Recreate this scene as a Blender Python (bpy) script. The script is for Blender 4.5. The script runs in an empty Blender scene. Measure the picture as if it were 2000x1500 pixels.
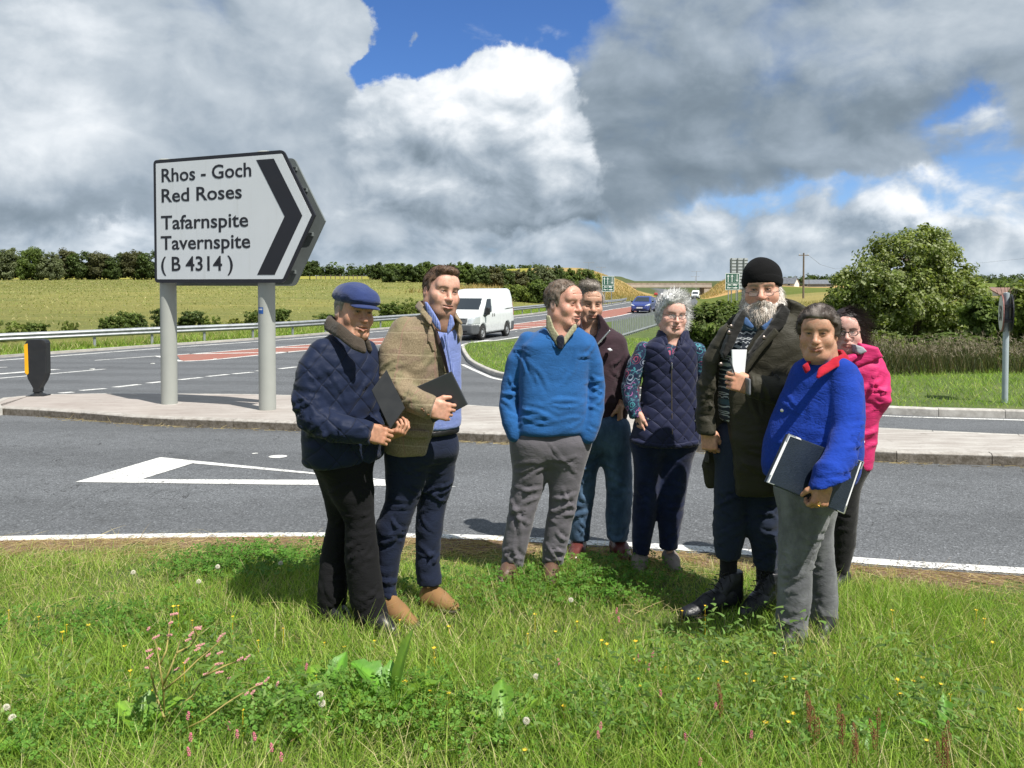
import bpy, bmesh, math, random
import numpy as np
from mathutils import Vector, Matrix

scene = bpy.context.scene
COL = scene.collection
R = math.radians
random.seed(7)
rng = np.random.default_rng(11)

# ------------------------------------------------------------------ camera
F = 1570.0                      # focal length in pixels of a 2000 px wide frame
HZ = 552.0                      # row of the horizon
TILT = R(1.5)
PY = HZ + F * math.tan(TILT)       # principal row: the photograph is a crop, so the lens axis sits above its middle
EYE = np.array([0.0, 0.0, 1.75])
cam_d = bpy.data.cameras.new('camera')
cam = bpy.data.objects.new('camera', cam_d)
COL.objects.link(cam)
cam_d.sensor_width = 36.0
cam_d.lens = F / 2000 * 36.0
cam_d.shift_y = (PY - 750) / 2000
cam.location = EYE
cam.rotation_euler = (R(90) - TILT, 0, 0)
cam_d.clip_start = 0.05
cam_d.clip_end = 12000
scene.camera = cam

# ------------------------------------------------------------------ colour management
vs = scene.view_settings
vs.view_transform = 'Standard'
vs.look = 'None'
vs.gamma = 1
vs.use_curve_mapping = False
vs.exposure = 0.52

# ------------------------------------------------------------------ sun: high, behind the camera to the right
SUN_AZ = R(137)                 # clockwise from +Y
SUN_EL = R(57)
sd = Vector((math.sin(SUN_AZ) * math.cos(SUN_EL), math.cos(SUN_AZ) * math.cos(SUN_EL), math.sin(SUN_EL)))
sl = bpy.data.lights.new('sun', 'SUN')
sl.energy = 4.8
sl.angle = R(0.5)
sl.color = (1.0, 0.955, 0.88)
sun = bpy.data.objects.new('sun', sl)
sun.rotation_euler = sd.to_track_quat('Z', 'Y').to_euler()
sun.location = (20, -20, 40)
COL.objects.link(sun)


# ------------------------------------------------------------------ small node language
class X:
    """a value in a node tree with arithmetic"""
    t = None

    def __init__(s, v): s.v = v

    def _m(s, op, o=None, c=None, clamp=False):
        n = X.t.nodes.new('ShaderNodeMath'); n.operation = op; n.use_clamp = clamp
        for i, q in enumerate((s, o, c)):
            if q is None: continue
            put(n.inputs[i], q)
        return X(n.outputs[0])
    def __add__(s, o): return s._m('ADD', o)
    __radd__ = __add__
    def __sub__(s, o): return s._m('SUBTRACT', o)
    def __rsub__(s, o): return X(o)._m('SUBTRACT', s)
    def __mul__(s, o): return s._m('MULTIPLY', o)
    __rmul__ = __mul__
    def __truediv__(s, o): return s._m('DIVIDE', o)
    def pow(s, o): return s._m('POWER', o)
    def max(s, o): return s._m('MAXIMUM', o)
    def min(s, o): return s._m('MINIMUM', o)
    def abs(s): return s._m('ABSOLUTE')
    def frac(s): return s._m('FRACT')
    def sin(s): return s._m('SINE')
    def exp(s): return s._m('EXPONENT')
    def gt(s, o): return s._m('GREATER_THAN', o)
    def lt(s, o): return s._m('LESS_THAN', o)
    def clamp(s): return s._m('ADD', 0.0, clamp=True)
    def pingpong(s, o): return s._m('PINGPONG', o)
    def smooth(s, a, b):
        n = X.t.nodes.new('ShaderNodeMapRange'); n.interpolation_type = 'SMOOTHSTEP'
        put(n.inputs[0], s); put(n.inputs[1], a); put(n.inputs[2], b)
        return X(n.outputs[0])
    def lin(s, a, b, c=0.0, d=1.0):
        n = X.t.nodes.new('ShaderNodeMapRange')
        for i, q in enumerate((s, a, b, c, d)): put(n.inputs[i], q)
        return X(n.outputs[0])


def put(sock, q):
    if isinstance(q, X): q = q.v
    if hasattr(q, 'is_output'): X.t.links.new(q, sock)
    else:
        if isinstance(q, (tuple, list)) and len(q) == 3 and sock.type == 'RGBA': q = (*q, 1)
        sock.default_value = q


def vop(op, a, b=None, c=None):
    n = X.t.nodes.new('ShaderNodeVectorMath'); n.operation = op
    put(n.inputs[0], a)
    if b is not None: put(n.inputs[3] if op == 'SCALE' else n.inputs[1], b)
    return X(n.outputs[1] if op in ('LENGTH', 'DOT_PRODUCT', 'DISTANCE') else n.outputs[0])


def comb(x, y, z):
    n = X.t.nodes.new('ShaderNodeCombineXYZ')
    put(n.inputs[0], x); put(n.inputs[1], y); put(n.inputs[2], z)
    return X(n.outputs[0])


def sep(v):
    n = X.t.nodes.new('ShaderNodeSeparateXYZ'); put(n.inputs[0], v)
    return [X(o) for o in n.outputs]


def noise(vec, scale, detail=4.0, rough=0.5, dist=0.0, color=False, w=None):
    n = X.t.nodes.new('ShaderNodeTexNoise')
    if w is not None:
        n.noise_dimensions = '4D'; put(n.inputs['W'], w)
    put(n.inputs['Vector'], vec); put(n.inputs['Scale'], scale)
    put(n.inputs['Detail'], detail); put(n.inputs['Roughness'], rough); put(n.inputs['Distortion'], dist)
    return X(n.outputs[1] if color else n.outputs[0])


def voro(vec, scale, out=0, feature='F1', rnd=1.0):
    n = X.t.nodes.new('ShaderNodeTexVoronoi'); n.feature = feature
    put(n.inputs['Vector'], vec); put(n.inputs['Scale'], scale); put(n.inputs['Randomness'], rnd)
    return X(n.outputs[out])


def mix(f, a, b, blend='MIX'):
    n = X.t.nodes.new('ShaderNodeMix'); n.data_type = 'RGBA'; n.blend_type = blend
    put(n.inputs[0], f); put(n.inputs[6], a); put(n.inputs[7], b)
    return X(n.outputs[2])


def ramp(f, *stops):
    n = X.t.nodes.new('ShaderNodeValToRGB'); e = n.color_ramp.elements
    while len(e) < len(stops): e.new(0.5)
    for k, (p, c) in zip(e, stops):
        k.position = p; k.color = (*c, 1) if len(c) == 3 else c
    put(n.inputs[0], f)
    return X(n.outputs[0])


def coord(kind='Object'):
    n = X.t.nodes.new('ShaderNodeTexCoord')
    return X(n.outputs[kind])


# ------------------------------------------------------------------ sky: Nishita blue behind broken summer cloud
def make_world():
    w = bpy.data.worlds.new('World'); scene.world = w; w.use_nodes = True
    t = w.node_tree; t.nodes.clear(); X.t = t
    out = t.nodes.new('ShaderNodeOutputWorld'); bg = t.nodes.new('ShaderNodeBackground')
    sky = t.nodes.new('ShaderNodeTexSky'); sky.sky_type = 'NISHITA'; sky.sun_disc = False
    sky.sun_elevation = SUN_EL; sky.sun_rotation = SUN_AZ
    sky.air_density = 1.0; sky.dust_density = 0.4; sky.ozone_density = 1.6
    d = coord('Generated')
    dx, dy, dz = sep(d)
    k = (dy + 1.0).max(0.02)
    p0 = comb(dx / k, dz / k, 0.0)                      # stereographic map of the sky dome

    def uv(px, py):
        a = np.array([px - 1000.0, 0, 0]); c, s_ = math.cos(TILT), math.sin(TILT)
        v = np.array([px - 1000.0, F * c + (PY - py) * s_, -F * s_ + (PY - py) * c]); v /= np.linalg.norm(v)
        return v[0] / (1 + v[1]), v[2] / (1 + v[1])

    # domain warps: large lobes and fine fray
    w1 = vop('SUBTRACT', noise(p0, 9.0, 3, 0.5, color=True), (0.5, 0.5, 0.5))
    w2 = vop('SUBTRACT', noise(p0, 30.0, 6, 0.6, color=True), (0.5, 0.5, 0.5))
    pw = vop('ADD', p0, vop('ADD', vop('SCALE', w1, 0.046), vop('SCALE', w2, 0.040)))
    pc = vop('ADD', p0, vop('ADD', vop('SCALE', w1, 0.030), vop('SCALE', w2, 0.036)))

    def blob(p, px, py, sx, sy, rot=0.0):
        u, v = uv(px, py)
        q = vop('SUBTRACT', p, (u, v, 0))
        m = X.t.nodes.new('ShaderNodeMapping'); m.vector_type = 'TEXTURE'
        put(m.inputs[0], q); m.inputs['Rotation'].default_value = (0, 0, R(rot)); m.inputs['Scale'].default_value = (sx * 0.00030, sy * 0.00030, 1)
        l = vop('LENGTH', X(m.outputs[0]))
        return (l * l * -1.0).exp()

    def add(p, items, base):
        s = X(base)
        for amp, *b in items: s = blob(p, *b) * amp + s
        return s

    # stretched vectors for the cloud texture (flatter towards the horizon)
    ps = comb(dx / k * 1.0, dz / k * 1.35, 0.0)
    f1 = noise(ps, 7.0, 7, 0.47, 0.5)
    f2 = noise(vop('ADD', ps, (3.1, 1.7, 0.4)), 24.0, 8, 0.53, 0.3)
    # light comes from up and to the right: relief of the cloud field
    off = (0.007, 0.011, 0.0)
    f1o = noise(vop('ADD', ps, off), 7.0, 7, 0.47, 0.5)
    f2o = noise(vop('ADD', vop('ADD', ps, off), (3.1, 1.7, 0.4)), 24.0, 8, 0.53, 0.3)
    r1 = f1 - f1o
    r2 = f2 - f2o
    # --- far low cloud layer near the horizon
    lowcov = (f2 * 1.25 + f1 * 0.5 - 0.30 + blob(pw, 1000, 560, 3600, 150) * 0.35 + blob(pw, 1700, 370, 260, 50) * -0.25 + blob(pw, 1330, 390, 200, 30) * -0.1 + blob(pw, 1500, 430, 300, 40) * 0.12 - dz.smooth(0.13, 0.26) * 0.42).smooth(0.30, 0.62)
    lowtone = add(pw, [(0.34, 1800, 400, 110, 36), (0.24, 480, 490, 120, 30), (0.10, 1500, 440, 300, 50), (0.24, 1990, 410, 70, 40), (0.16, 1330, 380, 90, 30), (0.16, 250, 465, 60, 30),
                       (-0.26, 1230, 530, 280, 34), (-0.30, 1740, 445, 110, 30), (-0.24, 1860, 430, 70, 34), (-0.12, 700, 470, 200, 40)], 0.54) + r1 * 1.0 + r2 * 0.9 + (f2 - 0.5) * 0.55
    # --- main deck
    cov = add(pw, [(-4.0, 925, 35, 150, 110), (-3.4, 745, 150, 90, 46), (-3.4, 880, -20, 180, 90), (-3.0, 985, 10, 70, 80), (2.4, 805, 60, 26, 44), (1.4, 890, 30, 40, 18), (1.6, 640, 70, 100, 120), (0.5, 640, 90, 110, 130), (0.5, 815, 70, 34, 46),
                   (-1.3, 1905, 232, 50, 42), (-0.9, 1700, 372, 330, 34, 10), (-1.3, 2010, 345, 70, 50),
                   (-1.3, 1560, 470, 560, 78), (-1.0, 330, 500, 520, 56), (-0.8, 860, 510, 460, 36), (0.5, 1250, 440, 150, 60)], 0.80)
    cov = (cov + (f1 - 0.5) * 0.9 + (f2 - 0.5) * 0.75).smooth(0.20, 0.76)
    tone = add(pw, [(0.30, 70, 250, 170, 90), (0.06, 300, 40, 300, 60), (0.22, 640, 60, 170, 90), (0.14, 1950, 60, 330, 100), (0.10, 130, 80, 90, 60),
                    (-0.05, 480, 300, 260, 130), (-0.20, 120, 410, 300, 44),
                    (-0.14, 1250, 130, 230, 170), (-0.15, 1420, 220, 420, 70, 6), (-0.15, 1300, 370, 260, 80), (-0.16, 1800, 195, 270, 50, 14), (-0.10, 1650, 320, 300, 40),
                    (0.10, 1120, 10, 140, 40), (0.10, 1560, 110, 260, 60), (0.05, 200, 160, 260, 160), (0.10, 150, 60, 120, 50)], 0.44)
    tone = tone + r1 * 0.95 + r2 * 0.34 + (f1 - 0.5) * 0.48 + (f2 - 0.5) * 0.16
    # --- bright cumulus tower in the middle, in front of the deck
    cu = add(pc, [(1.0, 930, 210, 150, 80), (0.9, 1015, 175, 85, 58), (0.9, 1060, 270, 110, 120), (0.85, 830, 270, 150, 90), (0.9, 940, 390, 250, 80), (0.5, 775, 215, 90, 44),
                  (0.3, 1150, 430, 60, 40)], 0.0)
    cucov = (cu + (f2 - 0.5) * 0.95 + (f1 - 0.5) * 0.35).smooth(0.34, 0.56)
    cutone = add(pc, [(0.30, 1020, 150, 140, 80), (0.22, 900, 170, 170, 60), (0.24, 1085, 270, 60, 110), (0.14, 880, 225, 120, 60), (-0.20, 800, 290, 90, 40), (-0.26, 930, 450, 400, 90), (-0.12, 970, 320, 70, 50), (0.14, 870, 365, 70, 26), (-0.10, 1100, 420, 120, 60)], 0.56) + r1 * 1.1 + r2 * 1.0 + (f2 - 0.5) * 0.20
    pal = ((0.0, (0.125, 0.165, 0.205)), (0.22, (0.205, 0.26, 0.315)), (0.42, (0.33, 0.395, 0.465)), (0.62, (0.50, 0.56, 0.62)), (0.80, (0.72, 0.765, 0.81)), (1.0, (0.97, 0.975, 0.985)))
    blue = vop('SCALE', X(sky.outputs[0]), 0.11)
    blue = mix(0.9, blue, (0.26, 0.46, 0.80), 'MULTIPLY')
    blue = mix(dz.smooth(0.0, 0.22), mix(0.5, blue, (0.36, 0.54, 0.80)), blue)
    pal = tuple((p_, tuple(q_ * 0.80 for q_ in c_)) for p_, c_ in pal)
    c = mix(lowcov * 0.96, blue, ramp(lowtone, *pal))
    c = mix(cov, c, ramp(tone, *pal))
    c = mix(cucov, c, ramp(cutone, *pal))
    # pale air just above the skyline
    c = mix((dz.abs()).smooth(0.05, 0.0) * 0.30, c, (0.52, 0.60, 0.68))
    put(bg.inputs[0], c); bg.inputs[1].default_value = 1.0
    t.links.new(bg.outputs[0], out.inputs[0])
    w.cycles.sampling_method = 'MANUAL'; w.cycles.sample_map_resolution = 512


make_world()

# ================================================================== helpers
def tag(o, label=None, cat=None, group=None, kind=None):
    if label: o['label'] = label
    if cat: o['category'] = cat
    if group: o['group'] = group
    if kind: o['kind'] = kind
    return o


def mesh_obj(name, me, mat=None, parent=None, smooth=False):
    o = bpy.data.objects.new(name, me); COL.objects.link(o)
    if mat is not None:
        for m in (mat if isinstance(mat, (list, tuple)) else [mat]): me.materials.append(m)
    if smooth and len(me.polygons): me.polygons.foreach_set('use_smooth', np.ones(len(me.polygons), bool))
    if parent is not None: o.parent = parent
    return o


def pydata(name, v, f, mat=None, parent=None, smooth=False):
    me = bpy.data.meshes.new(name)
    me.from_pydata([tuple(map(float, p)) for p in v], [], f); me.update()
    return mesh_obj(name, me, mat, parent, smooth)


def np_mesh(name, verts, faces, mat=None, parent=None, smooth=False, cols=None, fmat=None):
    """fast mesh from arrays; faces (n,3) or (n,4)"""
    me = bpy.data.meshes.new(name)
    verts = np.asarray(verts, np.float32); faces = np.asarray(faces, np.int32)
    n, k = faces.shape
    me.vertices.add(len(verts)); me.vertices.foreach_set('co', verts.ravel())
    me.loops.add(n * k); me.loops.foreach_set('vertex_index', faces.ravel())
    me.polygons.add(n); me.polygons.foreach_set('loop_start', np.arange(0, n * k, k, dtype=np.int32))
    try: me.polygons.foreach_set('loop_total', np.full(n, k, np.int32))
    except Exception: pass
    if cols is not None:
        a = me.color_attributes.new('Col', 'FLOAT_COLOR', 'POINT')
        c = np.ones((len(verts), 4), np.float32); c[:, :cols.shape[1]] = cols
        a.data.foreach_set('color', c.ravel())
    me.update(calc_edges=True); me.validate()
    o = mesh_obj(name, me, mat, parent, smooth)
    if fmat is not None: me.polygons.foreach_set('material_index', np.asarray(fmat, np.int32))
    return o


def empty(name, loc=(0, 0, 0), rz=0.0, parent=None):
    o = bpy.data.objects.new(name, None); COL.objects.link(o)
    o.location = loc; o.rotation_euler = (0, 0, rz); o.empty_display_size = 0.2
    if parent: o.parent = parent
    return o


def thing(name, label, cat, loc=(0, 0, 0), rz=0.0, group=None):
    return tag(empty(name, loc, rz), label, cat, group)


def copy_tree(o, parent=None):
    c = o.copy(); COL.objects.link(c); c.parent = parent
    for ch in o.children: copy_tree(ch, c)
    return c


class MB:
    """collects simple solids into one mesh"""
    def __init__(s): s.v = []; s.f = []; s.mi = []; s.cur = 0

    def add(s, v, f):
        n = len(s.v); s.v += [tuple(map(float, p)) for p in v]
        s.f += [tuple(i + n for i in q) for q in f]; s.mi += [s.cur] * len(f); return s

    def box(s, c, d, rz=0.0, m=None):
        hx, hy, hz = d[0] / 2, d[1] / 2, d[2] / 2; ca, sa = math.cos(rz), math.sin(rz); v = []
        for z in (-hz, hz):
            for x, y in ((-hx, -hy), (hx, -hy), (hx, hy), (-hx, hy)):
                v.append(Vector((c[0] + x * ca - y * sa, c[1] + x * sa + y * ca, c[2] + z)))
        if m is not None: v = [m @ p for p in v]
        return s.add(v, [(3, 2, 1, 0), (4, 5, 6, 7), (0, 1, 5, 4), (1, 2, 6, 5), (2, 3, 7, 6), (3, 0, 4, 7)])

    def tube(s, pts, r, n=8, cap=True):
        pts = [Vector(p) for p in pts]; rr = r if isinstance(r, (list, tuple)) else [r] * len(pts); rings = []
        for i, p in enumerate(pts):
            d = (pts[min(i + 1, len(pts) - 1)] - pts[max(i - 1, 0)]).normalized()
            a = d.orthogonal().normalized() if i == 0 else (a - d * a.dot(d)).normalized()
            b = d.cross(a)
            rings.append([p + (a * math.cos(2 * math.pi * k / n) + b * math.sin(2 * math.pi * k / n)) * rr[i] for k in range(n)])
        v = [q for g in rings for q in g]; f = []
        for i in range(len(pts) - 1):
            for k in range(n):
                f.append((i * n + k, i * n + (k + 1) % n, (i + 1) * n + (k + 1) % n, (i + 1) * n + k))
        if cap: f += [tuple(range(n - 1, -1, -1)), tuple(range((len(pts) - 1) * n, len(pts) * n))]
        return s.add(v, f)

    def prism(s, poly, y0, y1, axis='y', m=None):
        """polygon (a,b) extruded; axis y: (x,z) profile along y; x: (y,z) along x; z: (x,y) along z"""
        def P(a, b, t): return Vector((a, t, b)) if axis == 'y' else Vector((t, a, b)) if axis == 'x' else Vector((a, b, t))
        n = len(poly); v = [P(a, b, y0) for a, b in poly] + [P(a, b, y1) for a, b in poly]
        if m is not None: v = [m @ p for p in v]
        f = [tuple(range(n - 1, -1, -1)), tuple(range(n, 2 * n))] + [(i, (i + 1) % n, n + (i + 1) % n, n + i) for i in range(n)]
        return s.add(v, f)

    def lathe(s, prof, c=(0, 0, 0), n=24, axis='z'):
        v = []
        for r, z in prof:
            for k in range(n):
                a = 2 * math.pi * k / n; x, y = r * math.cos(a), r * math.sin(a)
                p = (x, y, z) if axis == 'z' else (z, x, y) if axis == 'x' else (x, z, y)
                v.append((p[0] + c[0], p[1] + c[1], p[2] + c[2]))
        f = []
        for i in range(len(prof) - 1):
            for k in range(n): f.append((i * n + k, i * n + (k + 1) % n, (i + 1) * n + (k + 1) % n, (i + 1) * n + k))
        return s.add(v, f)

    def build(s, name, mat=None, parent=None, smooth=False, bevel=0.0, recalc=True):
        me = bpy.data.meshes.new(name); me.from_pydata(s.v, [], s.f)
        if recalc or bevel:
            bm = bmesh.new(); bm.from_mesh(me)
            bmesh.ops.recalc_face_normals(bm, faces=bm.faces)
            if bevel:
                es = [e for e in bm.edges if len(e.link_faces) == 2 and e.calc_face_angle(0) > 0.5]
                bmesh.ops.bevel(bm, geom=es, offset=bevel, segments=2, affect='EDGES', profile=0.6)
            bm.to_mesh(me); bm.free()
        if not bevel and any(s.mi): me.polygons.foreach_set('material_index', s.mi)
        me.update(); return mesh_obj(name, me, mat, parent, smooth)


def smooth_by_angle(o, deg=35):
    me = o.data
    bm = bmesh.new(); bm.from_mesh(me)
    for e in bm.edges: e.smooth = len(e.link_faces) == 2 and e.calc_face_angle(0) < R(deg)
    for f in bm.faces: f.smooth = True
    bm.to_mesh(me); bm.free(); return o


# ------------------------------------------------------------------ materials
MATS = {}


def mat(name, fn=None, **kw):
    """principled material; fn(bsdf) may add nodes; kw are socket values"""
    if name in MATS: return MATS[name]
    m = bpy.data.materials.new(name); m.use_nodes = True
    X.t = m.node_tree; b = X.t.nodes['Principled BSDF']
    names = dict(color='Base Color', rough='Roughness', metal='Metallic', spec='Specular IOR Level', coat='Coat Weight', coat_rough='Coat Roughness', alpha='Alpha',
                 trans='Transmission Weight', ior='IOR', sheen='Sheen Weight', sss='Subsurface Weight', emit='Emission Strength', emitc='Emission Color')
    for k, v in kw.items(): put(b.inputs[names[k]], v)
    if fn: fn(b)
    MATS[name] = m; return m


def bump(b, h, strength=0.5, dist=0.01):
    n = X.t.nodes.new('ShaderNodeBump'); put(n.inputs['Strength'], strength); put(n.inputs['Distance'], dist); put(n.inputs['Height'], h)
    X.t.links.new(n.outputs[0], b.inputs['Normal'])


def paint(name, c, rough=0.5, var=0.12, scale=8.0, metal=0.0, dirt=0.0, bmp=0.0, **kw):
    """painted/plain surface with slight mottling and grime"""
    def fn(b):
        o = coord(); f = noise(o, scale, 5, 0.6)
        cc = mix(f.smooth(0.25, 0.75), tuple(x * (1 - var) for x in c), tuple(min(1, x * (1 + var)) for x in c))
        if dirt: cc = mix(noise(o, scale * 0.6, 6, 0.65).smooth(0.5, 0.8) * dirt, cc, (0.12, 0.105, 0.08))
        put(b.inputs['Base Color'], cc); put(b.inputs['Roughness'], noise(o, scale * 2, 3).lin(0.3, 0.7, rough * 0.85, min(1, rough * 1.15)))
        if bmp: bump(b, noise(o, scale * 6, 4), bmp, 0.01)
    return mat(name, fn, metal=metal, **kw)


# ------------------------------------------------------------------ terrain heights
BR = [(-30.0, 0.0), (5.3, 0.0), (27.0, -0.90), (80.0, -0.90), (330.0, -4.2), (4000.0, -4.2)]


def base(y):
    return np.interp(y, [b[0] for b in BR], [b[1] for b in BR])


XL = [(-10, -43), (5, -32), (15, -25.5), (27.4, -17.4), (32.3, -14.2), (38.2, -9.9), (52, -2.9), (67, 2.95), (90, 9.8), (150, 22.5), (250, 44), (330, 61), (600, 108), (1500, 240)]
XR = [(-10, 24), (27, 1.0), (33, -2.1), (40, 1.2), (50.7, 6.2), (63, 11.3), (80, 16.6), (110, 24), (150, 33.5), (250, 56), (330, 73.5), (600, 121), (1500, 254)]


def xl(y): return np.interp(y, [a for a, _ in XL], [b for _, b in XL])
def xr(y): return np.interp(y, [a for a, _ in XR], [b for _, b in XR])
def sstep(a, b, x):
    t = np.clip((x - a) / (b - a), 0, 1); return t * t * (3 - 2 * t)


def terrain(x, y):
    """height of the open land: road corridor, pasture rising to the left, low ground and cutting banks to the right"""
    x = np.asarray(x, float); y = np.asarray(y, float)
    b = base(y)
    dl = xl(y) - x
    zl = np.interp(y, [0, 40, 60, 100, 150, 200, 230, 300, 500, 1500, 4000], [-0.9, -0.85, -0.45, 0.40, 1.35, 2.35, 2.75, 3.9, 6.0, 13, 16])
    tl = np.where(dl > 0, sstep(2.5, 34, dl), 0)
    z = b + (zl - b) * tl
    zl2 = np.exp(-((y - 318) / 40) ** 2) * 3.6 * sstep(3, 16, dl) * sstep(120, 40, dl)
    dr = x - xr(y)
    zr = np.interp(y, [0, 30, 60, 100, 170, 250, 330, 600, 1500, 4000], [-0.5, -0.75, -0.6, -0.2, 0.1, 0.5, 1.2, 2.0, 5, 9])
    tr = np.where((dr > 0) & (y > 30), sstep(3, 26, dr), 0)
    z = z + np.where(dr > 0, (zr - b) * tr, 0) + zl2
    z = z + np.exp(-((y - 285) / 42) ** 2) * 4.6 * sstep(2, 12, dr) * sstep(36, 18, dr)
    return z


# ------------------------------------------------------------------ from the photograph's directions to points in the place
CT, ST = math.cos(TILT), math.sin(TILT)


def ray(px, py):
    a, b = px - 1000.0, PY - py
    return np.array([a, F * CT + b * ST, -F * ST + b * CT])


def at(px, py, y):
    """the point seen at that pixel at forward distance y"""
    d = ray(px, py); return EYE + d * (y / d[1])


def gp(px, py, h=0.0, fn=None):
    """the point of the ground seen at that pixel"""
    d = ray(px, py); d = d / d[1]; f = fn or (lambda x, y: base(y))
    lo, hi = 1.0, 4000.0
    for y in np.geomspace(1.5, 3900, 400):
        if EYE[2] + d[2] * y < f(d[0] * y, y) + h: hi = y; break
        lo = y
    for _ in range(40):
        m = (lo + hi) / 2
        if EYE[2] + d[2] * m < f(d[0] * m, m) + h: hi = m
        else: lo = m
    return np.array([d[0] * hi, hi, f(d[0] * hi, hi) + h])


def pix(p):
    q = np.asarray(p) - EYE; f = q[1] * CT - q[2] * ST; u = q[1] * ST + q[2] * CT
    return 1000 + q[0] / f * F, PY - u / f * F


def sheet(name, poly, h, mat_, parent=None, fn=None, cell=None):
    """a flat sheet over the ground that follows its breaks of slope; poly = [(x,y)]"""
    bm = bmesh.new()
    vs_ = [bm.verts.new((p[0], p[1], 0)) for p in poly]
    f = bm.faces.new(vs_)
    if f.normal.z < 0 or f.calc_area() and (f.normal_update() or f.normal.z < 0): f.normal_flip()
    bmesh.ops.triangulate(bm, faces=bm.faces[:], ngon_method='EAR_CLIP')
    ys = [p[1] for p in poly]
    cuts = [b[0] for b in BR if min(ys) < b[0] < max(ys)]
    xs = [p[0] for p in poly]
    if cell:
        cuts += list(np.arange(min(ys) + cell, max(ys), cell))
        for c in np.arange(min(xs) + cell, max(xs), cell):
            bmesh.ops.bisect_plane(bm, geom=bm.verts[:] + bm.edges[:] + bm.faces[:], plane_co=(c, 0, 0), plane_no=(1, 0, 0), dist=1e-5)
    for c in cuts:
        bmesh.ops.bisect_plane(bm, geom=bm.verts[:] + bm.edges[:] + bm.faces[:], plane_co=(0, c, 0), plane_no=(0, 1, 0), dist=1e-5)
    for v in bm.verts: v.co.z = float(fn(v.co.x, v.co.y) if fn else base(v.co.y)) + h
    bmesh.ops.recalc_face_normals(bm, faces=bm.faces)
    if sum(q.normal.z * q.calc_area() for q in bm.faces) < 0: bmesh.ops.reverse_faces(bm, faces=bm.faces)
    me = bpy.data.meshes.new(name); bm.to_mesh(me); bm.free()
    return mesh_obj(name, me, mat_, parent)


def strip_poly(pts, w, side=0.0):
    """polygon of width w along a polyline; side shifts it sideways (+ = left of travel)"""
    P = [np.array(p[:2], float) for p in pts]; L, Rr = [], []
    for i, p in enumerate(P):
        d = P[min(i + 1, len(P) - 1)] - P[max(i - 1, 0)]; d /= np.linalg.norm(d); n = np.array([-d[1], d[0]])
        L.append(p + n * (side + w / 2)); Rr.append(p + n * (side - w / 2))
    return L + Rr[::-1]


def resample(pts, step):
    P = np.array([p[:2] for p in pts], float); s = np.r_[0, np.cumsum(np.linalg.norm(np.diff(P, axis=0), axis=1))]
    n = max(2, int(round(s[-1] / step)) + 1); t = np.linspace(0, s[-1], n)
    return np.c_[np.interp(t, s, P[:, 0]), np.interp(t, s, P[:, 1])]


def spline(pts, n=8):
    """Catmull-Rom through the points"""
    P = np.array([p[:2] for p in pts], float); Q = np.vstack([2 * P[0] - P[1], P, 2 * P[-1] - P[-2]]); out = []
    for i in range(1, len(Q) - 2):
        for t in np.linspace(0, 1, n, endpoint=False):
            a, b, c, d = Q[i - 1:i + 3]
            out.append(0.5 * (2 * b + (c - a) * t + (2 * a - 5 * b + 4 * c - d) * t * t + (3 * b - a - 3 * c + d) * t ** 3))
    out.append(P[-1]); return np.array(out)

# ================================================================== implicit solids -> meshes (for bodies, clothes, cars)
_perm = np.random.default_rng(5).permutation(256).astype(np.int32); _perm = np.r_[_perm, _perm]
_grad = np.random.default_rng(6).normal(size=(256, 3)).astype(np.float32); _grad /= np.linalg.norm(_grad, axis=1, keepdims=True)


def pn(p, f=1.0, seed=0.0):
    """gradient noise at points (n,3), about -1..1"""
    q = np.asarray(p, np.float32) * np.asarray(f, np.float32) + np.float32(seed * 17.31)
    i = np.floor(q).astype(np.int32); r = q - i; u = r * r * r * (r * (r * 6 - 15) + 10); i &= 255; out = 0
    for a in (0, 1):
        for b in (0, 1):
            for c in (0, 1):
                h = _perm[_perm[_perm[(i[:, 0] + a) & 255] + ((i[:, 1] + b) & 255)] + ((i[:, 2] + c) & 255)]
                g = _grad[h]; d = g[:, 0] * (r[:, 0] - a) + g[:, 1] * (r[:, 1] - b) + g[:, 2] * (r[:, 2] - c)
                w = (u[:, 0] if a else 1 - u[:, 0]) * (u[:, 1] if b else 1 - u[:, 1]) * (u[:, 2] if c else 1 - u[:, 2])
                out = out + d * w
    return out * 1.5


def smin(a, b, k):
    if k <= 0: return np.minimum(a, b)
    h = np.maximum(k - np.abs(a - b), 0) / k
    return np.minimum(a, b) - h * h * k * 0.25


def poly_sdf(px, pz, poly):
    """signed distance of points to a polygon (negative inside)"""
    P = np.asarray(poly, np.float32); d = None; s = np.ones(np.broadcast(px, pz).shape, np.float32); n = len(P); j = n - 1
    for i in range(n):
        ex, ez = P[j] - P[i]; wx, wz = px - P[i][0], pz - P[i][1]
        t = np.clip((wx * ex + wz * ez) / (ex * ex + ez * ez + 1e-12), 0, 1)
        q = (wx - ex * t) ** 2 + (wz - ez * t) ** 2
        d = q if d is None else np.minimum(d, q)
        c1 = pz >= P[i][1]; c2 = pz < P[j][1]; c3 = ex * wz > ez * wx
        s = np.where((c1 & c2 & c3) | (~c1 & ~c2 & ~c3), -s, s); j = i
    return s * np.sqrt(d)


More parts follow.
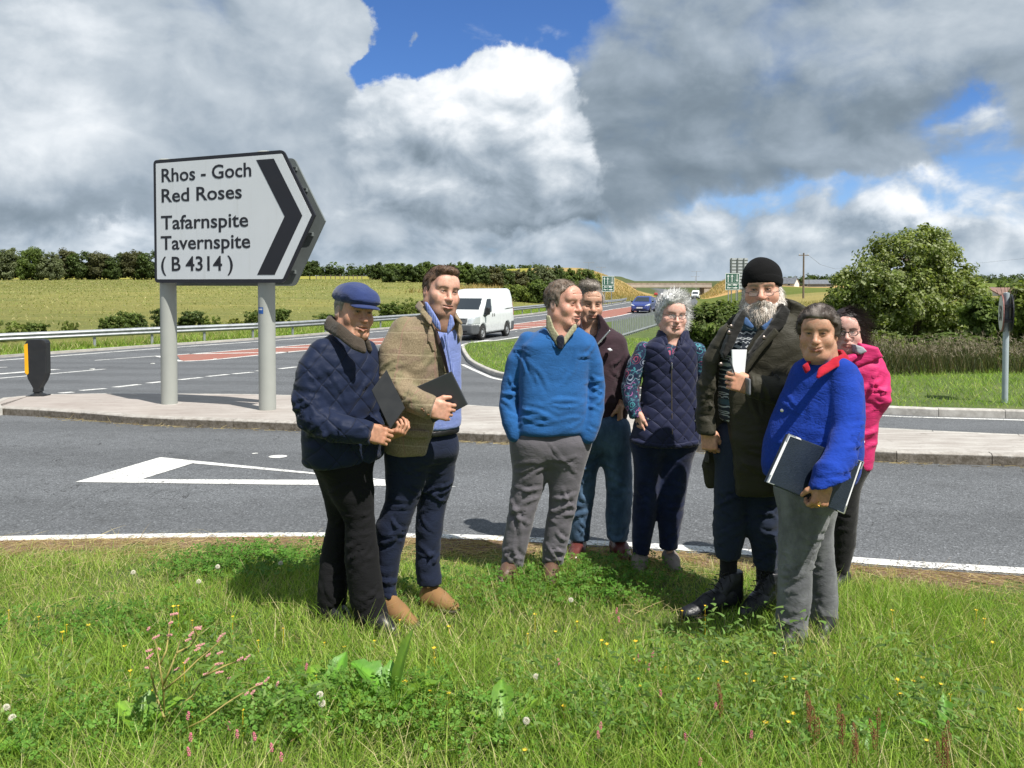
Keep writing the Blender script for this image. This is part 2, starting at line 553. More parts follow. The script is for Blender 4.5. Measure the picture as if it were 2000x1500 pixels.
class Solid:
    """smooth union / difference of primitives, meshed with surface nets"""
    def __init__(s): s.ops = []

    def _p(s, kind, lo, hi, fn, k): s.ops.append((kind, np.array(lo, float), np.array(hi, float), fn, k)); return s

    def cone(s, a, b, ra, rb, k=0.02, cut=False):
        a = np.array(a, np.float32); b = np.array(b, np.float32); ba = b - a; L = float(ba @ ba) + 1e-12; r = max(ra, rb)
        def fn(x, y, z):
            X_, Y_, Z_ = x - a[0], y - a[1], z - a[2]
            t = np.clip((X_ * ba[0] + Y_ * ba[1] + Z_ * ba[2]) / L, 0, 1)
            return np.sqrt((X_ - ba[0] * t) ** 2 + (Y_ - ba[1] * t) ** 2 + (Z_ - ba[2] * t) ** 2) - (ra + (rb - ra) * t)
        return s._p('cut' if cut else 'add', np.minimum(a, b) - r, np.maximum(a, b) + r, fn, k)

    def chain(s, pts, k=0.02):
        """one limb through pts [(xyz, r)], joined to the rest with k"""
        P = [np.array(p, np.float32) for p, _ in pts]; Rr = [r for _, r in pts]; m = max(Rr)
        def fn(x, y, z):
            d = None
            for a, b, ra, rb in zip(P[:-1], P[1:], Rr[:-1], Rr[1:]):
                ba = b - a; L = float(ba @ ba) + 1e-12; X_, Y_, Z_ = x - a[0], y - a[1], z - a[2]
                t = np.clip((X_ * ba[0] + Y_ * ba[1] + Z_ * ba[2]) / L, 0, 1)
                q = np.sqrt((X_ - ba[0] * t) ** 2 + (Y_ - ba[1] * t) ** 2 + (Z_ - ba[2] * t) ** 2) - (ra + (rb - ra) * t)
                d = q if d is None else smin(d, q, 0.004)
            return d
        A = np.array(P); return s._p('add', A.min(0) - m, A.max(0) + m, fn, k)

    def ell(s, c, r, k=0.02, M=None, cut=False):
        c = np.array(c, np.float32); r = np.array(r, np.float32); Mi = None if M is None else np.array(M, np.float32)
        ext = r if Mi is None else np.sqrt(((Mi * r[None, :]) ** 2).sum(1))
        def fn(x, y, z):
            X_, Y_, Z_ = x - c[0], y - c[1], z - c[2]
            if Mi is not None:
                X_, Y_, Z_ = [Mi[0, i] * X_ + Mi[1, i] * Y_ + Mi[2, i] * Z_ for i in range(3)]
            k0 = np.sqrt((X_ / r[0]) ** 2 + (Y_ / r[1]) ** 2 + (Z_ / r[2]) ** 2)
            k1 = np.sqrt((X_ / r[0] ** 2) ** 2 + (Y_ / r[1] ** 2) ** 2 + (Z_ / r[2] ** 2) ** 2)
            return k0 * (k0 - 1) / (k1 + 1e-6)
        return s._p('cut' if cut else 'add', c - ext, c + ext, fn, k)

    def box(s, c, hs, r=0.01, k=0.01, M=None, kind='add'):
        c = np.array(c, np.float32); hs = np.array(hs, np.float32); Mi = None if M is None else np.array(M, np.float32)
        ext = hs if Mi is None else (np.abs(Mi) * hs[None, :]).sum(1)
        def fn(x, y, z):
            X_, Y_, Z_ = x - c[0], y - c[1], z - c[2]
            if Mi is not None:
                X_, Y_, Z_ = [Mi[0, i] * X_ + Mi[1, i] * Y_ + Mi[2, i] * Z_ for i in range(3)]
            qx, qy, qz = np.abs(X_) - hs[0] + r, np.abs(Y_) - hs[1] + r, np.abs(Z_) - hs[2] + r
            return np.sqrt(np.maximum(qx, 0) ** 2 + np.maximum(qy, 0) ** 2 + np.maximum(qz, 0) ** 2) + np.minimum(np.maximum(qx, np.maximum(qy, qz)), 0) - r
        return s._p(kind, c - ext, c + ext, fn, k)

    def stack(s, rows, yaw=0.0, n=2.4, k=0.03, cap=0.03, grow=0.0):
        """oval sections [(z, cx, cy, a, b)]: half width a across, half depth b, turned by yaw"""
        rows = sorted(rows); Z = [q[0] for q in rows]; A = np.array(rows, float)
        ca, sa = math.cos(yaw), math.sin(yaw); m = max(A[:, 3].max(), A[:, 4].max()) + grow
        lo = (A[:, 1].min() - m, A[:, 2].min() - m, Z[0] - grow); hi = (A[:, 1].max() + m, A[:, 2].max() + m, Z[-1] + grow)
        def fn(x, y, z):
            zz = z.ravel(); cx, cy, a, b = [np.interp(zz, Z, A[:, i]).astype(np.float32)[None, None, :] for i in (1, 2, 3, 4)]
            a = a + grow; b = b + grow
            X_, Y_ = x - cx, y - cy; u = np.abs(X_ * ca + Y_ * sa) / a; v = np.abs(-X_ * sa + Y_ * ca) / b
            d = ((u ** n + v ** n) ** (1 / n) - 1) * np.minimum(a, b)
            return -smin(-d, np.minimum(z - (Z[0] - grow), (Z[-1] + grow) - z), cap)
        return s._p('add', lo, hi, fn, k)

    def fn(s, lo, hi, f, kind='add', k=0.0): return s._p(kind, lo, hi, f, k)

    def below(s, z, k=0.006):                     # keep what is above z
        return s._p('and', (-9,) * 3, (9,) * 3, lambda x, y, zz: (z - zz) + 0 * x + 0 * y, k)

    def plane(s, p, nrm, k=0.006):                # keep the side the normal points away from
        p = np.array(p); nrm = np.array(nrm, float); nrm /= np.linalg.norm(nrm)
        return s._p('and', (-9,) * 3, (9,) * 3, lambda x, y, z: (x - p[0]) * nrm[0] + (y - p[1]) * nrm[1] + (z - p[2]) * nrm[2], k)

    def prism_cut(s, poly, ymin, ymax, k=0.008, kind='cut', axis='y'):
        """remove ('cut') or keep ('and') a prism whose section is a polygon in x,z (axis y) or y,z (axis x)"""
        P = np.array(poly, float)
        def f(x, y, z):
            if axis == 'y': d = poly_sdf(x[:, 0, 0][:, None], z[0, 0][None, :], P)[:, None, :]; t = y
            else: d = poly_sdf(y[0, :, 0][:, None], z[0, 0][None, :], P)[None]; t = x
            return np.maximum(d, np.maximum(ymin - t, t - ymax))
        if axis == 'y': lo, hi = (P[:, 0].min(), ymin, P[:, 1].min()), (P[:, 0].max(), ymax, P[:, 1].max())
        else: lo, hi = (ymin, P[:, 0].min(), P[:, 1].min()), (ymax, P[:, 0].max(), P[:, 1].max())
        return s._p(kind, lo, hi, f, k)

    def bounds(s, pad):
        lo = np.min([o[1] for o in s.ops if o[0] == 'add'], 0) - pad; hi = np.max([o[2] for o in s.ops if o[0] == 'add'], 0) + pad
        return lo, hi

    def field(s, h, lo=None, hi=None):
        if lo is None: lo, hi = s.bounds(h * 2.5)
        n = np.ceil((np.array(hi) - lo) / h).astype(int) + 1
        ax = [(lo[i] + h * np.arange(n[i])).astype(np.float32) for i in range(3)]
        d = np.full(tuple(n), 1.0, np.float32)
        for kind, a, b, fn, k in s.ops:
            if kind == 'and': sl = [slice(0, n[i]) for i in range(3)]
            else:
                m = k + 3 * h
                i0 = np.clip(np.floor((a - m - lo) / h).astype(int), 0, n); i1 = np.clip(np.ceil((b + m - lo) / h).astype(int) + 1, 0, n)
                if (i1 <= i0).any(): continue
                sl = [slice(i0[i], i1[i]) for i in range(3)]
            x, y, z = ax[0][sl[0]][:, None, None], ax[1][sl[1]][None, :, None], ax[2][sl[2]][None, None, :]
            q = fn(x, y, z); sub = d[tuple(sl)]
            if kind == 'add': d[tuple(sl)] = smin(sub, q, k)
            elif kind == 'cut': d[tuple(sl)] = -smin(-sub, q, k)
            else: d[tuple(sl)] = -smin(-sub, -q, k)
        return d, lo, h

    def mesh(s, h, lo=None, hi=None): return nets(*s.field(h, lo, hi))


def nets(d, lo, h):
    """naive surface nets: field -> (verts, quads)"""
    sg = d < 0
    c8 = [sg[a:sg.shape[0] - 1 + a, b:sg.shape[1] - 1 + b, c:sg.shape[2] - 1 + c] for a in (0, 1) for b in (0, 1) for c in (0, 1)]
    cnt = sum(q.astype(np.int8) for q in c8); act = (cnt > 0) & (cnt < 8)
    I = np.argwhere(act)
    if len(I) == 0: return np.zeros((0, 3)), np.zeros((0, 4), int)
    idx = np.full(act.shape, -1, np.int32); idx[act] = np.arange(len(I))
    acc = np.zeros((len(I), 3), np.float32); num = np.zeros(len(I), np.float32)
    corner = [(a, b, c) for a in (0, 1) for b in (0, 1) for c in (0, 1)]
    val = {q: d[I[:, 0] + q[0], I[:, 1] + q[1], I[:, 2] + q[2]] for q in corner}
    for q in corner:
        for ax in range(3):
            if q[ax]: continue
            w = list(q); w[ax] = 1; w = tuple(w)
            a, b = val[q], val[w]; m = (a < 0) != (b < 0)
            t = np.where(m, a / np.where(m, a - b, 1), 0)
            for i in range(3):
                acc[:, i] += np.where(m, q[i] + (t if i == ax else 0), 0)
            num += m
    v = lo + h * (I + acc / num[:, None])
    fs_ = []
    for ax in range(3):
        o1, o2 = [(1, 2), (2, 0), (0, 1)][ax]
        a = sg; sl0 = [slice(None)] * 3; sl1 = [slice(None)] * 3; sl0[ax] = slice(0, -1); sl1[ax] = slice(1, None)
        e = a[tuple(sl0)] != a[tuple(sl1)]
        E = np.argwhere(e); E = E[(E[:, o1] > 0) & (E[:, o2] > 0) & (E[:, o1] < sg.shape[o1] - 1) & (E[:, o2] < sg.shape[o2] - 1)]
        ins = sg[E[:, 0], E[:, 1], E[:, 2]]
        def cell(da, db):
            q = E.copy(); q[:, o1] -= da; q[:, o2] -= db; return idx[q[:, 0], q[:, 1], q[:, 2]]
        qd = np.stack([cell(1, 1), cell(0, 1), cell(0, 0), cell(1, 0)], -1)
        qd[~ins] = qd[~ins][:, ::-1]; fs_.append(qd)
    f = np.concatenate(fs_); f = f[(f >= 0).all(1)]
    return v, f


def vnormals(v, f):
    n = np.zeros_like(v)
    a = np.cross(v[f[:, 2]] - v[f[:, 0]], v[f[:, 3]] - v[f[:, 1]])
    for i in range(4): np.add.at(n, f[:, i], a)
    return n / (np.linalg.norm(n, axis=1, keepdims=True) + 1e-9)


def relax(v, f, it=1, lam=0.5):
    """plain smoothing of a quad mesh"""
    for _ in range(it):
        s_ = np.zeros_like(v); c = np.zeros(len(v))
        for a, b in ((0, 1), (1, 2), (2, 3), (3, 0)):
            np.add.at(s_, f[:, a], v[f[:, b]]); np.add.at(c, f[:, a], 1)
        v = v + lam * (s_ / np.maximum(c, 1)[:, None] - v)
    return v


def ribbons(P, D, L, W, bend=None, seg=3):
    """thin tapering strands: roots P, directions D, lengths L, widths W -> verts, quads"""
    n = len(P); D = D / (np.linalg.norm(D, axis=1, keepdims=True) + 1e-9)
    S = np.cross(D, np.array([0.3, -0.9, 0.25])); S /= np.linalg.norm(S, axis=1, keepdims=True) + 1e-9
    bend = np.zeros_like(D) if bend is None else bend; V = []
    for i in range(seg + 1):
        t = i / seg; c = P + D * (L * t)[:, None] + bend * ((L * t * t)[:, None]); w = (W * (1 - 0.85 * t) / 2)[:, None]
        V += [c - S * w, c + S * w]
    V = np.stack(V, 1).reshape(-1, 3); b = np.arange(n)[:, None] * (2 * seg + 2)
    Fc = np.concatenate([b + np.array([[2 * i, 2 * i + 1, 2 * i + 3, 2 * i + 2]]) for i in range(seg)], 0)
    return V, Fc

# ================================================================== materials of the ground
def f_asphalt(b):
    o = coord(); sp = voro(o, 95.0, 1); g = sep(sp)[0]
    big = noise(o, 0.55, 5, 0.6); med = noise(o, 6.0, 5, 0.65)
    xx, yy, zz = sep(o)
    streak = noise(comb(xx * 0.35, yy * 3.0, 0.0), 1.2, 4, 0.6)
    v = (g * 0.085 + 0.062) * (big * 0.4 + med * 0.35 + streak * 0.30 + 0.48)
    v = v + g.gt(0.965) * 0.07
    c = comb(v * 1.06, v * 1.12, v * 1.20)
    c = mix(noise(o, 1.7, 6, 0.7).smooth(0.55, 0.72) * 0.45, c, (0.052, 0.053, 0.055))
    crk = (noise(o, 0.8, 6, 0.6, 1.2) - 0.5).abs().lt(0.0022) * noise(o, 0.35, 2).gt(0.52)
    c = mix(crk * 0.8, c, (0.025, 0.025, 0.026)); tr_ = ((yy * 0.42 + xx * 0.03 + (big - 0.5) * 0.4).frac() - 0.5).abs().smooth(0.30, 0.12)
    c = vop('SCALE', c, 1.0 - tr_ * 0.16); c = mix((noise(o, 14, 5, 0.75).gt(0.70)) * 0.35, c, (0.19, 0.185, 0.175))
    put(b.inputs['Base Color'], c); put(b.inputs['Roughness'], 0.82)
    bump(b, voro(o, 95.0), 0.55, 0.006)


def f_line(b):
    o = coord(); w = noise(o, 26.0, 6, 0.7); g = sep(voro(o, 95.0, 1))[0]
    wear = (w * 0.75 + g * 0.28 + noise(o, 2.5, 3) * 0.40).smooth(0.74, 0.90)
    put(b.inputs['Base Color'], mix(wear, mix(noise(o, 4, 4), (0.60, 0.60, 0.58), (0.80, 0.80, 0.78)), (0.11, 0.11, 0.115))); put(b.inputs['Roughness'], 0.7)
    bump(b, voro(o, 95.0), 0.4, 0.005)


def f_red(b):
    o = coord(); g = sep(voro(o, 60.0, 1))[0]
    v = noise(o, 1.1, 5, 0.6)
    put(b.inputs['Base Color'], mix(v.smooth(0.3, 0.7), mix(g, (0.25, 0.075, 0.055), (0.36, 0.125, 0.09)), (0.26, 0.13, 0.10))); put(b.inputs['Roughness'], 0.85)


def f_conc(b):
    o = coord(); xx, yy, zz = sep(o)
    st = noise(comb(xx * 0.5, yy * 3.2, 0.0), 3.2, 7, 0.66)
    bl = noise(o, 0.9, 5, 0.6); fine = noise(o, 45, 4, 0.7)
    c = ramp(st * 0.55 + bl * 0.3 + fine * 0.16, (0.30, (0.20, 0.175, 0.155)), (0.46, (0.33, 0.30, 0.275)), (0.60, (0.47, 0.45, 0.42)), (0.75, (0.60, 0.585, 0.56)))
    c = mix(noise(o, 7, 6, 0.75).smooth(0.56, 0.70) * 0.7, c, (0.16, 0.14, 0.12))
    # pinker, dirtier towards the left-hand tip
    c = mix(xx.smooth(0.5, -7.5) * 0.55, c, mix(noise(o, 3, 5, 0.7), (0.20, 0.16, 0.14), (0.42, 0.36, 0.33)))
    put(b.inputs['Base Color'], c); put(b.inputs['Roughness'], 0.88); bump(b, st + fine * 0.4, 0.5, 0.012)


def f_kerb(b):
    o = coord('Object'); n_ = X.t.nodes.new('ShaderNodeObjectInfo'); r = X(n_.outputs['Random'])
    zz = sep(o)[2]
    c = mix(noise(o, 9, 6, 0.7, w=r * 9).smooth(0.3, 0.7), (0.34, 0.32, 0.29), (0.52, 0.50, 0.465))
    c = vop('SCALE', c, r * 0.25 + 0.85)
    c = mix(noise(o, 5, 5, 0.7, w=r * 7).smooth(0.56, 0.76) * 0.5, c, (0.14, 0.12, 0.095))
    put(b.inputs['Base Color'], c); put(b.inputs['Roughness'], 0.9); bump(b, noise(o, 60, 4, 0.7), 0.4, 0.006)


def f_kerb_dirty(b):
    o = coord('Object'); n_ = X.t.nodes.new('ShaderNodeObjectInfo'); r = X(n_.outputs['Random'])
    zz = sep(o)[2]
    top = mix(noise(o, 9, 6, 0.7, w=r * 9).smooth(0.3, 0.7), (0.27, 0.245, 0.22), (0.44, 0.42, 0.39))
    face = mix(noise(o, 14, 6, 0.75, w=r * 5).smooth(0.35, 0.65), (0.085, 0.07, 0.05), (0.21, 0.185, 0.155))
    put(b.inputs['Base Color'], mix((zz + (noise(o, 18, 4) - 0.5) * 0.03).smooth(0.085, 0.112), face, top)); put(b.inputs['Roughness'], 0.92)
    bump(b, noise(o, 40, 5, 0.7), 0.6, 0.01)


def f_land(b):
    """land use colour (vertex colour) broken up by grass texture and mowing lines"""
    a = X.t.nodes.new('ShaderNodeAttribute'); a.attribute_name = 'Col'; c = X(a.outputs['Color']); msk = X(a.outputs['Alpha'])
    o = coord(); xx, yy, zz = sep(o)
    st = noise(comb(xx * 0.10 + yy * 0.03, yy * 0.55 - xx * 0.10, 0.0), 1.0, 5, 0.6, 0.4)
    tuft = noise(comb(xx, yy * 0.45, 0.0), 3.0, 6, 0.7); big = noise(o, 0.035, 4, 0.55)
    f = st * 0.55 + tuft * 0.85 + big * 0.55 - 0.05
    c = mix((big * 0.6 + st * 0.5).smooth(0.42, 0.68) * 0.55, c, vop('MULTIPLY', c, (1.45, 1.12, 1.15)))
    put(b.inputs['Base Color'], vop('SCALE', c, f)); put(b.inputs['Roughness'], 0.95); put(b.inputs['Specular IOR Level'], 0.1)
    bump(b, tuft, 0.8, 0.25)


def f_turf(b):
    o = coord(); xx, yy, zz = sep(o)
    n1 = noise(o, 22, 6, 0.7); n2 = noise(o, 1.4, 4, 0.6)
    c = ramp(n1 * 0.6 + n2 * 0.4, (0.30, (0.030, 0.042, 0.010)), (0.5, (0.075, 0.115, 0.022)), (0.62, (0.13, 0.15, 0.045)), (0.75, (0.22, 0.18, 0.085)))
    put(b.inputs['Base Color'], c); put(b.inputs['Roughness'], 0.95); bump(b, n1, 0.8, 0.03)


def f_soil(b):
    o = coord(); n1 = noise(o, 30, 6, 0.7); n2 = noise(o, 2.2, 4, 0.6)
    put(b.inputs['Base Color'], ramp(n1 * 0.55 + n2 * 0.45, (0.3, (0.10, 0.055, 0.033)), (0.5, (0.22, 0.14, 0.09)), (0.7, (0.38, 0.29, 0.18)))); put(b.inputs['Roughness'], 0.95); bump(b, n1, 1.0, 0.03)


M_ASPH = mat('asphalt', f_asphalt); M_LINE = mat('road_paint', f_line); M_RED = mat('red_surfacing', f_red); M_CONC = mat('island_concrete', f_conc)
M_KERB = mat('kerb_concrete', f_kerb); M_KERBD = mat('kerb_dirty', f_kerb_dirty); M_LAND = mat('land', f_land); M_TURF = mat('turf', f_turf); M_SOIL = mat('soil', f_soil)

# ================================================================== the open land
xs = np.r_[-1500, -900, -600, -430, -330, -270, -220, np.arange(-180, 150.1, 1.5), 180, 220, 270, 330, 430, 600, 900, 1500]
ys = np.unique(np.r_[np.arange(-26, 80.1, 2.0), [5.3, 27, 80], np.arange(80, 352, 3.0), [330], np.geomspace(356, 4000, 24)])
gx, gy = np.meshgrid(xs, ys)
gz = terrain(gx, gy) - 0.06
dl = xl(gy) - gx; dr = gx - xr(gy)
gz = np.where((gy < 8) & (gz > -0.2), gz - 0.12, gz)
land = np.zeros(gx.shape + (4,)); land[..., 3] = 1
lc = np.array([0.178, 0.196, 0.062])                                    # pasture
land[..., :3] = lc
pnl = np.sin(gx * 0.05 + gy * 0.02) * 0.5 + np.sin(gx * 0.021 - gy * 0.043 + 1) * 0.5
land[..., :3] *= (1 + 0.10 * pnl)[..., None]
def zone(m, c): land[m, :3] = c
zone((dl > 0) & (gy > 236) & (gy < 420), (0.26, 0.27, 0.055))          # ripening field beyond the fence
zone((dl > -1) & (dl < 4.5), (0.095, 0.145, 0.022))                      # mown verge
zone((dl > 4.5) & (dl < 9) & (gy < 200), (0.085, 0.10, 0.026))
zone((dl > 2.2) & (dl < 48) & (gy > 235) & (gy < 400), (0.34, 0.265, 0.11))    # straw coloured cutting
zone((dl > 2.2) & (dl < 9) & (gy > 110) & (gy < 236), (0.15, 0.17, 0.05))
zone((dl > 9) & (dl < 30) & (gy > 130) & (gy < 240), (0.30, 0.235, 0.10))
zone((dr > 1) & (gy > 30), (0.11, 0.15, 0.035))
zone((dr > 3) & (dr < 60) & (gy > 225) & (gy < 400), (0.40, 0.29, 0.12))
zone((dr > 12) & (gy > 40) & (gy < 150), (0.25, 0.235, 0.085))
zone((dr > 30) & (gy > 150) & (gy < 420) & (dr > 62), (0.12, 0.175, 0.035))
zone(gy > 420, (0.075, 0.10, 0.04))
ny, nx = gx.shape
ii = np.arange(ny * nx).reshape(ny, nx)
ff = np.stack([ii[:-1, :-1], ii[:-1, 1:], ii[1:, 1:], ii[1:, :-1]], -1).reshape(-1, 4)
ground = np_mesh('ground', np.stack([gx, gy, gz], -1).reshape(-1, 3), ff, M_LAND, smooth=True, cols=land.reshape(-1, 4))
tag(ground, kind='structure')

# ================================================================== roads
NEAR = [(-900, 1100), (-300, 1066), (0, 1059), (300, 1054), (640, 1052), (900, 1056), (1100, 1065), (1350, 1080), (1616, 1099), (1760, 1110), (2000, 1125), (2300, 1144), (2700, 1172)]
near = spline([gp(*p)[:2] for p in NEAR], 6)
yy_ = np.r_[np.arange(-8, 80, 4.0), np.arange(80, 340, 10.0), np.arange(340, 1500, 60)]
farL = [(xl(y) - 1.5, y) for y in yy_]
rgt = [(xr(y) + 1.2, y) for y in yy_ if y > 36]
poly = [tuple(p) for p in near] + [(24, 4.0), (24, 26.5), (6, 29)] + rgt + farL[::-1]
poly = [p for p in poly if not (p[1] < -7.9)]
road = tag(sheet('road', poly, 0.0, M_ASPH), kind='structure')


def marking(name, px, h=0.004, m=M_LINE):
    return sheet(name, [gp(*p)[:2] for p in px], h, m, road)


def line(name, pts, w, side=0.0, h=0.004, world=False, step=1.2, m=M_LINE):
    P = pts if world else [gp(*p)[:2] for p in pts]
    return sheet(name, strip_poly(P, w, side), h, m, road)


# edge lines
line('edge_line', near, 0.115, 0.085, world=True)
line('edge_line', [(xl(y), y) for y in np.r_[np.arange(2, 80, 3.0), np.arange(80, 320, 10)]], 0.20, world=True)
line('edge_line', spline([(xr(y) - 0.45, y) for y in (36, 40, 45, 50.7, 57, 63, 80, 110, 150, 200, 250, 310)], 4), 0.20, world=True)
line('edge_line', spline([gp(*p)[:2] for p in [(903, 712), (940, 729), (979, 742), (1100, 758), (1250, 772), (1500, 794), (1720, 812), (2000, 821), (2400, 836)]], 5), 0.13, world=True)
line('edge_line', [(900, 676), (915, 671), (935, 667), (958, 664)], 0.30)
# dashes across the mouth of the junction
for a, b in [((116, 768), (143, 766)), ((157, 763), (206, 759)), ((224, 756.5), (272, 751)), ((290, 748.5), (317, 745.5)), ((350, 742), (392, 737.5)), ((405, 735.5), (445, 731.5)),
             ((456, 730.5), (493, 727)), ((503, 725), (509, 724)), ((546, 720.5), (580, 716.5)), ((592, 715), (622, 711)), ((636, 709.5), (664, 706)), ((676, 704.5), (702, 701.5)), ((716, 700), (742, 697))]:
    line('lane_dash', [a, b], 0.20)
# lane lines of the main road on the left
line('lane_line', [(-120, 736), (0, 730.5), (110, 721.5)], 0.34)
line('lane_line', [(-200, 748), (0, 739), (205, 721)], 0.16)
line('lane_line', [(-30, 719), (14, 717.2)], 0.16)
line('lane_line', [(185, 704), (307, 695.3)], 0.12)
# red ghost island with white bars
low = [(355, 706), (430, 701.5), (589, 685.5), (747, 673), (880, 659), (1000, 645), (1090, 634), (1180, 622), (1232, 612), (1275, 602)]
upp = [(345, 693.5), (430, 687), (589, 674), (747, 660), (880, 647), (1000, 633.5), (1090, 621), (1170, 609), (1225, 600), (1268, 592)]
lowW = np.array([gp(*p)[:2] for p in low]); uppW = np.array([gp(*p)[:2] for p in upp])
lowS, uppS = spline(lowW, 5), spline(uppW, 5)
sheet('red_surfacing', [tuple(p) for p in lowS] + [tuple(p) for p in uppS[::-1]], 0.003, M_RED, road)
line('edge_line', [tuple(p) for p in lowS], 0.20, h=0.007, world=True)
line('edge_line', [tuple(p) for p in uppS], 0.16, h=0.007, world=True)
line('edge_line', [(307, 695.5), (355, 706)], 0.2, h=0.007)
lr, ur = resample(lowS, 0.5), resample(uppS, 0.5)
for k in range(6, 78, 7):
    a = lr[min(len(lr) - 1, k + 3)]; c = ur[min(len(ur) - 1, max(0, k - 5))]
    if a[1] < 62: line('hatch_bar', [tuple(a), tuple(c)], 0.24, h=0.007, world=True)
# give way triangle
O = [(147, 942), (313, 893.5), (893, 951.5)]; I = [(277, 936.5), (376, 905.5), (745, 938.5)]
oW = [gp(*p)[:2] for p in O]; iW = [gp(*p)[:2] for p in I]
for k in range(3):
    sheet('give_way_triangle', [oW[k], oW[(k + 1) % 3], iW[(k + 1) % 3], iW[k]], 0.004, M_LINE, road)
# small marks
for px, py, w_ in ((543, 892, 0.10), (498, 886, 0.035)):
    c = gp(px, py); sheet('paint_spot', [(c[0] + w_ * math.cos(a), c[1] + w_ * 0.9 * math.sin(a)) for a in np.linspace(0, 2 * math.pi, 14, endpoint=False)], 0.004, M_LINE, road)
M_STUD = paint('stud_metal', (0.55, 0.55, 0.52), 0.4)
studs = [(298, 711), (180, 722), (420, 702), (760, 676), (1008, 648)]
for k, (px, py) in enumerate(studs):
    c = gp(px, py); s = MB(); s.prism([(-0.06, 0), (0.06, 0), (0.04, 0.02), (-0.04, 0.02)], -0.05, 0.05)
    o = s.build('road_stud', M_STUD, road); o.location = (c[0], c[1], c[2] + 0.008)

# ================================================================== kerbs
def kerb_mesh(name, ln, w=0.125, h=0.12):
    s = MB(); b = 0.018
    prof = [(0, -0.06), (0, h - b), (b, h), (w, h), (w, -0.06)]           # across the stone: road side at 0
    s.prism(prof, -ln / 2, ln / 2, axis='x')
    o = s.build(name, None); me = o.data; bpy.data.objects.remove(o); return me


KM = {}


def kerb_line(pts, parent, m, h=0.12, ln=0.915, w=0.125, name='kerb_stone'):
    """kerb stones laid along a polyline, the road on the right of travel"""
    P = resample(pts, ln); k = 0
    key = (h, round(ln, 2), w, m.name)
    if key not in KM:
        KM[key] = kerb_mesh(name, 1.0, w, h); KM[key].materials.append(m)
    for a, b in zip(P[:-1], P[1:]):
        d = b - a; L = np.linalg.norm(d); c = (a + b) / 2
        za, zb = float(base(a[1])), float(base(b[1]))
        o = bpy.data.objects.new(name, KM[key]); COL.objects.link(o); o.parent = parent
        o.location = (c[0], c[1], (za + zb) / 2 + random.uniform(-0.003, 0.003))
        o.rotation_euler = (0, -math.atan2(zb - za, L), math.atan2(d[1], d[0]))
        o.scale = (L - 0.008, 1, 1); k += 1
    return P


# ------------------------------------------------------------------ concrete traffic island
front = [gp(*p, h=0.10)[:2] for p in [(-14, 797), (40, 799), (150, 806), (297, 817), (598, 828), (905, 846), (1240, 859), (1704, 883), (2000, 892), (2350, 906)]]
rear = [gp(*p, h=0.12)[:2] for p in [(2350, 862), (2000, 848), (1704, 834.5), (1240, 809), (905, 790), (585, 771.5), (288, 768), (160, 768.3), (60, 771), (16, 774.5), (-8, 780), (-20, 787), (-14, 797)]]
fs = spline(front, 6); rs = spline(rear, 6)
outl = [tuple(p) for p in fs] + [tuple(p) for p in rs[:-1]]
KO = empty('traffic_island'); tag(KO, kind='structure')
inset = 0.10
def inset_poly(P, d):
    P = np.array(P); out = []
    n = len(P)
    for i in range(n):
        t = P[(i + 1) % n] - P[i - 1]; t /= np.linalg.norm(t) + 1e-9; out.append(tuple(P[i] + np.array([-t[1], t[0]]) * d))
    return out
sheet('concrete_top', inset_poly(outl, inset), 0.117, M_CONC, KO)
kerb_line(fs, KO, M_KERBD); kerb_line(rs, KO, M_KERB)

# ------------------------------------------------------------------ grass verge across the side road, behind its own kerb
kf = spline([gp(*p)[:2] for p in [(912, 675), (902.5, 679.5), (901.5, 685), (904, 692), (910, 702), (921, 713), (945, 726), (980, 738), (1100, 755), (1250, 769), (1500, 791), (1720, 809), (2000, 818), (2400, 832)]], 5)
bk = [(30, 13.5), (34, 30), (40, 62), (xr(62) + 0.8, 62)] + [(xr(y) + 0.5, y) for y in (56, 50.7, 45, 40, 36)]
VO = empty('grass_verge'); tag(VO, kind='structure')
def verge_h(x, y): return np.maximum(base(y) + 0.112 + 0.02 * np.clip(np.asarray(y) - 13, 0, 8) * sstep(0, 4, np.asarray(x)), terrain(x, y) + 0.02)
vpoly = [tuple(p) for p in kf] + bk
sheet('turf', inset_poly(vpoly, 0.10), 0.0, M_TURF, VO, fn=verge_h, cell=1.6)
kerb_line(kf, VO, M_KERB)

# ------------------------------------------------------------------ kerb along the far side of the main road
FK = empty('far_kerb'); tag(FK, kind='structure')
kerb_line([(xl(y) - 1.35, y) for y in np.arange(150, 10, -3.0)], FK, M_KERB, h=0.09, ln=3.0, w=0.14)

# ------------------------------------------------------------------ the verge the people stand on
def vz(x, y):
    """gently uneven verge, falling to the road edge"""
    x = np.asarray(x, float); y = np.asarray(y, float)
    ye = np.interp(x, near[:, 0], near[:, 1]); d = ye - y
    u = 0.018 * np.sin(2.3 * x + 1.1 * y) + 0.014 * np.sin(3.9 * y - 1.7 * x + 2) + 0.008 * np.sin(7.1 * x + 0.6) * np.sin(5.3 * y)
    return (0.045 + u) * sstep(0.0, 0.9, d) - 0.006 * sstep(0.10, 0.0, d)


nv = [(p[0], p[1] + 0.03) for p in near if -11 < p[0] < 11]
fv = [(nv[-1][0] + 1, -7.0), (nv[0][0] - 1, -7.0)]
verge = tag(sheet('verge', nv + fv, 0.0, M_TURF, fn=lambda x, y: float(vz(x, y)), cell=0.22), kind='structure')
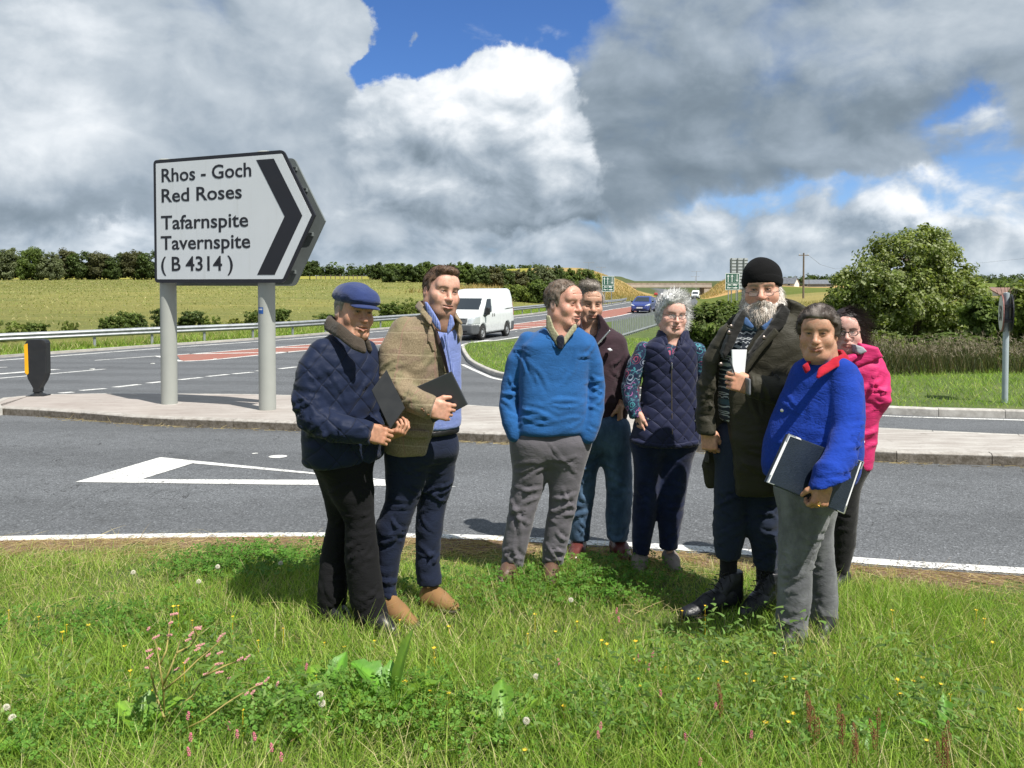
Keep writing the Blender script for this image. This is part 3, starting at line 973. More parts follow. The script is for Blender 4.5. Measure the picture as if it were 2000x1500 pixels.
# bare crumbly soil strip where the verge meets the carriageway
nvs = resample(nv, 0.12)
def jit(p, lo_, hi_): return lo_ + (hi_ - lo_) * (0.5 + 0.5 * math.sin(p * 3.1) * math.sin(p * 7.7 + 1) + 0.35 * math.sin(p * 23.0))
sp = [tuple(p) for p in nvs] + [(p[0], p[1] - max(0.05, jit(p[0], 0.10, 0.36))) for p in nvs[::-1]]
sheet('soil_strip', sp, 0.004, M_SOIL, verge, fn=lambda x, y: float(vz(x, y)), cell=0.2)

# ================================================================== foliage
def f_leaf(b):
    a = X.t.nodes.new('ShaderNodeAttribute'); a.attribute_name = 'Col'; c = X(a.outputs['Color'])
    put(b.inputs['Base Color'], c); put(b.inputs['Roughness'], 0.6); put(b.inputs['Specular IOR Level'], 0.3)
    t = X.t; tr = t.nodes.new('ShaderNodeBsdfTranslucent'); put(tr.inputs[0], mix(0.6, c, vop('MULTIPLY', c, (1.5, 1.5, 0.5))))
    ms = t.nodes.new('ShaderNodeMixShader'); ms.inputs[0].default_value = 0.38
    t.links.new(b.outputs[0], ms.inputs[1]); t.links.new(tr.outputs[0], ms.inputs[2])
    t.links.new(ms.outputs[0], t.nodes['Material Output'].inputs[0])


M_LEAF = mat('foliage', f_leaf)
def f_bark(b):
    o = coord(); x, y, z = sep(o); n_ = noise(comb(x * 6, y * 6, z * 1.2), 3, 6, 0.7)
    put(b.inputs['Base Color'], ramp(n_, (0.3, (0.035, 0.028, 0.02)), (0.6, (0.12, 0.10, 0.075)), (0.8, (0.20, 0.19, 0.16)))); put(b.inputs['Roughness'], 0.95); bump(b, n_, 0.9, 0.05)
M_BARK = mat('bark', f_bark)


def foliage(ells, ncl, per, rc, size, seed, ca, cb, pale=None, flat=0.5):
    """leaf blades in clumps spread through a crown of ellipsoids; colours vary leaf by leaf"""
    g = np.random.default_rng(seed); E = np.array(ells, float)
    vol = (E[:, 3] * E[:, 4] * E[:, 5]) ** 0.75; pick = g.choice(len(E), ncl, p=vol / vol.sum())
    u = g.normal(size=(ncl, 3)); u /= np.linalg.norm(u, axis=1, keepdims=True)
    rad = 0.40 + 0.62 * g.random(ncl) ** 0.55
    C = E[pick, :3] + u * E[pick, 3:6] * rad[:, None]
    C[:, 2] = np.maximum(C[:, 2], E[:, 2].min() - E[:, 5].max() * 0.9)
    tone = 0.75 + 0.5 * g.random(ncl)
    n = ncl * per; ci = np.repeat(np.arange(ncl), per)
    w = g.normal(size=(n, 3)); w /= np.linalg.norm(w, axis=1, keepdims=True)
    P = C[ci] + w * (rc * (0.7 + 0.6 * g.random(ncl))[ci] * g.random(n) ** 0.45)[:, None] * np.array([1, 1, 0.75])
    N = u[ci] * 0.5 + w * 0.5 + g.normal(size=(n, 3)) * 0.55 + np.array([0, 0, flat]); N /= np.linalg.norm(N, axis=1, keepdims=True)
    T = np.cross(N, g.normal(size=(n, 3))); T /= np.linalg.norm(T, axis=1, keepdims=True); B = np.cross(N, T)
    s = (size * (0.6 + 0.8 * g.random(n)))[:, None]
    V = np.stack([P - T * s * 0.6, P + B * s * 0.33 + N * s * 0.1, P + T * s * 0.6, P - B * s * 0.33 + N * s * 0.1], 1).reshape(-1, 3)
    Fc = np.arange(n * 4).reshape(-1, 4)
    m = g.random(n)[:, None]; c = (np.array(ca) * (1 - m) + np.array(cb) * m) * (tone[ci] * (0.8 + 0.4 * g.random(n)))[:, None]
    if pale is not None:
        q = g.random(n) < pale[0]; c[q] = np.array(pale[1]) * (0.7 + 0.5 * g.random(q.sum()))[:, None]
    return V, Fc, np.repeat(c, 4, 0), C


GREENS = {'dark': ((0.048, 0.075, 0.022), (0.105, 0.150, 0.040)), 'mid': ((0.070, 0.110, 0.024), (0.150, 0.205, 0.048)), 'light': ((0.105, 0.150, 0.026), (0.21, 0.26, 0.060)),
          'brown': ((0.070, 0.075, 0.032), (0.135, 0.140, 0.060)), 'grey': ((0.095, 0.120, 0.055), (0.19, 0.22, 0.11)), 'yellow': ((0.14, 0.17, 0.03), (0.27, 0.29, 0.06))}


CROWNS = {}


def plant_parts(root, ells, seed, kind, ncl, per, rc, size, trunk=None, pale=None, flat=0.5, limbs=7, share=None, wh=None):
    ca, cb = GREENS[kind]; key = (share, kind, seed % 2)
    if share and key in CROWNS:                      # same leaves as an earlier tree of its kind, stretched and turned
        me, w0, h0, C = CROWNS[key]; o = bpy.data.objects.new('crown', me); COL.objects.link(o); o.parent = root
        o.scale = (wh[0] / w0, wh[0] / w0, wh[1] / h0); o.rotation_euler = (0, 0, seed * 2.4)
    else:
        V, Fc, c, C = foliage(ells, ncl, per, rc, size, seed, ca, cb, pale, flat)
        o = np_mesh('crown', V, Fc, M_LEAF, root, cols=c)
        if share: CROWNS[key] = (o.data, wh[0], wh[1], C)
    if trunk:
        h, r = trunk; g = random.Random(seed); s = MB()
        top = Vector((g.uniform(-.1, .1) * h, g.uniform(-.1, .1) * h, h))
        s.tube([(0, 0, -0.15), (0.02 * h, 0, h * 0.35), (top.x * 0.5, top.y * 0.5, h * 0.7), top], [r * 1.25, r, r * 0.75, r * 0.4], 8)
        for i in range(limbs):
            q = Vector(C[g.randrange(len(C))]); a = Vector((top.x * 0.5, top.y * 0.5, h * g.uniform(0.35, 0.85)))
            mid = a.lerp(q, 0.5) + Vector((0, 0, g.uniform(0.02, 0.12) * h))
            s.tube([a, mid, q], [r * 0.45, r * 0.25, r * 0.06], 6)
        s.build('trunk', M_BARK, root, smooth=True)


def round_crown(w, d, h, lift, seed, n=6):
    g = random.Random(seed); E = [(0, 0, lift + h * 0.5, w * 0.40, d * 0.40, h * 0.46)]
    if lift < h * 0.12:
        for i in range(4):
            a = math.pi / 2 * i + 0.6; E.append((math.cos(a) * w * 0.26, math.sin(a) * d * 0.26, lift + h * 0.20, w * 0.26, d * 0.26, h * 0.22))
    for i in range(n):
        a = 2 * math.pi * i / n + g.uniform(-.4, .4); q = g.uniform(0.24, 0.36)
        E.append((math.cos(a) * w * 0.28, math.sin(a) * d * 0.28, lift + h * g.uniform(0.26, 0.74), w * q * 0.75, d * q * 0.75, h * q * 0.8))
    return E


def tree(name, label, cat, px, by, ty, wpx, kind, seed, group=None, Y=None, lift=0.18, leaf=0.34, dens=1.0, trunk=True, fn=None, **kw):
    """a tree or shrub whose foot is seen at (px, by) and whose top is seen at ty"""
    p = gp(px, by, fn=fn or (lambda x, y: float(terrain(x, y)))) if Y is None else None
    if Y is not None:
        q = at(px, by, Y); p = np.array([q[0], Y, float((fn or terrain)(q[0], Y))])
    sc = p[1] / F; h = (pix((p[0], p[1], p[2]))[1] - ty) * sc; w = wpx * sc
    t = thing(name, label, cat, (p[0], p[1], p[2]), 0, group)
    lf = h * lift; n = int(95 * dens)
    plant_parts(t, round_crown(w, w * 0.85, h - lf, lf, seed), seed, kind, n, int(34 * max(1, dens ** 0.5)), min(w, h) * 0.115, leaf, (h * 0.62, max(0.03, h * 0.022)) if trunk else None, share=group, wh=(w, h), **kw)
    return t


# ------------------------------------------------------------------ wood behind the pasture on the left (nearest trees told apart)
WL = 'trees along the back of the pasture'
side = [(-70, 547, 486, 70, 'mid'), (-25, 547, 484, 66, 'mid'), (18, 547, 481, 64, 'grey'), (62, 547, 479, 62, 'mid'), (98, 547, 490, 50, 'grey'), (128, 546, 484, 54, 'brown'), (160, 546, 489, 58, 'dark'),
        (196, 546, 490, 56, 'brown'), (228, 546, 492, 54, 'dark'), (262, 546, 487, 58, 'brown'), (296, 546, 488, 60, 'dark'), (335, 546, 486, 66, 'dark'), (385, 546, 492, 60, 'mid'), (440, 546, 488, 70, 'dark')]
desc = {'mid': 'mid green', 'grey': 'grey green', 'brown': 'brownish green', 'dark': 'dark green', 'light': 'light green', 'yellow': 'yellow green'}
ordw = ['first', 'second', 'third', 'fourth', 'fifth', 'sixth', 'seventh', 'eighth', 'ninth', 'tenth', 'eleventh', 'twelfth', 'thirteenth', 'fourteenth', 'fifteenth', 'sixteenth', 'seventeenth', 'eighteenth', 'nineteenth', 'twentieth']
for k, (px, by, ty, w, kd) in enumerate(side):
    where = 'at the left edge of the photo' if px < 0 else ('hidden behind the direction sign' if px > 300 else 'left of the direction sign')
    tree('hedgerow_tree', f'{desc[kd]} tree behind the pasture {where}, {ordw[k]} from left', 'tree', px, by, ty, w, kd, 100 + k, WL, lift=0.06, leaf=0.42, dens=2.2)
# ------------------------------------------------------------------ lone hawthorn and the wood in the middle distance
tree('lone_tree', 'small dark round tree standing alone just right of the big direction sign', 'tree', 605, 546, 508, 46, 'dark', 131, lift=0.22, leaf=0.42, dens=1.3)
MID = 'trees in the wood behind the capped man and the van'
mid = [(742, 546, 510, 46, 'dark'), (765, 551, 522, 40, 'dark'), (778, 548, 513, 46, 'mid'), (806, 551, 516, 46, 'dark'), (834, 551, 510, 40, 'mid'), (856, 552, 517, 46, 'dark'), (884, 552, 514, 44, 'brown'), (912, 556, 511, 44, 'mid'),
       (938, 558, 518, 46, 'dark'), (962, 560, 517, 44, 'brown'), (986, 561, 521, 44, 'dark'), (1010, 563, 524, 44, 'brown'), (1034, 565, 521, 44, 'dark'), (1060, 567, 514, 48, 'grey'), (1086, 568, 515, 46, 'dark'), (1112, 570, 523, 44, 'mid'), (1138, 572, 524, 44, 'mid'), (1163, 574, 531, 34, 'yellow')]
for k, (px, by, ty, w, kd) in enumerate(mid):
    tree('woodland_tree', f'{desc[kd]} tree in the wood beyond the van, {ordw[k]} from the left', 'tree', px, by, ty, w, kd, 150 + k, MID, lift=0.05, leaf=0.34, dens=2.0)
SCR = 'bushes on the bank beside the main road'
scr = [(1000, 586, 556, 44, 'light'), (1028, 590, 552, 46, 'light'), (1056, 592, 545, 48, 'mid'), (1085, 590, 548, 44, 'dark'), (1110, 586, 550, 40, 'mid'), (1132, 582, 552, 36, 'mid'), (975, 583, 562, 40, 'mid'), (1150, 580, 556, 30, 'brown')]
for k, (px, by, ty, w, kd) in enumerate(scr):
    tree('roadside_bush', f'{desc[kd]} bush on the bank beyond the far barrier, {ordw[k]} of its row', 'bush', px, by, ty, w, kd, 190 + k, SCR, lift=0.02, leaf=0.22, dens=2.0, trunk=False)
# ------------------------------------------------------------------ young shrubs in front of the pasture, behind the barrier
SH = 'young shrubs behind the roadside barrier'
shr = [(12, 664, 622, 90, 'light'), (66, 660, 628, 50, 'mid'), (135, 656, 624, 40, 'light'), (214, 650, 616, 44, 'mid'), (244, 650, 606, 54, 'mid'), (268, 648, 610, 44, 'dark'), (318, 645, 600, 44, 'dark'), (372, 642, 603, 52, 'dark'), (412, 640, 614, 50, 'light'),
       (455, 640, 622, 50, 'yellow'), (500, 636, 604, 46, 'mid'), (548, 632, 600, 40, 'mid'), (760, 622, 590, 60, 'mid'), (792, 618, 576, 62, 'light'), (830, 614, 586, 50, 'mid'), (715, 626, 604, 50, 'yellow'), (640, 630, 612, 60, 'mid')]
for k, (px, by, ty, w, kd) in enumerate(shr):
    tree('young_shrub', f'{desc[kd]} young shrub behind the roadside barrier, {ordw[k]} from the left', 'shrub', px, by, ty, w, kd, 230 + k, SH, lift=0.0, leaf=0.10, dens=0.8, trunk=False, flat=0.2)

# ------------------------------------------------------------------ right-hand side: bush behind the woman in the gilet, big maple, thicket
def rz(x, y): return float(max(terrain(x, y), verge_h(x, y) if y < 30 else -9))
t = tree('bramble_bush', 'dense leafy bush behind the grey haired woman and the bearded man', 'bush', 1405, 705, 584, 190, 'mid', 301, Y=21.0, lift=0.0, leaf=0.085, dens=5, trunk=False, fn=rz, flat=0.7, pale=(0.10, (0.17, 0.19, 0.07)))
tree('bramble_bush', 'low leafy bush between the dark brown coat and the tall weeds', 'bush', 1540, 705, 625, 150, 'mid', 302, group='low bushes behind the tall weeds', Y=22.0, lift=0.0, leaf=0.085, dens=3.6, trunk=False, fn=rz, flat=0.7)
tree('bramble_bush', 'low leafy bush under the left side of the big tree', 'bush', 1690, 702, 640, 190, 'light', 303, group='low bushes behind the tall weeds', Y=22.5, lift=0.0, leaf=0.085, dens=3.6, trunk=False, fn=rz, flat=0.7)
tree('bramble_bush', 'low leafy bush under the right side of the big tree', 'bush', 1850, 700, 648, 190, 'mid', 304, group='low bushes behind the tall weeds', Y=23.0, lift=0.0, leaf=0.085, dens=3.6, trunk=False, fn=rz, flat=0.7)
# the big tree
bp = at(1790, 665, 31.0); bz = rz(bp[0], 31.0); sc = 31.0 / F
t = thing('maple_tree', 'large broad leafy tree rising above the tall weeds on the right', 'tree', (bp[0], 31.0, bz))
def bl(px, py, rx, rz_, ry=None, dy=0):
    p = at(px, py, 31.0); return (p[0] - bp[0], dy, p[2] - bz, rx * sc, (ry or rx) * sc, rz_ * sc)
ells = [bl(1785, 520, 80, 70), bl(1720, 560, 75, 60, dy=-0.6), bl(1840, 560, 70, 72, dy=0.4), bl(1800, 480, 55, 40), bl(1680, 575, 62, 48, dy=0.3), bl(1885, 595, 38, 60, dy=-0.4), bl(1760, 600, 100, 50), bl(1860, 520, 50, 45, dy=0.8),
        bl(1740, 500, 45, 35, dy=0.5), bl(1840, 640, 60, 40), bl(1700, 620, 70, 40, dy=0.5), bl(1650, 570, 36, 34)]
plant_parts(t, ells, 401, 'light', 580, 76, 0.36, 0.122, (4.0, 0.15), pale=(0.30, (0.34, 0.38, 0.19)), flat=0.3, limbs=16)
tree('ash_tree', 'leafy tree cut by the right edge of the photo behind the round road sign', 'tree', 2030, 690, 545, 120, 'light', 402, Y=27.0, lift=0.05, leaf=0.15, dens=3.0, fn=rz, pale=(0.1, (0.2, 0.23, 0.1)))
tree('thicket_bush', 'shadowy bush between the big tree and the round road sign', 'bush', 1925, 695, 575, 90, 'mid', 403, Y=25.0, lift=0.0, leaf=0.13, dens=2.2, fn=rz)
# bare twigs that stick up behind the round sign
g_ = random.Random(3); s = MB(); q0 = at(1968, 690, 26.0); bz2 = rz(q0[0], 26.0)
for px, py in ((1953, 556), (1961, 552), (1968, 556), (1973, 560), (1983, 563), (1990, 556), (1946, 566), (1978, 570)):
    e = at(px, py, 26.0 + g_.uniform(-.3, .3)); m_ = (at(1968 + g_.uniform(-6, 6), 620, 26.0))
    s.tube([(g_.uniform(-.1, .1), 0, 0), (m_[0] - q0[0], 0, m_[2] - bz2), (e[0] - q0[0], e[1] - 26, e[2] - bz2)], [0.022, 0.014, 0.006], 5)
tw = thing('bare_sapling', 'bare leafless twigs sticking up behind the round road sign', 'sapling', (q0[0], 26.0, bz2)); s.build('branch', M_BARK, tw)
# far side hedges as one mass each
def hedge(name, pts, hpx, kind, seed, leaf=0.9, n=500, per=16):
    P = [gp(a, b, fn=lambda x, y: float(terrain(x, y))) for a, b in pts]; E = []
    Q = resample([p[:2] for p in P], 8)
    for x, y in Q:
        z = float(terrain(x, y)); h = hpx * y / F; E.append((x, y, z + h * 0.45, 7, 4, h * random.uniform(0.45, 0.62)))
    V, Fc, c, C = foliage(E, n, per, 2.2, leaf, seed, *GREENS[kind])
    return tag(np_mesh(name, V, Fc, M_LEAF, cols=c), kind='stuff')
def far_hedge(name, y, x0, x1, h, kind, seed, n):
    E = [(x, y + random.uniform(-6, 6), float(terrain(x, y)) + h * 0.4, 9, 6, h * random.uniform(0.4, 0.6)) for x in np.arange(x0, x1, 8)]
    V, Fc, c, C = foliage(E, n, 22, 2.2, 1.5, seed, *GREENS[kind])
    return tag(np_mesh(name, V, Fc, M_LEAF, cols=c), kind='stuff')
far_hedge('far_hedge', 425, -420, 20, 6.0, 'dark', 501, 900)
far_hedge('far_wood', 900, -900, -100, 10.0, 'dark', 502, 900)
far_hedge('far_hedge', 470, 150, 520, 3.2, 'dark', 503, 700)
far_hedge('far_wood', 900, 330, 900, 9.0, 'dark', 504, 700)
far_hedge('field_hedge', 236, 150, 190, 1.5, 'mid', 505, 120)

# ================================================================== far structures
M_WALLW = paint('white_render', (0.72, 0.70, 0.66), 0.8, 0.08, 0.6); M_SLATE = paint('slate', (0.13, 0.14, 0.16), 0.6, 0.2, 1.5); M_TILE = paint('clay_tile', (0.20, 0.12, 0.095), 0.8, 0.2, 1.2)
M_SHED = paint('shed_sheet', (0.20, 0.21, 0.22), 0.6, 0.15, 0.8); M_DARKG = paint('window_glass', (0.03, 0.035, 0.04), 0.1, 0.1)
M_WOODP = paint('weathered_timber', (0.16, 0.125, 0.095), 0.9, 0.25, 6); M_CONCB = paint('bridge_concrete', (0.42, 0.37, 0.32), 0.85, 0.12, 0.5, dirt=0.4); M_PARA = paint('bridge_parapet', (0.36, 0.28, 0.24), 0.7, 0.15, 1)
M_STEEL = paint('galvanised_steel', (0.36, 0.38, 0.40), 0.45, 0.12, 3, metal=0.5, dirt=0.15); M_ALU = paint('sign_back_aluminium', (0.33, 0.36, 0.38), 0.55, 0.08, 2, metal=0.3)


def house(name, label, cat, px, by, Y, L, D, H, RH, wall, roof, rz=0.0, wins=(), chim=False):
    q = at(px, by, Y); z = q[2]
    t = thing(name, label, cat, (q[0], Y, z - 0.6), rz)
    s = MB(); s.box((0, 0, H / 2 + 0.3), (L, D, H + 0.6)); s.prism([(-D / 2, H + 0.6), (D / 2, H + 0.6), (0, H + 0.6 + RH)], -L / 2 + 0.01, L / 2 - 0.01, axis='x'); w = s.build('wall', wall, t)
    r = MB(); e = 0.35; th = 0.18
    for sg in (-1, 1):
        r.prism([(sg * (D / 2 + e), H + 0.6 - e * RH / (D / 2)), (0, H + 0.62 + RH), (0, H + 0.62 + RH + th), (sg * (D / 2 + e), H + 0.6 - e * RH / (D / 2) + th)], -L / 2 - 0.2, L / 2 + 0.2, axis='x')
    ro = r.build('roof', roof, t)
    if chim:
        c = MB(); c.box((L * 0.42, 0, H + RH + 1.1), (0.7, 0.9, 1.4)); c.build('chimney', wall, ro)
    for x, zz, ww, hh in wins:
        c = MB(); c.box((x, -D / 2 - 0.03, 0.6 + zz), (ww + 0.2, 0.1, hh + 0.2)); wf = c.build('window', M_WALLW, t)
        c = MB(); c.box((x, -D / 2 - 0.09, 0.6 + zz), (ww, 0.05, hh)); c.build('pane', M_DARKG, wf)
    return t


house('white_cottage', 'small white cottage with a grey slate roof right of the black beanie', 'house', 1536, 559.5, 235, 6, 4.2, 0.9, 1.5, M_WALLW, M_SLATE, R(-38), [(-1.5, 0.7, 0.6, 0.7), (1.5, 0.7, 0.6, 0.7)], False)
house('farm_shed', 'long low grey farm shed beyond the telegraph pole', 'shed', 1588, 560, 250, 11, 5, 0.9, 1.1, M_SHED, M_SLATE, R(4), [(-4, 0.6, 2.0, 0.7), (4, 0.6, 2.0, 0.7)])
house('red_roofed_house', 'low house with a red brown tiled roof behind the round road sign', 'house', 1975, 583, 120, 7.0, 4.4, 0.7, 0.75, M_WALLW, M_TILE, R(3), [(-2.0, 0.4, 0.8, 0.5), (1.2, 0.4, 0.8, 0.5)])
house('gable_cottage', 'tiny white gabled cottage left of the red brown roof', 'house', 1937, 584, 126, 1.5, 2.4, 0.75, 0.95, M_WALLW, M_SLATE, R(80), [(0, 0.45, 0.4, 0.4)])
tree('farm_tree', 'wind bent dark tree behind the white cottage', 'tree', 1557, 561, 543, 24, 'dark', 510, Y=246, lift=0.1, leaf=0.5, dens=0.7)


def pole(px, by, ty, Y, r, label, arms=True, group=None):
    q = at(px, by, Y); e = at(px, ty, Y); h = e[2] - q[2]
    t = thing('telegraph_pole', label, 'pole', (q[0], Y, q[2]), 0, group)
    s = MB(); s.tube([(0, 0, -0.5), (0, 0, h)], [r, r * 0.75], 8); s.build('pole', M_WOODP, t)
    if arms:
        s = MB(); s.box((0, 0, h - 0.35), (1.5, 0.1, 0.12)); c = s.build('cross_arm', M_WOODP, t)
        for dx in (-0.62, 0.62, 0.0):
            s = MB(); s.lathe([(0.0, 0.0), (0.05, 0.0), (0.06, 0.08), (0.03, 0.16), (0, 0.16)], (dx, 0, h - 0.29), 8); s.build('insulator', M_WALLW, c)
    return t, Vector((q[0], Y, q[2] + h - 0.25))


pt, top1 = pole(1569, 578, 494, 120, 0.16, 'tall wooden telegraph pole with a crossarm right of the black beanie')
pole(1553, 560, 538, 240, 0.1, 'short distant wooden pole by the white cottage', False)
pole(1580, 560, 547, 244, 0.08, 'thin distant pole above the long grey shed', False)
s = MB(); e2 = at(1680, 516, 150)
s.tube([top1 + Vector((0.6, 0, 0))] + [top1.lerp(Vector(e2), f) + Vector((0, 0, -6 * f * (1 - f))) for f in (0.25, 0.5, 0.75)] + [Vector(e2)], 0.02, 4)
e3 = Vector(at(2050, 500, 150)); s.tube([Vector(e2), Vector(e2).lerp(e3, 0.5) + Vector((0, 0, -1)), e3], 0.02, 4)
w = s.build('overhead_wire', M_SLATE); tag(w, 'thin overhead wire running right from the telegraph pole', 'wire')

# wind turbine behind the far field
tq = at(688, 540, 620); hub = at(688, 524, 620)
t = thing('wind_turbine', 'distant grey wind turbine above the far hedge left of the capped man', 'turbine', (tq[0], 620, tq[2] - 6))
M_TURB = paint('turbine_grey', (0.34, 0.36, 0.38), 0.6, 0.05)
s = MB(); s.tube([(0, 0, 0), (0, 0, hub[2] - tq[2] + 6)], [0.9, 0.6], 10); s.build('tower', M_TURB, t, smooth=True)
hz_ = hub[2] - tq[2] + 6
s = MB(); s.box((0, 0.3, hz_), (1.8, 3.2, 1.8)); s.build('nacelle', M_TURB, t, bevel=0.2)
s = MB(); s.lathe([(0, -0.9), (0.5, -0.7), (0.8, 0), (0.8, 0.5)], (0, -1.6, hz_), 12, 'y'); s.build('hub', M_TURB, t, smooth=True)
for a in (24, 152, 272):
    s = MB(); ca, sa = math.cos(R(a)), math.sin(R(a)); Lb = 7.6
    s.tube([(0, -1.7, hz_), (ca * Lb * 0.2, -1.75, hz_ + sa * Lb * 0.2), (ca * Lb * 0.6, -1.8, hz_ + sa * Lb * 0.6), (ca * Lb, -1.9, hz_ + sa * Lb)], [0.22, 0.38, 0.24, 0.07], 6); s.build('blade', M_TURB, t)

# bridge over the dual carriageway
BY = 330.0
t = thing('road_bridge', 'concrete road bridge crossing the main road between two straw coloured banks', 'bridge', (67, BY, -4.2))
def bz_(py): return at(1300, py, BY)[2] + 4.2
x0, x1 = at(1225, 560, BY)[0] - 67, at(1385, 560, BY)[0] - 67
zt, zb = bz_(553.0), bz_(561.5)
s = MB(); s.box(((x0 + x1) / 2, 0, (bz_(556.5) + zb) / 2), (x1 - x0, 9, bz_(556.5) - zb)); s.build('deck', M_CONCB, t, bevel=0.08)
for sy in (-4.4, 4.4):
    s = MB()
    for zz in np.linspace(bz_(556.5) + 0.15, zt, 4): s.box(((x0 + x1) / 2, sy, zz), (x1 - x0, 0.12, 0.14))
    for x in np.arange(x0, x1, 2.5): s.box((x, sy, (bz_(556.5) + zt) / 2), (0.12, 0.12, zt - bz_(556.5)))
    s.build('parapet', M_PARA, t)
pxm = at(1318, 565, BY)[0] - 67
s = MB(); s.box((pxm, 0, zb / 2), (1.2, 7, zb)); s.box((pxm, 0, zb - 0.3), (2.4, 8, 0.6)); s.build('pier', M_CONCB, t, bevel=0.1)
for xx in (x0 + 1.5, x1 - 1.5):
    s = MB(); s.box((xx, 0, zb / 2), (3, 8.4, zb)); s.build('abutment', M_CONCB, t)

# distant lamp columns
for k, (px, by, ty, Y) in enumerate(((1150, 560, 513, 300), (1174, 562, 522, 330), (1360, 560, 530, 345), (1358, 556, 540, 380))):
    q = at(px, by, Y); e = at(px, ty, Y); h = e[2] - q[2]
    t = thing('lamp_column', ['thin twin armed lamp column above the wood, left of the other three', 'thin lamp column just left of the left green sign', 'thin lamp column standing above the right end of the bridge', 'short far lamp column beyond the right end of the bridge'][k], 'lamp post', (q[0], Y, q[2]), 0, 'distant lamp columns')
    s = MB(); s.tube([(0, 0, -2), (0, 0, h)], [0.12, 0.07], 6); s.build('column', M_STEEL, t)
    s = MB(); s.box((0.8, 0, h), (1.6, 0.12, 0.1)); s.box((-0.8, 0, h), (1.6, 0.12, 0.1)); a = s.build('bracket', M_STEEL, t)
    for dx in (-1.7, 1.7):
        s = MB(); s.box((dx, 0, h - 0.02), (0.7, 0.3, 0.14)); s.build('lantern', M_STEEL, t)

# post and wire fence along the top of the pasture
t = thing('field_fence', 'old post and wire fence between the pasture and the ripe field', 'fence', (0, 0, 0))
FPt = []
for px, hpx in ((618, 5), (627, 5), (636, 5), (646, 6), (655, 5), (664, 7), (672, 5), (681, 5), (690, 6), (698, 5), (707, 5), (722, 8)):
    p = gp(px, 548, fn=lambda x, y: float(terrain(x, y))); Y = 232.0; q = at(px, 548, Y); z = float(terrain(q[0], Y)); h = hpx * Y / F * 1.4
    s = MB(); s.tube([(q[0], Y, z - 0.3), (q[0] + random.uniform(-.1, .1), Y, z + h)], 0.13, 6); s.build('post', M_WOODP, t); FPt.append((q[0], Y, z + h * 0.85))
s = MB()
for dz in (0, -0.4): s.tube([(a, b, c + dz) for a, b, c in FPt], 0.02, 4)
s.build('wire', M_STEEL, t)

# ================================================================== safety barriers
def barrier(name, label, pts, post_step, zpost, group=None, h=0.56, side=1):
    """corrugated beam on steel posts"""
    t = thing(name, label, 'barrier', (pts[0][0], pts[0][1], float(terrain(*pts[0]))), 0, group); o = np.array(t.location)
    P = resample(spline(pts, 8), post_step); zg = lambda p: float(terrain(p[0], p[1])) - 0.02
    prof = [(0.0, -0.155), (0.05, -0.12), (0.075, -0.075), (0.05, -0.035), (0.0, 0.0), (0.05, 0.035), (0.075, 0.075), (0.05, 0.12), (0.0, 0.155)]
    V = []; Fc = []
    for i, p in enumerate(P):
        d = P[min(i + 1, len(P) - 1)] - P[max(i - 1, 0)]; d /= np.linalg.norm(d); n = np.array([d[1], -d[0]]) * side; z = zg(p) + h
        for a, b in prof: V.append((p[0] + n[0] * (0.06 + a) - o[0], p[1] + n[1] * (0.06 + a) - o[1], z + b - o[2]))
    m = len(prof)
    for i in range(len(P) - 1):
        for k in range(m - 1): Fc.append((i * m + k, i * m + k + 1, (i + 1) * m + k + 1, (i + 1) * m + k))
    b = pydata('beam', V, Fc, M_STEEL, t); so = b.modifiers.new('s', 'SOLIDIFY'); so.thickness = 0.006
    s = MB(); s.box((0, 0, 0), (0.06, 0.10, 1.0)); me = s.build('post', M_STEEL); pm = me.data; bpy.data.objects.remove(me)
    for i, p in enumerate(P[:-1]):
        d = P[i + 1] - p; q = bpy.data.objects.new('post', pm); COL.objects.link(q); q.parent = t
        q.location = (p[0] - o[0], p[1] - o[1], zg(p) + 0.20 - o[2]); q.rotation_euler = (0, 0, math.atan2(d[1], d[0]) + math.pi / 2); q.scale = (1, 1, 0.98)
    return t


barrier('safety_barrier', 'long galvanised crash barrier along the far side of the main road', [(-33, 18.5), (-26, 24.5), (-19.7, 31), (-15.2, 36), (-10.1, 42.5), (0, 64.5), (11.0, 100), (16.5, 124), (22.5, 158)], 2.4, 0)

# near-side railing seen from behind, between the man in maroon and the grey haired woman
rp = resample([at(1196, 672, 33.0)[:2], at(1296, 630, 46.0)[:2], at(1330, 620, 53)[:2]], 0.42); t = thing('steel_railing', 'galvanised railing of upright bars running behind the grey haired woman', 'railing', (rp[0][0], rp[0][1], -0.8))
zr0 = lambda p: float(verge_h(p[0], p[1]))
s = MB(); s.tube([(p[0] - rp[0][0], p[1] - rp[0][1], zr0(p) + 1.70 - 0.8 + 0.8 - 0.8 + 0.0) for p in rp[::4]], 0.045, 6)
s.build('top_rail', M_STEEL, t)
for k, p in enumerate(rp):
    s = MB(); d = rp[min(k + 1, len(rp) - 1)] - rp[max(0, k - 1)]
    s.box((p[0] - rp[0][0], p[1] - rp[0][1], zr0(p) + 0.8 + 0.40), (0.17, 0.03, 0.86), math.atan2(d[1], d[0])); s.build('upright', M_STEEL, t)
for o in t.children:
    if o.name.startswith('top_rail'): o.location.z = 0.0

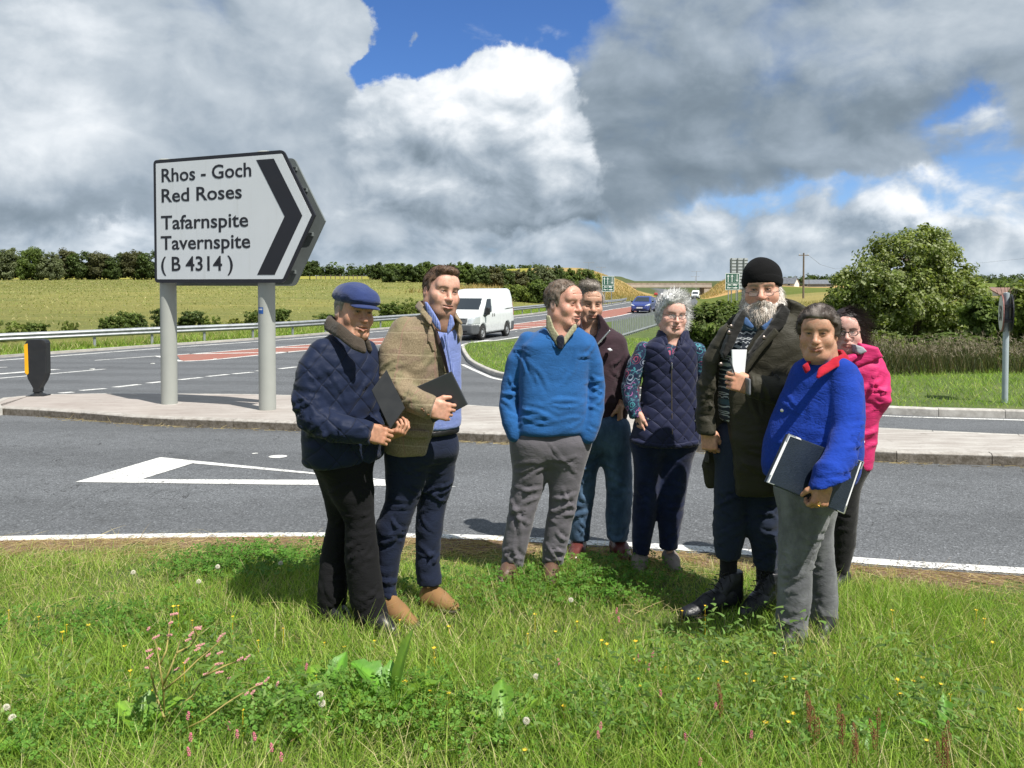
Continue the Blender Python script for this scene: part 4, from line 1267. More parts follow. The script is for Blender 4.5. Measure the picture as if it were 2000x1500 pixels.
# ================================================================== lettering
def text_mesh(name, txt, size, m, parent, loc, rot, bold=0.0, space=1.0, width=None, depth=0.0015, align='LEFT'):
    """a line of writing; each word becomes a part of its own"""
    c = bpy.data.curves.new(name, 'FONT'); c.body = txt; c.size = size; c.offset = bold; c.space_character = space; c.extrude = depth; c.align_x = align; c.resolution_u = 3
    o = bpy.data.objects.new(name, c); COL.objects.link(o); bpy.context.view_layer.update()
    dg = bpy.context.evaluated_depsgraph_get(); me = bpy.data.meshes.new_from_object(o.evaluated_get(dg)); bpy.data.objects.remove(o)
    V = np.array([v.co[:] for v in me.vertices]); Fp = [tuple(p.vertices) for p in me.polygons]; bpy.data.meshes.remove(me)
    if width:
        k = width / np.ptp(V[:, 0]); V[:, 0] = (V[:, 0] - (V[:, 0].min() if align == 'LEFT' else 0)) * k
    par = list(range(len(V)))
    def root(i):
        while par[i] != i: par[i] = par[par[i]]; i = par[i]
        return i
    for f in Fp:
        for q in f[1:]: par[root(q)] = root(f[0])
    lo, hi = {}, {}
    for i in range(len(V)):
        r_ = root(i); lo[r_] = min(lo.get(r_, 9), V[i, 0]); hi[r_] = max(hi.get(r_, -9), V[i, 0])
    word = {}; w = 0; end = None
    for r_ in sorted(lo, key=lambda q: lo[q]):
        if end is not None and lo[r_] - end > size * 0.17: w += 1
        word[r_] = w; end = max(end if end is not None else -9, hi[r_])
    out = []
    for j in range(w + 1):
        fs_ = [f for f in Fp if word[root(f[0])] == j]; ids = sorted({i for f in fs_ for i in f}); mp = {i: k for k, i in enumerate(ids)}
        q = pydata(name, V[ids], [tuple(mp[i] for i in f) for f in fs_], m, parent); q.matrix_local = Matrix.Translation(loc) @ rot; out.append(q)
    return out


# ================================================================== the big direction sign
M_SIGNW = None
def f_signw(b):
    o = coord(); x, y, z = sep(o)
    g = (z * 60.0).frac()
    put(b.inputs['Base Color'], mix(g.lt(0.12) * z.gt(0.2) * 0.45, mix(noise(comb(x * 9, y, z * 0.8), 1.0, 5, 0.65).smooth(0.52, 0.80) * 0.35, mix(noise(o, 2.0, 4), (0.60, 0.63, 0.66), (0.66, 0.69, 0.72)), (0.44, 0.45, 0.43)), (0.55, 0.57, 0.60))); put(b.inputs['Roughness'], 0.38)
M_SIGNW = mat('sign_white', f_signw); M_SIGNB = paint('sign_black', (0.014, 0.014, 0.020), 0.42, 0.1, 3); M_POST = paint('sign_post_grey', (0.33, 0.345, 0.32), 0.55, 0.05, 2, dirt=0.12); M_BACK = paint('sign_back_grey', (0.145, 0.165, 0.165), 0.5, 0.07, 2)
M_GREEN_ST = paint('green_sticker', (0.12, 0.32, 0.10), 0.4); M_BLUE_ST = paint('blue_sticker', (0.02, 0.09, 0.32), 0.4)
pL, pR = gp(331, 789, h=0.117), gp(522.5, 800, h=0.117)
ax = pR - pL; ax[2] = 0; dP = np.linalg.norm(ax); ax /= dP; nrm = np.array([ax[1], -ax[0], 0.0]); nrm = nrm if nrm[1] < 0 else -nrm   # towards the camera
RP = 0.125
org = pL + nrm * (RP + 0.06)
zb_ = pL[2]
def on_sign(px, py):
    d = ray(px, py); tt = ((org - EYE) @ nrm) / (d @ nrm); q = EYE + d * tt - org; return float(q @ ax), float(q[2])
t = thing('direction_sign', 'large white arrow shaped direction sign with black place names on two grey posts', 'road sign', (pL[0], pL[1], zb_), math.atan2(ax[1], ax[0]))
FY = -(RP + 0.06)                                         # front plane in the sign's own frame (x along the sign, -y to the viewer)
uL, vT = on_sign(299, 308); uR, _ = on_sign(553, 298); uT, vM = on_sign(615.5, 428); _, vB = on_sign(299, 549); _, vT2 = on_sign(553, 298); _, vB2 = on_sign(553, 556)
vT = (vT + vT2) / 2; vB = (vB + vB2) / 2; vM = (vT + vB) / 2
def arrow_outline(g, r=0.07):
    """sign outline inset by g with rounded corners"""
    k = g * 1.0; base_ = [(uL + k, vB + k), (uR - k * 0.45, vB + k), (uT - k * 1.15, vM), (uR - k * 0.45, vT - k), (uL + k, vT - k)]
    out = []
    for i, p in enumerate(base_):
        if i == 2: out.append(p); continue
        a = Vector(base_[i - 1]) - Vector(p); b = Vector(base_[(i + 1) % 5]) - Vector(p); a.normalize(); b.normalize(); rr = max(0.02, r - g)
        p0 = Vector(p) + a * rr; p1 = Vector(p) + b * rr
        for q in np.linspace(0, 1, 5): out.append(tuple((p0 * (1 - q) + Vector(p) * q) * (1 - q) + (Vector(p) * (1 - q) + p1 * q) * q))
    return out
for nm, dx in (('post', 0.0), ('post', dP)):
    s = MB(); s.lathe([(RP, -0.35), (RP, vT + 0.015), (RP * 0.9, vT + 0.03), (0, vT + 0.035)], (dx, 0, 0), 28); p_ = s.build(nm, M_POST, t); smooth_by_angle(p_)
s = MB(); s.prism(arrow_outline(0.0), FY + 0.004, FY + 0.03); s.build('border', M_SIGNB, t)
s = MB(); s.prism(arrow_outline(0.055), FY, FY + 0.0045); face = s.build('face_panel', M_SIGNW, t)
chev = [on_sign(*q) for q in ((502, 315), (536.6, 314), (590.6, 427.5), (535, 539.6), (501, 539.6), (556, 427.5))]
cu0 = (chev[0][0] + chev[4][0]) / 2; cu1 = (chev[1][0] + chev[3][0]) / 2; ch = (chev[0][1] - chev[4][1]) / 2
chev = [(cu0, vM + ch), (cu1, vM + ch), (chev[2][0], vM), (cu1, vM - ch), (cu0, vM - ch), (chev[5][0], vM)]
s = MB(); s.prism(chev, FY - 0.003, FY + 0.001); s.build('chevron', M_SIGNB, t)
RX = Matrix.Rotation(R(90), 4, 'X')
for txt, x0_, x1_, yb, yt in (('Rhos - Goch', 316, 491, 355.5, 330), ('Red Roses', 316, 472.5, 395, 369.5), ('Tafarnspite', 315, 485, 448, 422), ('Tavernspite', 314.5, 489, 487.5, 461.5), ('( B 4314 )', 315, 455, 529, 502)):
    u0, v0 = on_sign(x0_, yb); u1, _ = on_sign(x1_, yb - 4); _, v1 = on_sign(x0_, yt)
    text_mesh('lettering', txt, (v1 - v0) / 0.69, M_SIGNB, t, (u0, FY - 0.002, v0), RX, bold=0.004, width=u1 - u0)
# fixings and the second sign fixed to the back of the same posts, facing the other way
for vv in np.linspace(vB + 0.2, vT - 0.2, 4):
    s = MB(); s.box(((uL + uR) / 2, FY + 0.06, vv), (uR - uL - 0.1, 0.05, 0.06)); s.build('channel', M_BACK, t)
BYs = RP + 0.10
def on_back(px, py):
    d = ray(px, py); o2 = pL - nrm * (BYs + 0.03); tt = ((o2 - EYE) @ nrm) / (d @ nrm); q = EYE + d * tt - o2; return float(q @ ax), float(q[2])
sh_ = on_back(635.5, 433)[0] - uT; svz = on_back(600, 433)[1] - vM
s = MB(); s.prism([(a + sh_, b + svz) for a, b in arrow_outline(0.0)], BYs + 0.02, BYs + 0.05)
bk_ = s.build('rear_panel', M_BACK, t)
for vv in (vB + 0.16, vB + 0.72, vM + 0.42, vT - 0.22):
    ext = uR + sh_ + (uT - uR) * max(0, 1 - abs(vv - vM) / (vT - vM)) - 0.06
    s = MB(); s.box(((uL + ext) / 2, BYs - 0.002, vv), (ext - uL, 0.036, 0.045)); s.box(((uL + ext) / 2, BYs - 0.010, vv + 0.028), (ext - uL, 0.052, 0.010)); s.build('channel', M_BACK, t)
def disc_on_post(name, m, dx, v, ang, w, h):
    n = 8; V = []; Fc = []
    for j in range(2):
        for i in range(n + 1):
            a = R(ang) + (i / n - 0.5) * w / RP; V.append((dx + (RP + 0.002) * math.sin(a), -(RP + 0.002) * math.cos(a), v + (j - 0.5) * h))
    for i in range(n): Fc.append((i, i + 1, n + 2 + i, n + 1 + i))
    return pydata(name, V, Fc, m, t)
vv1 = on_sign(320, 613)[1]; vv2 = on_sign(521, 607)[1]
disc_on_post('sticker', M_GREEN_ST, 0.0, vv1, -66, 0.10, 0.17); disc_on_post('sticker', M_SIGNW, 0.0, vv1 - 0.005, -66, 0.06, 0.075).scale = (1.01, 1.01, 1)
disc_on_post('sticker', M_BLUE_ST, dP, vv2, -6, 0.10, 0.095); disc_on_post('sticker', M_SIGNW, dP, vv2 + 0.018, -6, 0.07, 0.02)
# pale mortar collars round the feet
s = MB(); s.lathe([(RP, 0.012), (RP + 0.10, 0.008), (RP + 0.20, 0.003)], (dP, 0, 0), 20); s.build('mortar_collar', paint('mortar', (0.62, 0.60, 0.56), 0.9, 0.12, 9), t)
s = MB(); s.lathe([(RP, 0.008), (RP + 0.07, 0.003)], (0, 0, 0), 20); s.build('mortar_collar', M_CONC, t)

# ================================================================== bollard
b0 = gp(75, 773, h=0.117); k = b0[1] / F
M_BOLK = paint('bollard_black', (0.016, 0.017, 0.019), 0.45, 0.15, 5, dirt=0.15); M_BOLY = paint('bollard_yellow', (0.78, 0.40, 0.012), 0.35, 0.05)
t = thing('traffic_bollard', 'black traffic bollard with a yellow edge at the left tip of the concrete island', 'bollard', tuple(b0), R(4))
def bk_(px, py): return ((px - 77.5) * k, (773 - py) * k)
prof = [bk_(*q) for q in ((70.5, 765), (72, 757), (62, 738), (58.5, 718), (58.5, 668), (62, 663), (70, 661.5), (88, 661.5), (95, 664), (97.5, 669), (97.5, 728), (93, 742), (84, 757), (84, 765))]
s = MB(); s.prism(prof, -0.085, 0.085); s.build('shell', M_BOLK, t, bevel=0.014)
s = MB(); s.prism([bk_(*q) for q in ((56.8, 672), (63.5, 669.5), (64.6, 728), (62, 731), (57.5, 727))], -0.093, 0.07); s.build('yellow_face', M_BOLY, t, bevel=0.006)
s = MB(); s.lathe([(0.0, 0.0), (0.135, 0.0), (0.13, 0.025), (0.075, 0.05), (0.07, 0.07), (0, 0.07)], (0, 0, 0), 20); s.build('base', M_BOLK, t)
s = MB(); s.box((0, 0, 0.008), (0.30, 0.26, 0.016)); s.build('base_plate', M_BOLK, t)

# ================================================================== round sign at the right edge
r0 = gp(1962.5, 787, fn=lambda x, y: float(verge_h(x, y))); rt = at(1972, 572, r0[1])
M_RED_S = paint('sign_red', (0.24, 0.10, 0.085), 0.5, 0.2); M_PANEL = paint('sign_face_white', (0.66, 0.66, 0.62), 0.4, 0.05, 4)
t = thing('speed_sign', 'round speed limit sign seen edge on, on a thin grey pole in the right verge', 'road sign', tuple(r0), 0)
H_ = rt[2] - r0[2]; M_POLEG = paint('pole_grey', (0.36, 0.42, 0.45), 0.5, 0.08, 4)
s = MB(); s.lathe([(0.045, -0.2), (0.045, H_), (0, H_ + 0.01)], (0, 0, 0), 14); smooth_by_angle(s.build('pole', M_POLEG, t))
nz = math.atan2(0.415, -0.91)
hub_ = empty('sign_head', (0, 0, H_ - 0.33), nz + math.pi / 2, t)     # local -y faces the traffic
s = MB(); s.lathe([(0, -0.075), (0.305, -0.075), (0.305, -0.060), (0, -0.060)], (0, 0, 0), 36, 'y'); s.build('sign_plate', M_RED_S, hub_)
s = MB(); s.lathe([(0, -0.078), (0.282, -0.078), (0.282, -0.074)], (0, 0, 0), 36, 'y'); s.build('sign_face', M_PANEL, hub_)
text_mesh('numeral', '50', 0.33, M_SIGNB, hub_, (0.0, -0.079, -0.115), RX, bold=0.012, align='CENTER')
s = MB(); s.lathe([(0, 0.060), (0.305, 0.060), (0.305, 0.075), (0, 0.075)], (0, 0, 0), 36, 'y'); s.build('rear_plate', M_SIGNB, hub_)
for zz in (0.12, -0.12):
    s = MB(); s.box((0, 0, zz), (0.42, 0.125, 0.05)); s.build('channel', M_BOLK, hub_)

# ================================================================== green lane signs and the grey back of a big sign
M_GRN = paint('sign_green', (0.0, 0.085, 0.05), 0.45, 0.05); M_WHT = paint('sign_letter_white', (0.72, 0.75, 0.74), 0.45, 0.04)
def lane_sign(label, x0, x1, yt, yb, Y, foot):
    a, b = at(x0, yb, Y), at(x1, yt, Y); W = b[0] - a[0]; H = b[2] - a[2]; cx = (a[0] + b[0]) / 2; f = at((x0 + x1) / 2, foot, Y)[2]
    zg = min(f, float(terrain(cx, Y)))
    t = thing('lane_sign', label, 'road sign', (cx, Y, zg), R(-4), 'green lane signs'); z0 = a[2] - zg
    for dx in (-W * 0.28, W * 0.28):
        s = MB(); s.tube([(dx, 0.08, -0.3), (dx, 0.08, z0 + H * 0.95)], 0.06, 8); s.build('post', M_STEEL, t)
    s = MB(); s.box((0, 0, z0 + H / 2), (W, 0.04, H)); s.build('border', M_WHT, t)
    for p0, p1 in ((0.035, 0.40), (0.43, 0.965)):
        s = MB(); s.box((0, -0.022, z0 + H * (p0 + p1) / 2), (W * 0.92, 0.01, H * (p1 - p0))); s.build('green_panel', M_GRN, t)
    def arr(u, up):
        s = MB(); x = (u - 0.5) * W; zz = [z0 + H * (0.47 if up else 0.93), z0 + H * (0.80 if up else 0.60), z0 + H * (0.93 if up else 0.47)]; w = W * 0.030
        s.prism([(x - w, zz[0]), (x + w, zz[0]), (x + w, zz[1]), (x + 3 * w, zz[1]), (x, zz[2]), (x - 3 * w, zz[1]), (x - w, zz[1])], -0.034, -0.026); s.build('arrow', M_WHT, t)
    arr(0.19, True); arr(0.47, True); arr(0.83, False)
    for u, n in ((0.33, 4), (0.61, 7), (0.69, 7)):
        s = MB()
        for i in range(n): s.box(((u - 0.5) * W, -0.03, z0 + H * (0.48 + 0.44 * (i + 0.5) / n)), (W * 0.022, 0.008, H * 0.44 / n * 0.6))
        s.build('dashed_line', M_WHT, t)
    for txt, v in (('Am 1 filltir', 0.27), ('For 1 mile', 0.10)):
        text_mesh('lettering', txt, H * 0.135, M_WHT, t, (-W * 0.37, -0.03, z0 + H * v), RX, bold=0.02, width=W * 0.74)
lane_sign('green lane sign beside the far barrier, just right of the man in maroon', 1176, 1199.5, 539, 570, 118.0, 582)
lane_sign('green lane sign in front of the grey sign back, left of the black beanie', 1417, 1444, 533.5, 566.5, 98.0, 592)
a, b = at(1425, 566, 112), at(1461, 504, 112); W, H = b[0] - a[0], b[2] - a[2]; zg = float(terrain((a[0] + b[0]) / 2, 112))
t = thing('sign_back', 'tall grey back of a big road sign on three posts, left of the black beanie', 'road sign', ((a[0] + b[0]) / 2, 112, zg), R(3)); z0 = a[2] - zg
s = MB(); s.box((0, 0.05, z0 + H / 2), (W, 0.03, H)); s.build('panel', paint('sign_back_pale', (0.42, 0.45, 0.47), 0.5, 0.06, 2), t)
for i in range(10):
    s = MB(); s.box((0, 0.01, z0 + H * (i + 0.35) / 10), (W, 0.05, 0.07)); s.build('channel', M_BACK, t)
for u in (0.08, 0.43, 0.78):
    s = MB(); s.box(((u - 0.5) * W, -0.07, (z0 + H) / 2 - 0.2), (0.13, 0.11, z0 + H + 0.4)); s.build('post', M_BACK, t)

# ================================================================== vehicles
def f_car(c, rough=0.28):
    def fn(b):
        o = coord(); z = sep(o)[2]; d = (noise(o, 5, 5, 0.65) + z * -0.25).smooth(0.15, 0.62)
        put(b.inputs['Base Color'], mix(d * 0.22, c, (0.16, 0.145, 0.12))); put(b.inputs['Roughness'], d * 0.25 + rough); put(b.inputs['Coat Weight'], 0.4); put(b.inputs['Coat Roughness'], 0.08)
    return fn
M_VANW = mat('van_white', f_car((0.70, 0.73, 0.74), 0.32)); M_CARB = mat('car_blue', f_car((0.018, 0.040, 0.21), 0.25)); M_CARR = mat('car_red', f_car((0.30, 0.03, 0.025))); M_CARD = mat('car_dark', f_car((0.02, 0.022, 0.028)))
M_CARW = mat('car_white', f_car((0.72, 0.72, 0.72)))
M_GLASS = mat('car_glass', color=(0.020, 0.027, 0.034), rough=0.05, spec=1.0); M_PLAS = paint('bumper_plastic', (0.085, 0.092, 0.10), 0.55, 0.1, 6); M_TRIM = paint('black_trim', (0.012, 0.012, 0.013), 0.5)
M_TYRE = paint('tyre_rubber', (0.018, 0.018, 0.018), 0.85, 0.2, 10); M_RIM = paint('wheel_rim', (0.42, 0.43, 0.44), 0.35, 0.1, 8, metal=0.6, dirt=0.3); M_LAMP = mat('headlamp_glass', color=(0.62, 0.66, 0.68), rough=0.12, metal=0.3, spec=0.8); M_PLATE = paint('number_plate', (0.72, 0.72, 0.70), 0.4); M_SEAM = paint('door_seam', (0.22, 0.24, 0.25), 0.6)


class Shell:
    """a car body as one implicit solid; panels are cut from its own skin so that they follow it"""
    def __init__(s, prof, wz, h, k=0.10, arches=(), L=None):
        s.prof = np.array(prof); s.h = h; W = max(w for _, w in wz)
        def body(x, y, z):
            d = poly_sdf(y[0, :, 0][:, None], z[0, 0][None, :], s.prof)[None]
            zz = z.ravel(); w = np.interp(zz, [a for a, _ in wz], [b for _, b in wz]).astype(np.float32)[None, None, :]
            yy = y.ravel(); L0, L1 = s.prof[:, 0].min(), s.prof[:, 0].max()
            nose = np.interp(yy, [L0, L0 + 0.25, L0 + 0.8, L1 - 0.5, L1], [0.16, 0.07, 0.0, 0.0, 0.05]).astype(np.float32)[None, :, None]
            return -smin(-d - 0 * x, -(np.abs(x) - w + nose), k)
        s.lo = np.array([-W - 0.08, s.prof[:, 0].min() - 0.08, s.prof[:, 1].min() - 0.08]); s.hi = np.array([W + 0.08, s.prof[:, 0].max() + 0.08, s.prof[:, 1].max() + 0.08])
        sd = Solid(); sd.fn(s.lo, s.hi, body)
        for (cy, cz, r) in arches:
            sd.fn((-9, cy - r, cz - r), (9, cy + r, cz + r), lambda x, y, z, cy=cy, cz=cz, r=r: np.maximum(np.sqrt((y - cy) ** 2 + (z - cz) ** 2) - r, W - 0.26 - np.abs(x)), kind='cut', k=0.02)
        s.d, s.o, _ = sd.field(h, s.lo, s.hi)
        n = s.d.shape; s.ax = [(s.o[i] + h * np.arange(n[i])).astype(np.float32) for i in range(3)]

    def body(s, name, m, parent):
        v, f = nets(s.d, s.o, s.h); return np_mesh(name, v, f, m, parent, smooth=True)

    def panel(s, name, m, parent, poly, axis, lim, out=0.012, deep=0.05, sub=None):
        """skin patch inside a polygon seen along an axis ('x' side view: y,z; 'y' front view: x,z)"""
        P = np.array(poly, float); x, y, z = s.ax
        if axis == 'x': q = poly_sdf(y[:, None], z[None, :], P)[None] + 0 * x[:, None, None]; tt = x[:, None, None]
        else: q = poly_sdf(x[:, None], z[None, :], P)[:, None, :] + 0 * y[None, :, None]; tt = y[None, :, None]
        d = np.maximum(np.maximum(s.d - out, -(s.d + deep)), np.maximum(q, np.maximum(lim[0] - tt, tt - lim[1])))
        i = np.argwhere(d < 0.0)
        if not len(i): return None
        a = np.maximum(i.min(0) - 3, 0); b = i.max(0) + 4
        v, f = nets(d[a[0]:b[0], a[1]:b[1], a[2]:b[2]], s.o + s.h * a, s.h); return np_mesh(name, v, f, m, parent, smooth=True)


def wheel(parent, x, y, r, w, side):
    t = MB(); t.lathe([(r * 0.62, -w / 2), (r * 0.93, -w / 2), (r, -w / 2 + 0.025), (r, w / 2 - 0.025), (r * 0.93, w / 2), (r * 0.62, w / 2)], (0, 0, 0), 20, 'x')
    root = t.build('wheel', M_TYRE, parent, smooth=True); root.location = (x, y, r)
    q = MB(); q.lathe([(r * 0.66, side * w * 0.44), (r * 0.60, side * w * 0.36), (r * 0.50, side * w * 0.25), (r * 0.24, side * w * 0.34), (r * 0.20, side * w * 0.46), (0, side * w * 0.46)], (0, 0, 0), 24, 'x')
    q.build('rim', M_RIM, root, smooth=True)
    for i in range(5):
        a = 2 * math.pi * i / 5; h_ = MB(); h_.box((side * w * 0.30, math.cos(a) * r * 0.42, math.sin(a) * r * 0.42), (0.03, r * 0.14, r * 0.14)); h_.build('rim_slot', M_TRIM, root)
    return root


def make_van(label):
    t = thing('van', label, 'van')
    prof = [(0.10, 0.30), (0.02, 0.36), (0.0, 0.50), (0.0, 0.74), (0.07, 0.98), (0.16, 1.10), (0.45, 1.22), (0.80, 1.33), (1.46, 1.95), (1.66, 2.18), (1.95, 2.31), (2.5, 2.35), (4.4, 2.36), (4.62, 2.30), (4.72, 1.9), (4.80, 1.1), (4.84, 0.70), (4.84, 0.36), (4.78, 0.30)]
    S = Shell(prof, [(0.2, 0.95), (0.7, 0.985), (1.15, 0.985), (1.9, 0.90), (2.36, 0.80)], 0.042, 0.10, [(0.93, 0.36, 0.40), (3.86, 0.36, 0.40)])
    S.body('body', M_VANW, t)
    S.panel('windscreen', M_GLASS, t, [(-0.80, 1.36), (0.80, 1.36), (0.71, 1.93), (-0.71, 1.93)], 'y', (0.5, 1.62))
    for sg in (1, -1):
        lim = (0.5, 2) if sg > 0 else (-2, -0.5)
        S.panel('side_window', M_GLASS, t, [(0.86, 1.12), (1.08, 1.03), (1.94, 1.27), (1.95, 1.90), (1.50, 1.90)], 'x', lim)
        S.panel('headlight', M_LAMP, t, [(sg * 0.58, 0.74), (sg * 0.60, 1.00), (sg * 0.90, 1.14), (sg * 0.99, 1.10), (sg * 0.99, 0.76)][::sg], 'y', (-1, 0.62), out=0.016)
        S.panel('door_seam', M_SEAM, t, [(2.06, 0.42), (2.09, 0.42), (2.09, 1.92), (2.06, 1.92)], 'x', lim, out=0.004)
        S.panel('door_seam', M_SEAM, t, [(2.06, 1.97), (4.6, 2.0), (4.6, 2.03), (2.06, 2.0)], 'x', lim, out=0.004)
        S.panel('door_seam', M_SEAM, t, [(3.42, 0.75), (3.45, 0.75), (3.45, 1.92), (3.42, 1.92)], 'x', lim, out=0.003)
        S.panel('door_rail', M_TRIM, t, [(3.50, 1.33), (4.66, 1.36), (4.66, 1.42), (3.50, 1.39)], 'x', lim, out=0.022)
        for y in (1.96, 2.16): S.panel('door_handle', M_TRIM, t, [(y, 1.02), (y + 0.07, 1.02), (y + 0.07, 1.20), (y, 1.20)], 'x', lim, out=0.03)
        S.panel('rear_light', M_CARR, t, [(4.66, 1.0), (4.84, 1.0), (4.84, 1.7), (4.66, 1.7)], 'x', lim, out=0.01)
        m = Solid(); m.box((sg * 1.13, 1.08, 1.33), (0.11, 0.07, 0.17), 0.05); m.box((sg * 0.99, 1.08, 1.24), (0.08, 0.03, 0.03), 0.02); v, f = m.mesh(0.02); np_mesh('wing_mirror', v, f, M_TRIM, t, smooth=True)
    S.panel('front_bumper', M_PLAS, t, [(-0.1, 0.25), (0.56, 0.25), (0.56, 0.72), (-0.1, 0.74)], 'x', (-2, 2), out=0.02)
    S.panel('rear_bumper', M_PLAS, t, [(4.30, 0.25), (5, 0.25), (5, 0.76), (4.30, 0.76)], 'x', (-2, 2), out=0.02)
    S.panel('grille', M_PLAS, t, [(-0.57, 0.74), (0.57, 0.74), (0.59, 1.03), (-0.59, 1.03)], 'y', (-1, 0.3), out=0.014)
    for z in (0.80, 0.90, 0.99): S.panel('grille_slot', M_TRIM, t, [(-0.50, z - 0.03), (0.50, z - 0.03), (0.50, z + 0.015), (-0.50, z + 0.015)], 'y', (-1, 0.3), out=0.024)
    S.panel('lower_grille', M_TRIM, t, [(-0.62, 0.38), (0.62, 0.38), (0.62, 0.50), (-0.62, 0.50)], 'y', (-1, 0.3), out=0.026)
    S.panel('bonnet_seam', M_TRIM, t, [(0.76, 1.2), (0.82, 1.2), (0.82, 1.5), (0.76, 1.5)], 'x', (-0.75, 0.75), out=0.006)
    s = MB(); s.box((0, -0.03, 0.57), (0.52, 0.02, 0.115)); s.build('number_plate', M_PLATE, t)
    s = MB(); s.box((0, 2.5, 0.32), (1.5, 3.6, 0.20)); s.build('underbody', M_TRIM, t)
    for y in (0.93, 3.86):
        for sg in (1, -1): wheel(t, sg * 0.86, y, 0.345, 0.215, sg)
    return t


def make_car(name, label, m, h=0.045, detail=True):
    t = thing(name, label, 'car')
    prof = [(0.10, 0.22), (0.02, 0.30), (0.0, 0.45), (0.05, 0.66), (0.28, 0.80), (0.95, 0.95), (1.78, 1.40), (2.2, 1.465), (2.8, 1.45), (3.45, 1.33), (3.82, 0.98), (3.92, 0.80), (3.95, 0.45), (3.90, 0.26)]
    S = Shell(prof, [(0.15, 0.80), (0.5, 0.855), (0.85, 0.855), (1.0, 0.82), (1.46, 0.60)], h, 0.09, [(0.80, 0.30, 0.345), (3.29, 0.30, 0.345)])
    S.body('body', m, t)
    S.panel('windscreen', M_GLASS, t, [(-0.68, 0.97), (0.68, 0.97), (0.55, 1.37), (-0.55, 1.37)], 'y', (0.6, 1.85))
    S.panel('rear_window', M_GLASS, t, [(-0.60, 1.02), (0.60, 1.02), (0.52, 1.34), (-0.52, 1.34)], 'y', (3.2, 4))
    for sg in (1, -1):
        lim = (0.3, 2) if sg > 0 else (-2, -0.3)
        S.panel('side_window', M_GLASS, t, [(1.25, 0.96), (1.80, 1.33), (2.25, 1.385), (2.25, 0.98)], 'x', lim); S.panel('side_window', M_GLASS, t, [(2.33, 0.98), (2.33, 1.385), (2.9, 1.36), (3.3, 1.16), (3.2, 1.02)], 'x', lim)
        S.panel('headlight', M_LAMP, t, [(sg * 0.44, 0.62), (sg * 0.47, 0.70), (sg * 0.80, 0.83), (sg * 0.86, 0.80), (sg * 0.83, 0.66)][::sg], 'y', (-1, 0.62), out=0.014)
        if detail:
            S.panel('door_seam', M_TRIM, t, [(2.28, 0.35), (2.31, 0.35), (2.31, 0.95), (2.28, 0.95)], 'x', lim, out=0.004)
            q = Solid(); q.box((sg * 0.93, 1.32, 1.0), (0.085, 0.05, 0.065), 0.04); v, f = q.mesh(0.02); np_mesh('wing_mirror', v, f, M_TRIM, t, smooth=True)
    S.panel('grille', M_TRIM, t, [(-0.42, 0.56), (0.42, 0.56), (0.46, 0.66), (-0.46, 0.66)], 'y', (-1, 0.3), out=0.012)
    S.panel('lower_grille', M_TRIM, t, [(-0.50, 0.28), (0.50, 0.28), (0.56, 0.38), (-0.56, 0.38)], 'y', (-1, 0.3), out=0.012)
    s = MB(); s.box((0, -0.015, 0.48), (0.52, 0.02, 0.115)); s.build('number_plate', M_PLATE, t)
    s = MB(); s.box((0, 2.0, 0.26), (1.3, 3.2, 0.16)); s.build('underbody', M_TRIM, t)
    for y in (0.80, 3.29):
        for sg in (1, -1): wheel(t, sg * 0.755, y, 0.30, 0.19, sg)
    return t


def place_vehicle(t, fx, fy, heading, z=None):
    """front axle line of the vehicle at (fx,fy); heading = direction it drives, from +x"""
    t.rotation_euler = (0, 0, heading + math.pi / 2); t.location = (fx, fy, base(fy) if z is None else z)


hd = math.atan2(-2.75, -1.12)
van = make_van('white panel van driving along the main road behind the man in tweed')
p = at(917, 660, 37.0); place_vehicle(van, p[0] - 0.62, p[1] - 0.4, hd)
blue = make_car('blue_car', 'small blue hatchback coming along the road left of the grey haired woman', M_CARB)
p = gp(1249, 612); place_vehicle(blue, p[0], p[1], math.atan2(-2.9, -1.02))
far = make_car('distant_car', 'distant red car driving away under the bridge, left of the white car', M_CARR, 0.09, False); place_vehicle(far, *gp(1281, 577.5)[:2], R(80))
far2 = make_car('distant_car', 'distant white car driving away near the bridge, right of the red car', M_CARW, 0.09, False); place_vehicle(far2, *gp(1294, 578.5)[:2], R(80))
far3 = make_car('distant_car', 'distant black car coming from the bridge, left of the far white van', M_CARD, 0.09, False); place_vehicle(far3, *gp(1342, 580.5)[:2], R(-108))
v2 = copy_tree(van); tag(v2, 'distant white van coming from the bridge, above the leafy bush'); q = gp(1357, 584.5); place_vehicle(v2, q[0], q[1], R(-108))
for o in (far, far2, far3): o['group'] = 'distant cars near the bridge'

# ================================================================== people: shared builders
def f_skin(b):
    a = X.t.nodes.new('ShaderNodeAttribute'); a.attribute_name = 'Col'; o = coord()
    c = mix(noise(o, 90, 4, 0.6).smooth(0.3, 0.7), vop('SCALE', X(a.outputs['Color']), 0.88), vop('SCALE', X(a.outputs['Color']), 1.08))
    put(b.inputs['Base Color'], c); put(b.inputs['Roughness'], 0.48); put(b.inputs['Specular IOR Level'], 0.45)
    put(b.inputs['Subsurface Weight'], 0.10); b.inputs['Subsurface Radius'].default_value = (0.012, 0.005, 0.003); b.inputs['Subsurface Scale'].default_value = 0.6
    bump(b, noise(o, 260, 3, 0.6), 0.22, 0.002)


